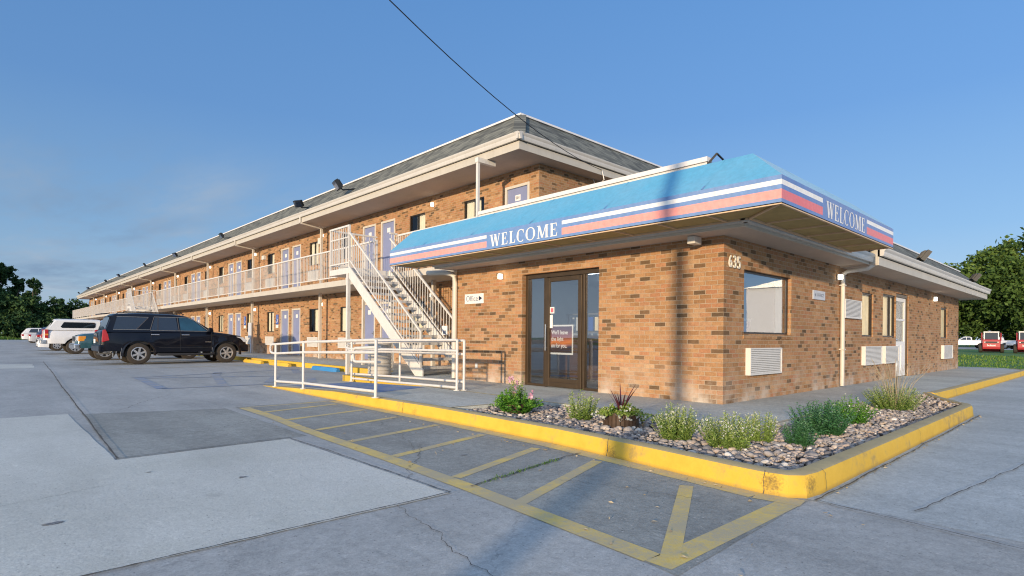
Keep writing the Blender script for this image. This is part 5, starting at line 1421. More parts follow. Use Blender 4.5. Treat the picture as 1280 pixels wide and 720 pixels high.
pipe_rail('ramp_railing', [up1 + loop(up1[-1], lo1[-1], (0.0, 0.30, 0))[1:-1] + lo1[::-1], [p3_(A1, 0.20), p3_(A2, 0.12)]],
          [(p3_(A1, K), p3_(A1, 1.04)), (p3_(A2, 0.05), p3_(A2, 0.99))], 'inner white pipe railing along the blue ramp, in front of the trash can')
B1, B2, B3 = (-1.61, 4.0), (-1.55, 6.2), (-1.50, 8.3)
up1 = [p3_(B1, 1.03), p3_(B2, 0.98), p3_(B3, 0.92)]; lo1 = [p3_(B1, 0.79), p3_(B2, 0.77), p3_(B3, 0.74)]
pipe_rail('ramp_railing', [up1 + loop(up1[-1], lo1[-1], (0, 0.26, 0))[1:-1] + lo1[::-1], [p3_(B1, 0.30), p3_(B2, 0.26), p3_(B3, 0.21)]],
          [(p3_(B1, K), p3_(B1, 1.03)), (p3_(B2, K), p3_(B2, 0.98))], 'second inner pipe railing of the ramp, closest to the stairs')

# ------------------------------------------------------------------ trash can
tc_ = thing('trash_can', (-0.72, 8.45, K), 'beige ribbed trash can standing between the ramp railing and the stairs', 'trash can')
mb = MB(); prof = []
n = 9
for k in range(n):
    z = 0.03 + k * 0.085; prof += [(0.27, z), (0.285, z + 0.012), (0.285, z + 0.058), (0.27, z + 0.070)]
mb.lathe([(0.0, 0.0), (0.26, 0.0), (0.265, 0.02)] + prof + [(0.27, 0.80)], M['trash'], 28); part(mb, 'body', tc_, smooth=40, local=True)
mb = MB(); mb.lathe([(0.30, 0.795), (0.305, 0.83), (0.29, 0.87), (0.20, 0.90), (0.0, 0.91)], M['trash'], 28); part(mb, 'lid', tc_, smooth=40, local=True)

# ------------------------------------------------------------------ wheel stops
def stop_mesh(mat, L=1.75):
    mb = MB(); pr = [(-0.085, 0.0), (-0.075, 0.07), (-0.045, 0.12), (0.045, 0.12), (0.075, 0.07), (0.085, 0.0)]
    rings = []
    for y, s in ((-L / 2, 0.75), (-L / 2 + 0.06, 1.0), (0, 1.0), (L / 2 - 0.06, 1.0), (L / 2, 0.75)):
        rings.append([(x * s, y, z * s) for x, z in pr])
    mb.rings(rings, mat); return mb.mesh('wheel_stop', smooth=40, recalc=True)
SY, SB = stop_mesh(M['stop_yellow']), stop_mesh(M['stop_blue'])
lab = ['blue painted concrete wheel stop left of the stairs', 'yellow concrete wheel stop next to the blue wheel stop', 'yellow concrete wheel stop beside the front bumper of the dark SUV']
for i, (me, x, y) in enumerate(((SB, 0.0, 13.0), (SY, -0.02, 16.6), (SY, -0.06, 19.2))):
    o = link('wheel_stop', me, None, (x, y, 0.002), radians((0, 0, 2)[i])); tag(o, lab[i], 'wheel stop', 'concrete wheel stops by the walkway')

# ------------------------------------------------------------------ plants
def leaf(mb, p, d, L, W, m, sh, up=None):
    d = Vector(d).normalized(); p = Vector(p)
    s = d.cross(Vector((0, 0, 1)))
    if s.length < 0.05: s = Vector((1, 0, 0))
    s.normalize()
    s = (Matrix.Rotation(random.uniform(-0.9, 0.9), 3, d) @ s)
    nrm = s.cross(d)
    mid = p + d * L * 0.5 + nrm * L * 0.07
    mb.quad([p, mid - s * W / 2, p + d * L - nrm * L * 0.06, mid + s * W / 2], m, None, sh)
def stem_plant(x, y, z, r, height, spread, n, m, leaf_l, leaf_w, dens, tipm=None, tipn=0, droop=0.0, base_r=None):
    mb = MB(); base_r = base_r or spread * 0.45
    for k in range(n):
        a = r.uniform(0, 2 * pi); q = sqrt(r.random()); h = height * (1 - 0.35 * q * q) * r.uniform(0.72, 1.05)
        b = Vector((x + base_r * q * cos(a), y + base_r * q * sin(a), z)); tip = Vector((x + spread * q * cos(a) * 1.0, y + spread * q * sin(a), z + h))
        pts = []
        for i in range(6):
            t = i / 5; p = b.lerp(tip, t); p.z = z + h * (t - droop * t * t * q); p.x += r.uniform(-.008, .008); p.y += r.uniform(-.008, .008); pts.append(p)
        mb.tube(pts, 0.0035, m, 4, 0.0015, cap=False, shade=0.1)
        nl = int(dens * h / 0.1)
        for i in range(nl):
            t = 0.10 + 0.90 * (i + r.random()) / nl; f = t * 5; j = min(4, int(f)); p = pts[j].lerp(pts[j + 1], f - j)
            an = i * 2.4 + r.uniform(-.5, .5); el = r.uniform(0.15, 0.95)
            d = Vector((cos(an) * cos(el), sin(an) * cos(el), sin(el)))
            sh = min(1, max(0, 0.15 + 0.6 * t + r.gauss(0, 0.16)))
            k_ = (1.15 - 0.5 * t)
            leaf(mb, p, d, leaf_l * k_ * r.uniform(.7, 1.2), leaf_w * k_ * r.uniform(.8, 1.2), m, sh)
        if tipm:
            for i in range(tipn):
                p = pts[-1] - Vector((0, 0, r.uniform(0, h * 0.28))); d = Vector((r.gauss(0, 1), r.gauss(0, 1), r.uniform(0.2, 1.4)))
                leaf(mb, p, d, leaf_l * 0.55, leaf_w * 0.9, tipm, r.random())
    return mb
Zb = 0.095
PL = 'low shrubs in the pebble bed'
def shrub(x, y, seed, h, sp, n, m, ll, lw, dens, label, tipm=None, tipn=0, cat='shrub', name='shrub', droop=0.0):
    r = random.Random(seed)
    mb = stem_plant(x, y, Zb - 0.02, r, h, sp, n, m, ll, lw, dens, tipm, tipn, droop)
    root = thing(name, (x, y, Zb), label, cat, PL)
    return root, part(mb, 'foliage', root, shade=True)
shrub(-2.52, 0.55, 2, 0.40, 0.23, 44, M['leaf_grey'], 0.05, 0.020, 7, 'small upright sage shrub left of the wooden planter', M['petal_white'], 0)
shrub(-2.90, -0.98, 3, 0.40, 0.25, 72, M['leaf_grey'], 0.040, 0.016, 10, 'pale flecked upright shrub just right of the wooden planter', M['petal_white'], 2)
shrub(-2.90, -1.52, 4, 0.38, 0.29, 84, M['leaf_grey'], 0.040, 0.016, 10, 'widest pale flowered shrub in front of the brick corner', M['petal_white'], 3)
shrub(-2.34, -1.58, 5, 0.36, 0.17, 38, M['leaf_grey'], 0.036, 0.014, 10, 'slim pale flowered shrub left of a dark green shrub', M['petal_white'], 3)
shrub(-2.22, -1.88, 6, 0.28, 0.18, 46, M['leaf_dark'], 0.040, 0.016, 10, 'low dark blue green shrub nearest the kerb corner')
shrub(-1.42, -1.80, 7, 0.42, 0.33, 84, M['leaf_dark'], 0.048, 0.020, 9, 'large dark blue green leafy shrub below the first wall unit')
shrub(-0.25, -1.72, 8, 0.36, 0.32, 70, M['leaf_bright'], 0.048, 0.020, 8, 'bright green shrub between the dark shrub and the grassy clump', M['petal_white'], 1)
r_, f_ = shrub(1.75, -1.72, 9, 0.42, 0.42, 120, M['leaf_grey'], 0.045, 0.012, 8, 'wide wispy grassy clump at the far end of the bed')
mb = MB(); r = random.Random(10)
for k in range(46):
    a = r.uniform(0, 2 * pi); q = r.uniform(0.05, 0.3); p0 = (1.72 + .25 * q * cos(a), -1.72 + .25 * q * sin(a), Zb)
    mb.tube([p0, (1.72 + q * cos(a) * .8, -1.72 + q * sin(a) * .8, Zb + .4), (1.65 + q * cos(a) * 1.5, -1.72 + q * sin(a) * 1.5, Zb + r.uniform(.55, .75))], 0.0028, M['straw'], 4, 0.0016, cap=False, shade=r.random())
part(mb, 'dry_stalk', r_, shade=True)
# flowering mound
x, y = -2.78, 1.42
pet = thing('flowering_plant', (x, y, Zb), 'bushy green plant with pink flowers at the left end of the bed', 'flower', PL)
r = random.Random(14)
mb = stem_plant(x, y, Zb, r, 0.42, 0.40, 90, M['leaf_bright'], 0.062, 0.032, 7, droop=0.55, base_r=0.13); part(mb, 'foliage', pet, shade=True)
mb = stem_plant(x + 0.02, y, Zb + 0.12, r, 0.40, 0.16, 12, M['leaf_lime'], 0.045, 0.025, 6); part(mb, 'flower_stem', pet, shade=True)
for (dx, dy, dz, s) in ((-0.03, 0.09, 0.45, .05), (0.02, 0.0, 0.41, .042), (0.0, 0.01, 0.35, .04), (-0.05, -0.02, 0.27, .045), (0.03, -0.24, 0.26, .055), (0.10, -0.20, 0.30, .035), (-0.02, 0.05, 0.47, .04)):
    mb = MB(); c = Vector((x + dx, y + dy, Zb + dz))
    for i in range(7):
        a = i * 2 * pi / 7 + r.uniform(-.2, .2); d = Vector((-0.5 + 0.35 * r.random(), cos(a), sin(a))); leaf(mb, c, d, s, s * .8, M['petal_pink'], r.random())
    part(mb, 'blossom', pet, shade=True)
mb = MB(); mb.lathe([(0.0, 0.0), (0.12, 0.0), (0.15, 0.16), (0.13, 0.17), (0, 0.15)], M['planter'], 18, 'z', (x, y, Zb - .02)); part(mb, 'pot', pet, smooth=40)
# stones at its foot
for i, (dx, dy, s) in enumerate(((-0.30, 0.06, .05), (-0.32, -0.06, .055), (-0.28, -0.18, .045))):
    mb = MB(); pebbles(mb, [(x + dx, y + dy, Zb + 0.03, s)], random.Random(40 + i)); mb.s = [0.8] * len(mb.s)
    o = part(mb, 'stone', smooth=180, shade=True); tag(o, ('round tan stone, left of three at the foot of the flowers', 'round tan stone, middle of three at the foot of the flowers', 'round tan stone, right of three at the foot of the flowers')[i], 'stone', 'tan stones at the foot of the flowering plant')
# half-barrel planter with trailing lime leaves and purple blades
x, y = -2.62, -0.12
pl = thing('planter', (x, y, Zb), 'dark slatted wooden planter with trailing lime leaves and purple blades', 'planter')
mb = MB(); nS = 26
for k in range(nS):
    a = 2 * pi * k / nS; ca, sa = cos(a), sin(a)
    mt = Matrix.Translation((x + 0.185 * ca, y + 0.185 * sa, Zb)) @ Matrix.Rotation(a, 4, 'Z')
    mb.box(-0.010, 0.012, -0.019, 0.019, -0.02, 0.17 + 0.006 * (k % 3), M['planter'], mtx=mt)
mb.lathe([(0, 0.0), (0.175, 0.0), (0.175, 0.15), (0, 0.15)], M['planter'], 20, 'z', (x, y, Zb)); part(mb, 'tub', pl)
r = random.Random(31)
mb = stem_plant(x, y, Zb + 0.13, r, 0.20, 0.33, 74, M['leaf_lime'], 0.055, 0.030, 9, M['petal_white'], 3, droop=0.9, base_r=0.15)
for k in range(10):
    a = r.uniform(-1.4, 1.0) - 0.6; p0 = Vector((x + .15 * cos(a), y + .15 * sin(a) - .02, Zb + .16)); p1 = p0 + Vector((.12 * cos(a), .16 * sin(a) - .08, -.02)); p2 = p1 + Vector((.05 * cos(a), .10 * sin(a) - .06, -.10))
    for j in range(14):
        t = j / 13; p = p0.lerp(p1, t * 2) if t < .5 else p1.lerp(p2, t * 2 - 1)
        leaf(mb, p, (r.gauss(0, 1), r.gauss(0, 1), r.uniform(-.4, .8)), .05, .028, M['leaf_lime'], r.uniform(.3, 1))
part(mb, 'trailing_leaves', pl, shade=True)
mb = MB()
for k in range(11):
    a = 2 * pi * k / 11 + r.uniform(-.3, .3); L = r.uniform(.26, .44); lean = r.uniform(.15, .75); p = Vector((x, y, Zb + .15)); pts = []
    d = Vector((cos(a) * lean, sin(a) * lean, 1)).normalized(); s = Vector((-sin(a), cos(a), 0)); q = 8
    for j in range(q + 1):
        t = j / q; pts.append((p + d * L * t + Vector((cos(a), sin(a), -0.5)) * (lean * .10 * t * t), .014 * (1 - t) ** .6 * (0.5 + min(1, t * 4) * .5)))
    for j in range(q):
        (a0, w0), (a1, w1) = pts[j], pts[j + 1]; mb.quad([a0 - s * w0, a0 + s * w0, a1 + s * w1, a1 - s * w1], M['spike'], None, r.uniform(.2, .9))
part(mb, 'purple_blades', pl, shade=True)
for i, (dx, dy, s) in enumerate(((-0.27, 0.12, .045), (-0.29, 0.0, .055), (-0.25, -0.14, .05), (-0.20, -0.24, .055), (-.33, -.08, .04))):
    mb = MB(); pebbles(mb, [(x + dx, y + dy, Zb + 0.02, s)], random.Random(60 + i)); mb.s = [0.78] * len(mb.s)
    o = part(mb, 'stone', smooth=180, shade=True); tag(o, 'smooth tan stone at the foot of the wooden planter', 'stone', 'tan stones round the wooden planter')

M['trim'] = simple('pillar_trim', (0.09, 0.09, 0.10), 0.4, 0.1, 4, world=False)
# ------------------------------------------------------------------ vehicles
def interp(pts, x):
    if x <= pts[0][0]: return pts[0][1]
    for (a, b), (c, d) in zip(pts[:-1], pts[1:]):
        if x <= c: return b + (d - b) * (x - a) / (c - a) if c > a else d
    return pts[-1][1]

def wheel_meshes(R, W, spokes=6, hub=None):
    t = MB(); k = R - 0.035
    t.lathe([(R * 0.60, -W / 2), (R * 0.80, -W / 2 - 0.004), (R * 0.95, -W / 2 + 0.012), (R, -W / 2 + 0.045), (R, W / 2 - 0.045), (R * 0.95, W / 2 - 0.012), (R * 0.80, W / 2 + 0.004), (R * 0.60, W / 2)], M['tyre'], 32, 'y')
    r = MB(); rr_ = R * 0.62
    r.lathe([(rr_ + .004, -W / 2 + 0.0), (rr_ - 0.02, -W / 2 - 0.004), (rr_ - 0.035, -W / 2 + 0.03), (rr_ - 0.045, -W / 2 + 0.10)], M['rim'], 28, 'y')
    r.lathe([(rr_ - 0.045, -W / 2 + 0.08), (0, -W / 2 + 0.08)], M['plastic'], 28, 'y')
    for s in range(spokes):
        mt = Matrix.Rotation(2 * pi * s / spokes, 4, 'Y')
        r.box(0.03, rr_ - 0.015, -W / 2 + 0.010, -W / 2 + 0.05, -0.032, 0.032, M['rim'], mtx=mt)
    r.lathe([(0.0, -W / 2 - 0.002), (0.05, -W / 2 - 0.0), (0.06, -W / 2 + 0.03)], M['rim'], 16, 'y')
    r.lathe([(rr_, W / 2 - 0.02), (0, W / 2 - 0.02)], M['plastic'], 24, 'y')
    return t.mesh('tyre', smooth=40), r.mesh('rim', smooth=35)

def car(name, loc, rz, label, cat, S, group=None):
    """S: dict with L, W, paint, top (belt/hood line), sill, wheels (x), R, arch, roof profile, wr (roof half width), windows ..."""
    root = thing(name, loc, label, cat, group, rz)
    P = M[S['paint']]; hw = S['W'] / 2; x0, x1 = -S['L'] / 2, S['L'] / 2
    top = S['top']; R = S['R']; ra = R + S.get('arch', 0.075)
    xs = {x0, x0 + 0.03, x0 + 0.10, x0 + .25, x1, x1 - 0.04, x1 - 0.13, x1 - .3} | {p[0] for p in top if x0 <= p[0] <= x1}
    for wx in S['wheels']:
        for k in range(13):
            xs.add(round(wx + ra * cos(pi * k / 12), 4))
        xs.add(round(wx + ra + 0.004, 4)); xs.add(round(wx - ra - 0.004, 4))
    k = x0
    while k < x1: xs.add(round(k, 4)); k += 0.22
    xs = sorted(x for x in xs if x0 <= x <= x1)
    def wid(x):
        e = min(x - x0, x1 - x)
        return hw * (1 - 0.11 * max(0, 1 - e / 0.42) ** 2)
    rings = []
    for x in xs:
        w_ = wid(x); zt = interp(top, x); e = min(x - x0, x1 - x)
        zs = interp(S['sill'], x); zs0 = zs
        for wx in S['wheels']:
            if abs(x - wx) <= ra: zs = max(zs, R + sqrt(max(0, ra * ra - (x - wx) ** 2)))
        if e < 0.02: zt -= 0.06; zs += 0.05; w_ *= 0.965
        elif e < 0.06: zt -= 0.02; w_ *= 0.99
        zm = max(zs + 0.02, min(zt - 0.22, max(zs0 + 0.38, zs + 0.06)))
        fl = 0.0
        for wx in S['wheels']:
            d = abs(x - wx)
            if d <= ra + 0.02: fl = max(fl, S.get('flare', 0.02) * (1 - 0.3 * (d / ra) ** 2))
        zu = zt - 0.10
        half = [(w_ * 0.985 + fl, zs), (w_ + fl, max(zs + 0.01, zs + (zm - zs) * 0.5)), (w_ + fl * .6, zm), (w_ * 0.985, zm + (zu - zm) * 0.6), (w_ * 0.965, zu), (w_ * 0.93, zt - 0.035), (w_ * 0.86, zt), (w_ * 0.45, zt + 0.018), (0, zt + 0.022)]
        rings.append([(x, y, z) for y, z in half] + [(x, -y, z) for y, z in reversed(half[:-1])])
    mb = MB(); mb.rings(rings, P)
    part(mb, 'body', root, smooth=38, recalc=True, local=True)
    # dark underbody and wheel wells
    mb = MB(); zf = min(z for _, z in S['sill'])
    wx_ = sorted(S['wheels'])
    segs = [(x0 + 0.12, wx_[0] - ra), (wx_[0] + ra, wx_[1] - ra), (wx_[1] + ra, x1 - 0.12)]
    for a, b in segs:
        if b > a: mb.box(a, b, -hw * .9, hw * .9, zf + 0.03, zf + 0.35, M['plastic'])
    for wx in wx_: mb.box(wx - ra, wx + ra, -hw * 0.62, hw * 0.62, zf + 0.06, R + ra + 0.02, M['plastic'])
    if S.get('black_wells'): 
        for wx in wx_: mb.box(wx - ra * .98, wx + ra * .98, -hw * .93, hw * .93, R + ra * 0.70, R + ra + .01, M['plastic'])
    part(mb, 'underbody', root, local=True)
    # wheels
    TY, RM = wheel_meshes(R, S.get('tw', 0.25), S.get('spokes', 6))
    for wx in wx_:
        for sgn in (-1, 1):
            e = bpy.data.objects.new('wheel', None); COL.objects.link(e); e.parent = root
            e.location = (wx, sgn * (hw - S.get('tw', 0.25) / 2 - 0.005), R); e.rotation_euler = (0, random.uniform(0, 1), 0 if sgn < 0 else pi)
            link('tyre', TY, e); link('rim', RM, e)
    # cabin
    if 'roof' in S:
        rf = S['roof']; ZR = max(z for _, z in rf); wr_ = S['wr']; wb_ = hw * 0.945; ZB = S['zb']
        def ys(z): return wb_ - (wb_ - wr_) * (z - ZB) / (ZR - ZB)
        cx = sorted({p[0] for p in rf} | {rf[0][0] + (rf[-1][0] - rf[0][0]) * k / 24 for k in range(25)})
        rings = []
        for x in cx:
            zr = interp(rf, x); zb_ = min(ZB - 0.03, zr - 0.002)
            zi = max(zb_, zr - 0.07)
            half = [(ys(zb_), zb_), (ys(zi), zi), (ys(zr) - 0.018, zr - 0.022), (ys(zr) - 0.09, zr), (ys(zr) * 0.5, zr + 0.016), (0, zr + 0.02)]
            rings.append([(x, y, z) for y, z in half] + [(x, -y, z) for y, z in reversed(half[:-1])])
        mb = MB(); mb.rings(rings, P); part(mb, 'cabin', root, smooth=30, recalc=True, local=True)
        for wi, (poly, gm) in enumerate(S['windows']):
            for sgn in (-1, 1):
                mb = MB(); mb.quad([(x, sgn * (ys(z) + 0.004), z) for x, z in poly], M[gm], (0, sgn, 0)); part(mb, 'side_window', root, local=True)
        for (xa, za, xb, zb_, nm) in S.get('screens', ()):
            mb = MB(); n_ = Vector((-(zb_ - za), 0, (xb - xa))); n_.normalize()
            if (nm == 'windscreen') != (n_.x > 0): n_ = -n_
            o_ = n_ * 0.012
            mb.quad([(xa + o_.x, -(ys(za) - .07), za + o_.z), (xa + o_.x, ys(za) - .07, za + o_.z), (xb + o_.x, ys(zb_) - .10, zb_ + o_.z), (xb + o_.x, -(ys(zb_) - .10), zb_ + o_.z)], M['car_glass'], n_)
            part(mb, nm, root, local=True)
    for fn in S.get('extras', ()): fn(root, S)
    return root

def bx_part(root, name, boxes, bevel=0.012):
    mb = MB()
    for (b, m) in boxes: mb.box(*b, M[m])
    return part(mb, name, root, bevel=bevel, local=True)

# --- dark SUV -------------------------------------------------------
def suv_extras(root, S):
    hw = S['W'] / 2; L = S['L'] / 2
    for s in (-1, 1):
        mb = MB(); mb.prism([(-L + 0.03, 0.80), (-L + 0.24, 0.86), (-L + 0.20, 1.06), (-L + 0.13, 1.24), (-L + 0.05, 1.22)], 'y', s * (hw - 0.10), s * (hw + 0.004), M['tail_red']); part(mb, 'tail_lamp', root, bevel=0.012, local=True)
        mb = MB(); mb.prism([(L - 0.10, 0.80), (L - 0.02, 0.86), (L - 0.16, 1.00), (L - 0.42, 1.02), (L - 0.30, 0.88)], 'y', s * (hw - 0.20), s * (hw - 0.045), M['headlamp']); part(mb, 'headlamp', root, bevel=0.012, local=True)
        for hx in (-0.80, 0.18):
            mb = MB(); mb.box(hx - 0.13, hx + 0.13, s * (hw - 0.01), s * (hw + 0.022), 1.055, 1.09, M['chrome']); part(mb, 'door_handle', root, bevel=0.01, local=True)
        mb = MB(); mb.prism([(0.92, 1.20), (1.10, 1.19), (1.08, 1.34), (0.97, 1.36)], 'y', s * (hw - 0.02), s * (hw + 0.17), M['paint_navy']); part(mb, 'mirror', root, bevel=0.02, local=True)
        # running board, wheel arch lips, lower cladding, mud flaps
        mb = MB(); mb.tube([(-0.72, s * (hw + 0.0), 0.36), (-0.62, s * (hw + 0.05), 0.35), (1.05, s * (hw + 0.05), 0.35), (1.18, s * hw, 0.38)], 0.045, M['plastic'], 8); part(mb, 'running_board', root, smooth=40, local=True)
        for wx in S['wheels']:
            mb = MB(); ra = S['R'] + S['arch']; pr = []
            for k in range(17):
                t = radians(-8) + radians(196) * k / 16
                pr.append(((wx + ra * cos(t), S['R'] + ra * sin(t)), (wx + (ra + .075) * cos(t), S['R'] + (ra + .075) * sin(t))))
            for k in range(16):
                (a, b), (c, d) = pr[k], pr[k + 1]; y = s * (hw + 0.036); y2 = s * (hw + 0.006)
                mb.quad([(a[0], y, a[1]), (b[0], y2, b[1]), (d[0], y2, d[1]), (c[0], y, c[1])], M['paint_navy'], (0, s, 0))
                mb.quad([(a[0], y, a[1]), (c[0], y, c[1]), (c[0], y - s * .12, c[1]), (a[0], y - s * .12, a[1])], M['plastic'])
            part(mb, 'wheel_arch', root, smooth=50, local=True)
            mb = MB(); mb.box(wx - S['R'] - 0.14, wx - S['R'] - 0.125, s * (hw - 0.22), s * (hw + 0.01), 0.22, 0.60, M['grey_metal']); part(mb, 'mud_flap', root, local=True)
        mb = MB(); mb.tube([(-1.75, s * 0.60, 1.845), (-1.70, s * 0.60, 1.885), (0.10, s * 0.60, 1.885), (0.2, s * 0.60, 1.83)], 0.018, M['plastic'], 6); part(mb, 'roof_rail', root, smooth=40, local=True)
        # bright trim round the glass
        def yz(z): return (S['W'] / 2 * 0.945) - (S['W'] / 2 * 0.945 - S['wr']) * (z - S['zb']) / (1.835 - S['zb'])
        mb = MB()
        for (xa, za, xb, zb_) in ((-2.06, 1.245, -0.96, 1.245), (-0.94, 1.225, 1.02, 1.215), (-1.94, 1.705, -0.98, 1.70), (-0.80, 1.72, 0.30, 1.72), (0.30, 1.72, 0.52, 1.62), (0.52, 1.62, 0.98, 1.235)):
            mb.bar((xa, s * (yz(za) + .006), za), (xb, s * (yz(zb_) + .006), zb_), 0.012, 0.016, M['grey_metal'])
        for (xa, za, xb, zb_) in ((-0.945, 1.24, -0.80, 1.71), (-0.705, 1.24, -0.675, 1.71), (-0.02, 1.23, -0.055, 1.72), (-1.37, 1.25, -0.98, 1.69)):
            mb.bar((xa, s * (yz(za) + .006), za), (xb, s * (yz(zb_) + .006), zb_), 0.012, 0.024, M['trim'])
        part(mb, 'window_trim', root, local=True)
        # door seams
        mb = MB()
        for x in (-0.93, 0.02, 1.08): mb.box(x - 0.004, x + 0.004, s * (hw + 0.0005), s * (hw - .02), 0.50, 1.16, M['plastic'])
        mb.box(-0.70, 1.18, s * (hw + .0012), s * (hw - .02), 0.60, 0.612, M['plastic']); part(mb, 'door_seam', root, local=True)
        mb = MB(); mb.box(0.86, 1.06, s * (hw + .001), s * (hw + .006), 0.80, 0.825, M['chrome']); part(mb, 'badge', root, local=True)
    mb = MB(); mb.prism([(-L + 0.02, 1.765), (-L + 0.30, 1.80), (-L + 0.30, 1.83), (-L + 0.02, 1.80)], 'y', -0.62, 0.62, M['paint_navy']); part(mb, 'rear_spoiler', root, bevel=0.01, local=True)
    bx_part(root, 'rear_bumper', [((-L - 0.06, -L + 0.14, -hw + .04, hw - .04, 0.46, 0.70), 'paint_navy')], 0.05)
    bx_part(root, 'front_bumper', [((L - 0.20, L + 0.05, -hw + .06, hw - .06, 0.42, 0.72), 'paint_navy')], 0.06)
    bx_part(root, 'grille', [((L - 0.05, L + 0.012, -0.42, 0.42, 0.74, 0.92), 'chrome'), ((L + 0.0, L + 0.018, -0.38, 0.38, 0.77, 0.89), 'plastic')], 0.008)
    bx_part(root, 'number_plate', [((-L - 0.075, -L - 0.06, -0.17, 0.17, 0.76, 0.90), 'sign_white')], 0)
    mb = MB(); mb.tube([(-L + 0.5, 0.35, 0.38), (-L + 0.05, 0.38, 0.36)], 0.03, M['grey_metal'], 8); part(mb, 'exhaust_pipe', root, local=True)
suv = dict(L=4.82, W=1.90, paint='paint_navy', R=0.385, arch=0.085, wheels=(-1.30, 1.62), flare=0.03, tw=0.26, spokes=6, black_wells=True,
    top=[(-2.41, 1.16), (-2.30, 1.20), (1.08, 1.20), (1.20, 1.185), (1.75, 1.12), (2.15, 1.05), (2.32, 0.96), (2.41, 0.80)],
    sill=[(-2.41, 0.52), (-1.9, 0.48), (-0.9, 0.44), (1.1, 0.44), (2.0, 0.46), (2.41, 0.50)], zb=1.19, wr=0.68,
    roof=[(-2.30, 1.20), (-2.22, 1.40), (-2.10, 1.72), (-1.98, 1.80), (-1.2, 1.835), (-0.3, 1.83), (0.20, 1.79), (0.36, 1.74), (1.18, 1.20)],
    windows=[([(-2.06, 1.26), (-1.38, 1.26), (-1.00, 1.68), (-1.93, 1.69)], 'car_glass'), ([(-0.92, 1.24), (-0.72, 1.24), (-0.69, 1.70), (-0.78, 1.70)], 'car_glass'), ([(-0.69, 1.24), (-0.06, 1.24), (-0.10, 1.71), (-0.66, 1.71)], 'car_glass'), ([(0.03, 1.23), (0.93, 1.23), (0.46, 1.63), (0.30, 1.70), (0.0, 1.71)], 'car_glass_clear')],
    screens=[(1.13, 1.235, 0.40, 1.715, 'windscreen'), (-2.26, 1.28, -2.12, 1.67, 'rear_window')], extras=[suv_extras])
car('parked_suv', (-2.42, 20.95, 0), 0, 'dark navy four door SUV parked nose in towards the brick wing', 'car', suv, 'vehicles in the motel lot')

# --- white pickup with a canopy on the bed ---------------------------
def pickup_extras(root, S):
    hw = S['W'] / 2; L = S['L'] / 2
    for s in (-1, 1):
        mb = MB(); mb.box(-L - 0.004, -L + 0.13, s * (hw - 0.10), s * (hw + 0.004), 0.84, 1.28, M['tail_red']); mb.box(-L - 0.008, -L + 0.134, s * (hw - 0.09), s * (hw + 0.007), 0.98, 1.06, M['amber']); part(mb, 'tail_lamp', root, bevel=0.01, local=True)
        mb = MB(); mb.prism([(-L + 0.62, 1.42), (-L + 0.70, 1.36), (-L + 2.02, 1.36), (-L + 2.10, 1.42), (-L + 2.10, 1.62), (-L + 2.02, 1.67), (-L + 0.76, 1.67)], 'y', s * 0.80, s * (0.938), M['car_glass']); part(mb, 'side_window', root, bevel=0.01, local=True)
        mb = MB(); mb.box(L - 0.25, L + .004, s * (hw - 0.35), s * (hw - .05), 0.86, 1.05, M['headlamp']); part(mb, 'headlamp', root, bevel=0.01, local=True)
        mb = MB(); mb.box(0.62, 0.82, s * (hw - .01), s * (hw + .02), 1.1, 1.14, M['plastic']); part(mb, 'door_handle', root, local=True)
    # canopy over the bed
    mb = MB(); hwc = hw * 0.95
    r_ = []
    for x, k in ((-L + 0.10, 0.0), (-L + 0.22, 0.35), (-L + 0.42, 0.97), (-L + 0.55, 1.0), (-L + 2.25, 1.0), (-L + 2.30, 0.98)):
        z = 1.26 + 0.56 * max(k, 0.03)
        half = [(hwc, 1.25), (hwc - 0.03 * k, z - 0.10 * k), (hwc - 0.10, z - 0.02), (hwc - 0.22, z), (0, z + 0.03)]
        r_.append([(x, y, q) for y, q in half] + [(x, -y, q) for y, q in reversed(half[:-1])])
    mb.rings(r_, M['paint_white']); part(mb, 'bed_canopy', root, smooth=35, recalc=True, local=True)
    mb = MB(); mb.quad([(-L + 0.17, -0.66, 1.36), (-L + 0.17, 0.66, 1.36), (-L + 0.36, 0.60, 1.74), (-L + 0.36, -0.60, 1.74)], M['car_glass'], (-1, 0, .3)); part(mb, 'rear_window', root, local=True)
    bx_part(root, 'rear_bumper', [((-L - 0.12, -L + 0.08, -hw + .05, hw - .05, 0.54, 0.74), 'chrome')], 0.02)
    bx_part(root, 'number_plate', [((-L - 0.135, -L - 0.121, -0.16, 0.16, 0.57, 0.71), 'sign_white')], 0)
pick = dict(L=5.6, W=1.98, paint='paint_white', R=0.39, arch=0.08, wheels=(-1.55, 1.90), flare=0.02, tw=0.27, spokes=8,
    top=[(-2.8, 1.26), (0.3, 1.26), (1.2, 1.24), (1.35, 1.22), (2.6, 1.12), (2.8, 0.98)], sill=[(-2.8, 0.56), (2.8, 0.52)], zb=1.25, wr=0.72,
    roof=[(-0.5, 1.26), (-0.45, 1.70), (-0.3, 1.80), (0.3, 1.82), (0.5, 1.76), (1.28, 1.26)],
    windows=[([(-0.35, 1.30), (0.20, 1.30), (0.15, 1.70), (-0.3, 1.70)], 'car_glass'), ([(0.26, 1.30), (1.02, 1.30), (0.52, 1.66), (0.22, 1.70)], 'car_glass')],
    screens=[(1.22, 1.30, 0.56, 1.72, 'windscreen')], extras=[pickup_extras])
car('pickup_truck', (-2.65, 34.4, 0), 0, 'white pickup truck with a white bed canopy and long dark side window', 'truck', pick, 'vehicles in the motel lot')

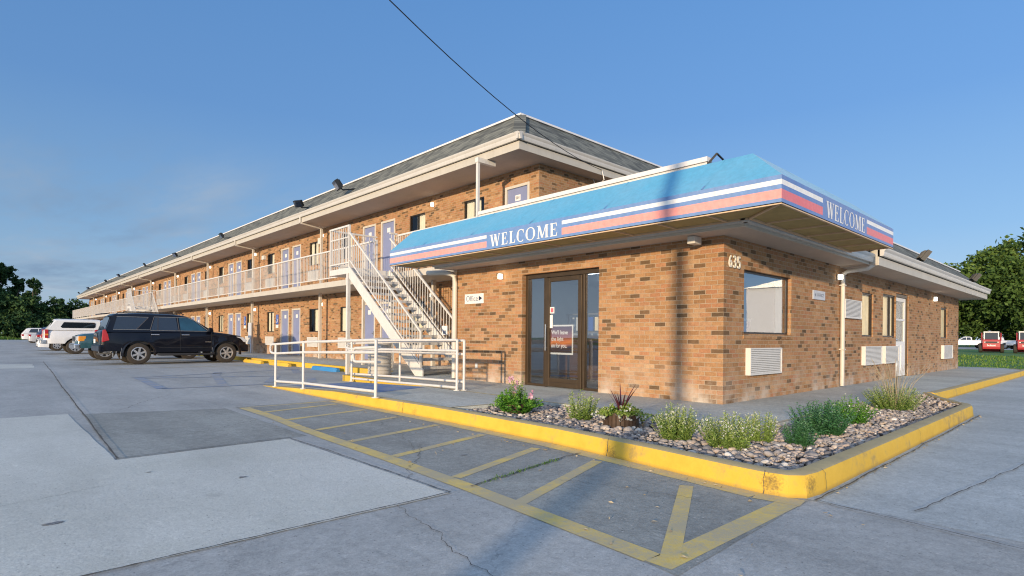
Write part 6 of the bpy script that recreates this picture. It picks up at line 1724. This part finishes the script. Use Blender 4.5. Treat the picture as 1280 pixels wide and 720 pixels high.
# --- teal pickup, backed in -----------------------------------------
def teal_extras(root, S):
    hw = S['W'] / 2; L = S['L'] / 2
    for s in (-1, 1):
        mb = MB(); mb.box(L - 0.16, L - 0.01, s * (hw - 0.36), s * (hw - 0.085), 0.78, 0.98, M['headlamp']); part(mb, 'headlamp', root, bevel=0.02, local=True)
        mb = MB(); mb.box(L - 0.30, L - 0.05, s * (hw - 0.12), s * (hw - 0.02), 0.78, 0.98, M['amber']); part(mb, 'turn_lamp', root, bevel=0.02, local=True)
        mb = MB(); mb.prism([(0.55, 1.15), (0.70, 1.14), (0.68, 1.30), (0.58, 1.32)], 'y', s * (hw - 0.02), s * (hw + 0.16), M['plastic']); part(mb, 'mirror', root, bevel=0.02, local=True)
    bx_part(root, 'grille', [((L - 0.03, L + 0.012, -0.52, 0.52, 0.76, 0.98), 'chrome'), ((L, L + 0.018, -0.48, 0.48, 0.79, 0.95), 'plastic')], 0.008)
    bx_part(root, 'front_bumper', [((L - 0.12, L + 0.10, -hw + .04, hw - .04, 0.46, 0.68), 'chrome')], 0.05)
teal = dict(L=5.0, W=1.82, paint='paint_teal', R=0.37, arch=0.08, wheels=(-1.5, 1.58), flare=0.05, tw=0.25, spokes=6,
    top=[(-2.5, 1.10), (0.2, 1.12), (0.9, 1.13), (1.7, 1.10), (2.25, 1.06), (2.42, 1.0), (2.5, 0.86)], sill=[(-2.5, 0.52), (2.5, 0.50)], zb=1.11, wr=0.66,
    roof=[(-0.95, 1.12), (-0.9, 1.55), (-0.75, 1.64), (0.0, 1.66), (0.2, 1.60), (0.92, 1.12)],
    windows=[([(-0.8, 1.16), (-0.2, 1.16), (-0.22, 1.56), (-0.75, 1.56)], 'car_glass'), ([(-0.12, 1.16), (0.66, 1.16), (0.22, 1.50), (-0.1, 1.56)], 'car_glass')],
    screens=[(0.86, 1.16, 0.25, 1.57, 'windscreen')], extras=[teal_extras])
car('pickup_truck', (-2.55, 25.3, 0), pi, 'dark teal pickup backed in beside the navy SUV, amber lamp showing', 'truck', teal, 'vehicles in the motel lot')

# --- passenger cars -------------------------------------------------
def sedan_extras(root, S):
    hw = S['W'] / 2; L = S['L'] / 2
    for s in (-1, 1):
        mb = MB(); mb.prism([(L - 0.08, 0.60), (L - 0.02, 0.66), (L - 0.22, 0.78), (L - 0.50, 0.80), (L - 0.30, 0.66)], 'y', s * (hw - 0.30), s * (hw - 0.045), M['headlamp']); part(mb, 'headlamp', root, bevel=0.01, local=True)
        mb = MB(); mb.box(-L - 0.004, -L + 0.16, s * (hw - 0.26), s * (hw - .03), 0.74, 0.94, M['tail_red']); part(mb, 'tail_lamp', root, bevel=0.015, local=True)
        mb = MB(); mb.box(L - 0.10, L + .004, s * (hw - 0.38), s * (hw - .14), 0.30, 0.42, M['plastic']); part(mb, 'fog_lamp', root, bevel=0.01, local=True)
        mb = MB(); mb.prism([(0.62, 0.96), (0.78, 0.95), (0.76, 1.08), (0.66, 1.10)], 'y', s * (hw - 0.03), s * (hw + 0.14), M[S['paint']]); part(mb, 'mirror', root, bevel=0.02, local=True)
    bx_part(root, 'grille', [((L - 0.02, L + 0.014, -0.40, 0.40, 0.54, 0.66), 'plastic')], 0.008)
    bx_part(root, 'number_plate', [((-L - 0.014, -L + 0.0, -0.17, 0.17, 0.72, 0.86), 'sign_white')], 0)
def sedan(paint, L=4.5, W=1.78): 
    h = L / 2
    return dict(L=L, W=W, paint=paint, R=0.32, arch=0.06, wheels=(-h + 0.95, h - 0.92), flare=0.015, tw=0.21, spokes=7,
    top=[(-h, 0.98), (-h + 0.5, 1.0), (h - 1.35, 0.97), (h - 0.6, 0.86), (h - 0.15, 0.74), (h, 0.60)], sill=[(-h, 0.30), (-h + .6, 0.24), (h - .6, 0.22), (h, 0.24)], zb=0.98, wr=0.56,
    roof=[(-h + 0.55, 1.0), (-h + 1.25, 1.36), (-h + 1.6, 1.43), (h - 2.1, 1.44), (h - 1.9, 1.40), (h - 1.05, 0.97)],
    windows=[([(-h + 1.05, 1.02), (-h + 2.0, 1.02), (-h + 2.0, 1.35), (-h + 1.5, 1.34)], 'car_glass'), ([(-h + 2.07, 1.02), (h - 1.35, 1.02), (h - 1.9, 1.33), (-h + 2.07, 1.36)], 'car_glass')],
    screens=[(h - 1.13, 1.02, h - 1.85, 1.38, 'windscreen'), (-h + 0.65, 1.04, -h + 1.22, 1.34, 'rear_window')], extras=[sedan_extras])
def suv2(paint, L=4.5, W=1.84):
    h = L / 2
    return dict(L=L, W=W, paint=paint, R=0.35, arch=0.07, wheels=(-h + 0.92, h - 0.95), flare=0.02, tw=0.23, spokes=7,
    top=[(-h, 1.05), (h - 1.35, 1.06), (h - 0.6, 0.98), (h - 0.12, 0.84), (h, 0.66)], sill=[(-h, 0.42), (h, 0.34)], zb=1.05, wr=0.60,
    roof=[(-h + 0.05, 1.06), (-h + 0.38, 1.52), (-h + 0.6, 1.60), (h - 2.3, 1.62), (h - 2.0, 1.56), (h - 1.1, 1.06)],
    windows=[([(-h + 0.55, 1.12), (-h + 1.3, 1.10), (-h + 1.35, 1.52), (-h + 0.75, 1.50)], 'car_glass'), ([(-h + 1.38, 1.10), (-h + 2.2, 1.10), (-h + 2.2, 1.53), (-h + 1.42, 1.53)], 'car_glass'), ([(-h + 2.27, 1.10), (h - 1.4, 1.10), (h - 2.0, 1.48), (-h + 2.27, 1.54)], 'car_glass')],
    screens=[(h - 1.16, 1.10, h - 1.97, 1.54, 'windscreen'), (-h + 0.12, 1.12, -h + 0.36, 1.48, 'rear_window')], extras=[sedan_extras])
G_ = 'vehicles in the motel lot'
car('parked_car', (-3.05, 41.8, 0), pi, 'white saloon backed in beyond the white pickup, only its front showing', 'car', sedan('paint_white'), G_)
car('parked_car', (-2.35, 76.5, 0), 0, 'distant white estate car at the far end of the lot', 'car', suv2('paint_white'), G_)
car('parked_car', (-2.15, 69.0, 0), 0, 'distant silver blue saloon in front of the farthest white car', 'car', sedan('paint_silver'), G_)
car('parked_car', (-2.0, 60.5, 0), 0, 'distant dark blue car between the silver saloon and the white pickup', 'car', suv2('paint_blue'), G_)
car('parked_car', (-2.1, 54.5, 0), 0, 'distant red car half hidden behind the white pickup', 'car', sedan('paint_red'), G_)

# --- skid steer loaders and trucks beyond the lawn --------------------
def loader(x, y, rz, label):
    root = thing('skid_steer_loader', (x, y, 0), label, 'loader', 'red skid steer loaders on the lawn edge', rz)
    # rear faces local -X
    mb = MB(); mb.prism([(-1.35, 0.35), (-1.40, 0.55), (-1.40, 1.20), (-1.30, 1.30), (0.9, 1.16), (0.9, 0.30), (-1.0, 0.30)], 'y', -0.68, 0.68, M['loader_red']); part(mb, 'body', root, bevel=0.04, local=True)
    mb = MB(); mb.box(-1.415, -1.40, -0.55, 0.55, 0.93, 1.10, M['plastic']); part(mb, 'rear_grille', root, local=True)
    for s in (-1, 1):
        mb = MB(); mb.box(-1.42, -1.39, s * .50 - .05, s * .50 + .05, 1.0, 1.07, M['sign_white']); part(mb, 'work_lamp', root, local=True)
        mb = MB(); mb.prism([(-1.25, 1.16), (-1.05, 1.95), (0.1, 2.0), (0.95, 1.1), (1.4, 0.5), (1.25, 0.45), (0.7, 1.1), (0.0, 1.75), (-0.85, 1.72), (-1.0, 1.16)], 'y', s * 0.69, s * 0.76, M['loader_red']); part(mb, 'lift_arm', root, bevel=0.015, local=True)
    mb = MB()
    for (a, b) in ((-0.95, -0.85), (0.5, 0.6)):
        for s in (-1, 1): mb.box(a, b, s * 0.5, s * 0.58, 1.16, 1.98, M['sign_white'])
    mb.box(-1.0, 0.65, -0.60, 0.60, 1.98, 2.08, M['sign_white']); mb.box(-.96, .6, -.58, .58, 1.16, 1.25, M['sign_white'])
    cab = part(mb, 'cab', root, bevel=0.01, local=True)
    mb = MB(); mb.box(-0.90, -0.88, -0.5, 0.5, 1.25, 1.96, M['car_glass']); mb.box(.52, .54, -0.5, 0.5, 1.25, 1.96, M['car_glass']); part(mb, 'cab_window', root, local=True)
    mb = MB(); mb.box(-0.6, 0.1, -0.3, 0.3, 1.2, 1.5, M['plastic']); mb.box(-0.62, -0.5, -0.28, 0.28, 1.5, 1.85, M['plastic']); part(mb, 'seat', root, bevel=0.04, local=True)
    for wx in (-0.75, 0.55):
        for s in (-1, 1):
            mb = MB(); mb.lathe([(0.2, -.15), (0.36, -.155), (0.42, -.12), (0.43, 0), (0.42, .12), (0.36, .155), (0.2, .15), (0.0, .12)], M['tyre'], 20, 'y', (wx, s * 0.82, 0.43)); mb.lathe([(0.22, -.12), (0, -.12)], M['sign_white'], 16, 'y', (wx, s * .82, .43)); part(mb, 'wheel', root, smooth=40, local=True)
    me = text_mesh('bobcat', 0.24, depth=0.002, bold=0.006)
    for v in me.vertices: v.co = Vector((-1.425 - v.co.z, -v.co.x, 0.72 + v.co.y))
    me.materials.clear(); me.materials.append(M['sign_white']); link('lettering', me, root)
    mb = MB(); mb.box(1.3, 1.45, -0.9, 0.9, 0.05, 0.5, M['loader_red']); part(mb, 'bucket', root, bevel=0.02, local=True)
    return root
loader(66.3, 5.1, radians(8), 'red and white skid steer loader on the lawn, left of two')
loader(65.4, 2.35, radians(6), 'red and white skid steer loader on the lawn, right of two')
work = dict(pick); work = {k: v for k, v in pick.items()}; work['extras'] = []
TG = 'white work trucks parked beyond the lawn'
for i, (x, y, rz) in enumerate(((104.0, 12.6, 1.9), (106.5, 9.3, 1.2), (104.5, 5.2, 2.2), (106.0, 1.0, 1.9), (103.0, -3.5, 1.5))):
    car('work_truck', (x, y, 0.0), rz, ('white work truck beyond the lawn, next to the end of the brick wall', 'white work truck beyond the lawn, between the brick wall end and the left loader', 'white work truck beyond the lawn, just behind the left loader', 'white work truck beyond the lawn, between the two loaders', 'white work truck beyond the lawn, behind the right loader')[i], 'truck', work, TG)
sheet('far_road', [(93, -60), (125, -60), (125, 60), (93, 60)], -0.006, M['lot'])
# lawn blades at the near edge of the grass
r = random.Random(77); mb = MB()
for i in range(16000):
    x = 18.8 + 30 * r.random() ** 2.0; y = r.uniform(-14, 10)
    if x < 19.3 and -1.9 < y < 6.5: continue
    h = r.uniform(.03, .10) * (1 + (x - 18) * 0.02); a = r.uniform(0, pi); q = 0.02 + (x - 18) * 0.001; l = r.uniform(-.04, .04)
    if y < -1.6 - (x - 18.4) * 0.02 and x < 60: 
        if y < -3.2: continue
    mb.quad([(x - q * cos(a), y - q * sin(a), -.02), (x + q * cos(a), y + q * sin(a), -.02), (x + l, y + l, -.02 + h)], M['grass'], None, r.random())
o = part(mb, 'lawn', shade=True); tag(o, 'mown green grass beyond the end of the walkway', kind='stuff')
r = random.Random(78); mb = MB()
for i in range(9000):
    x = r.uniform(-40, 6); y = 112.3 + r.uniform(0, 5); h = r.uniform(.15, .55) * (1 + .5 * sin(x * .7)); a = r.uniform(0, pi); q = r.uniform(.03, .08); l = r.uniform(-.1, .1)
    mb.quad([(x - q * cos(a), y - q * sin(a), -.02), (x + q * cos(a), y + q * sin(a), -.02), (x + l, y + l, h)], M['grass'], None, r.random())
o = part(mb, 'verge_grass', shade=True); tag(o, 'rough tall grass along the far edge of the lot', kind='stuff')

# ------------------------------------------------------------------ trees
def tree(name, x, y, h, rx, seed, label, mat, leaf_s, n_leaf, base=0.12, group=None, lobes=9, trunk_r=0.3, top=1.0):
    r = random.Random(seed); root = thing(name, (x, y, 0), label, 'tree', group)
    mb = MB(); tr = [Vector((x, y, -0.05))]
    for k in range(1, 6): tr.append(Vector((x + r.gauss(0, .012 * h), y + r.gauss(0, .012 * h), h * 0.15 * k)))
    mb.tube(tr, trunk_r, M['bark'], 9, trunk_r * 0.3)
    L = []
    for k in range(lobes):
        t = k / lobes; a = k * 2.4 + r.uniform(-.4, .4); zz = base * h + (h * (0.96 - base)) * (0.12 + 0.80 * ((k * 0.618) % 1.0))
        e = sin(pi * min(0.97, max(0.06, (zz / h - base * .6) / (1.02 - base * .6)))) ** 0.6
        q = rx * 0.62 * e * r.uniform(.7, 1.05)
        c = Vector((x + q * cos(a), y + q * sin(a), zz)); L.append((c, rx * r.uniform(.36, .55) * (0.55 + .45 * e)))
        j = min(5, int(zz / h / 0.15)); s0 = tr[max(1, j - 1)]
        mb.tube([s0, s0.lerp(c, .5) + Vector((0, 0, -.03 * h)), c], trunk_r * .32, M['bark'], 6, trunk_r * .06, cap=False)
    L.append((Vector((x, y, h * 0.88)), rx * .42)); L.append((Vector((x, y, h * (base + .45 * (1 - base)))), rx * .62))
    part(mb, 'trunk', root, smooth=60)
    # clumps on the lobes, leaves on the clumps
    mb = MB(); cl = []
    for c, R_l in L:
        for k in range(max(6, int(34 * (R_l / (rx * .5)) ** 2))):
            d = Vector((r.gauss(0, 1), r.gauss(0, 1), r.gauss(0.15, 1))).normalized(); cl.append((c + d * R_l * r.uniform(.62, 1.08), R_l * r.uniform(.16, .34), d))
    per = max(4, n_leaf // len(cl)); mi = mat
    for c, R_c, d0 in cl:
        if c.z < base * h * .7: continue
        cs = r.gauss(0, .12)
        for k in range(per):
            p = c + Vector((r.gauss(0, 1), r.gauss(0, 1), r.gauss(0, .8))) * R_c * .62
            n = (Vector((r.gauss(0, 1), r.gauss(0, 1), r.gauss(0, 1))) + d0 * .8 + Vector((0, 0, .5))).normalized()
            u = n.orthogonal().normalized(); u = Matrix.Rotation(r.uniform(0, 6.28), 3, n) @ u; v = n.cross(u)
            s = leaf_s * r.uniform(.55, 1.25)
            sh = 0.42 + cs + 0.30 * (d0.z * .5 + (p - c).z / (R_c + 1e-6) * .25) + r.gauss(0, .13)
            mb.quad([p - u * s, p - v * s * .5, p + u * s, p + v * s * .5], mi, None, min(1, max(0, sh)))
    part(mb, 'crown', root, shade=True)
    return root
RG = 'broad green trees beyond the lawn'
tree('broadleaf_tree', 134, 8.5, 19.6, 10.5, 101, 'tallest broad green tree behind the loaders at the right', M['crown'], 0.42, 26000, 0.10, RG, 15, .5)
tree('broadleaf_tree', 138, 21.0, 15.5, 8.5, 102, 'lower green tree right behind the end of the brick wall', M['crown'], 0.40, 15000, 0.08, RG, 12, .4)
tree('broadleaf_tree', 130, -4.0, 18.6, 9.5, 103, 'green tree at the right edge behind the right loader', M['crown'], 0.42, 18000, 0.10, RG, 13, .45)
tree('broadleaf_tree', 150, 13.0, 12.0, 8.5, 104, 'low green tree filling the gap under the tallest one', M['crown'], 0.42, 9000, 0.03, RG, 10, .4)
LG = 'dark trees along the far edge of the lot'
for i, (x, y, h, rx, n) in enumerate(((-8.5, 121, 12.5, 4.0, 9000), (-5.7, 123, 13.2, 2.7, 7000), (-3.2, 124, 11.2, 1.8, 4500), (-1.3, 122, 10.8, 1.7, 4500), (-12.5, 124, 10.5, 4.2, 6000), (-18, 122, 13, 5.0, 7000), (-26, 124, 11, 5.5, 7000))):
    tree('dark_tree', x, y, h, rx, 200 + i, ('tall dark tree at the left edge of the view', 'tall dark tree second from the left edge', 'slim dark tree with gaps left of the pointed one', 'pointed dark tree nearest the wing in the left treeline', 'dark tree outside the left edge of the lot', 'big dark tree farther left along the lot edge', 'broad dark tree farthest left along the lot edge')[i], M['crown_dark'], 0.30, n, 0.12, LG, 11, .2)
HG = 'bushy dark trees forming the low treeline'
for i in range(9):
    x = -16 + i * 2.9; r = random.Random(300 + i)
    tree('bushy_tree', x, 119 + r.uniform(-1, 1), r.uniform(6.0, 7.2), 2.9, 300 + i, 'low bushy dark tree in the hedge like treeline behind the far cars', M['crown_dark'], 0.28, 5200, 0.0, HG, 12, .12)
tree('bushy_tree', 9.0, 118, 8.4, 2.6, 330, 'small green tree showing just past the far end of the wing', M['crown_dark'], 0.25, 3000, 0.1, None, 8, .14)

# ------------------------------------------------------------------ utility pole behind the camera and the cable
ratio = SUN_H.y / SUN_H.x
px_, py_ = -13.0, 0.72 - 13.0 * ratio
pole = thing('utility_pole', (px_, py_, 0), 'round wooden utility pole standing across the drive from the office', 'pole')
mb = MB(); mb.tube([(px_, py_, -0.1), (px_, py_, 8.6)], 0.115, M['wood_pole'], 14, 0.09); part(mb, 'pole_shaft', pole, smooth=50)
mb = MB(); mb.box(px_ - 0.06, px_ + 0.06, py_ - 1.1, py_ + 1.1, 8.0, 8.12, M['wood_pole']); part(mb, 'cross_arm', pole)
E0 = Vector((4.8, 6.0, 5.78)); dv = Vector((-0.93, -0.369, 0)); far = 44.0
cp = [E0 + dv * (far * k / 60) + Vector((0, 0, -0.152 * far * k / 60 + 0.01177 * (far * k / 60) ** 2)) for k in range(61)]
mb = MB(); mb.tube(cp, 0.008, M['black_metal'], 6); mb.tube([cp[0], cp[0] + Vector((0.06, -.02, -.25)), cp[0] + Vector((0.16, .3, -.38)), cp[0] + Vector((.2, .5, -.1))], .014, M['sign_white'], 6)
tag(part(mb, 'overhead_cable', smooth=60), 'thin black overhead cable sagging down to the wing roof corner', 'cable')
# white metal building across the drive: it is what the big office window mirrors
bb = thing('metal_building', (60, -12, 0), 'white metal sided building across the drive, mirrored in the big office window', 'building')
mb = MB(); mb.box(60, 84, -27, -11, -0.02, 7.2, M['sign_white']); part(mb, 'wall', bb)
mb = MB(); mb.prism([(-27.4, 7.2), (-10.6, 7.2), (-19, 8.6)], 'x', 59.6, 84.4, M['grey_metal']); part(mb, 'roof', bb)
mb = MB(); mb.box(59.95, 59.998, -22, -18.5, 0, 3.6, M['sign_grey']); part(mb, 'door', bb)

# dead leaves blown into the bed and along the kerb
r = random.Random(91); mb = MB()
for i in range(420):
    if i < 300:
        x, y = r.uniform(-3.6, 4.4), r.uniform(-2.35, 2.1)
        if not inside(x, y, bed): continue
        z = 0.125
    else: x, y, z = r.choice(((-3.86, r.uniform(-2, 4), 0.008), (r.uniform(-3.4, 3), -2.56, 0.008), (r.uniform(-5.5, -3.7), r.uniform(-3, 4), 0.008)))
    leaf(mb, (x, y, z), (r.gauss(0, 1), r.gauss(0, 1), .15), r.uniform(.02, .045), r.uniform(.012, .022), M['straw'], r.random())
o = part(mb, 'fallen_leaves', shade=True); tag(o, 'scattered dry leaves among the pebbles and along the kerb', kind='stuff')
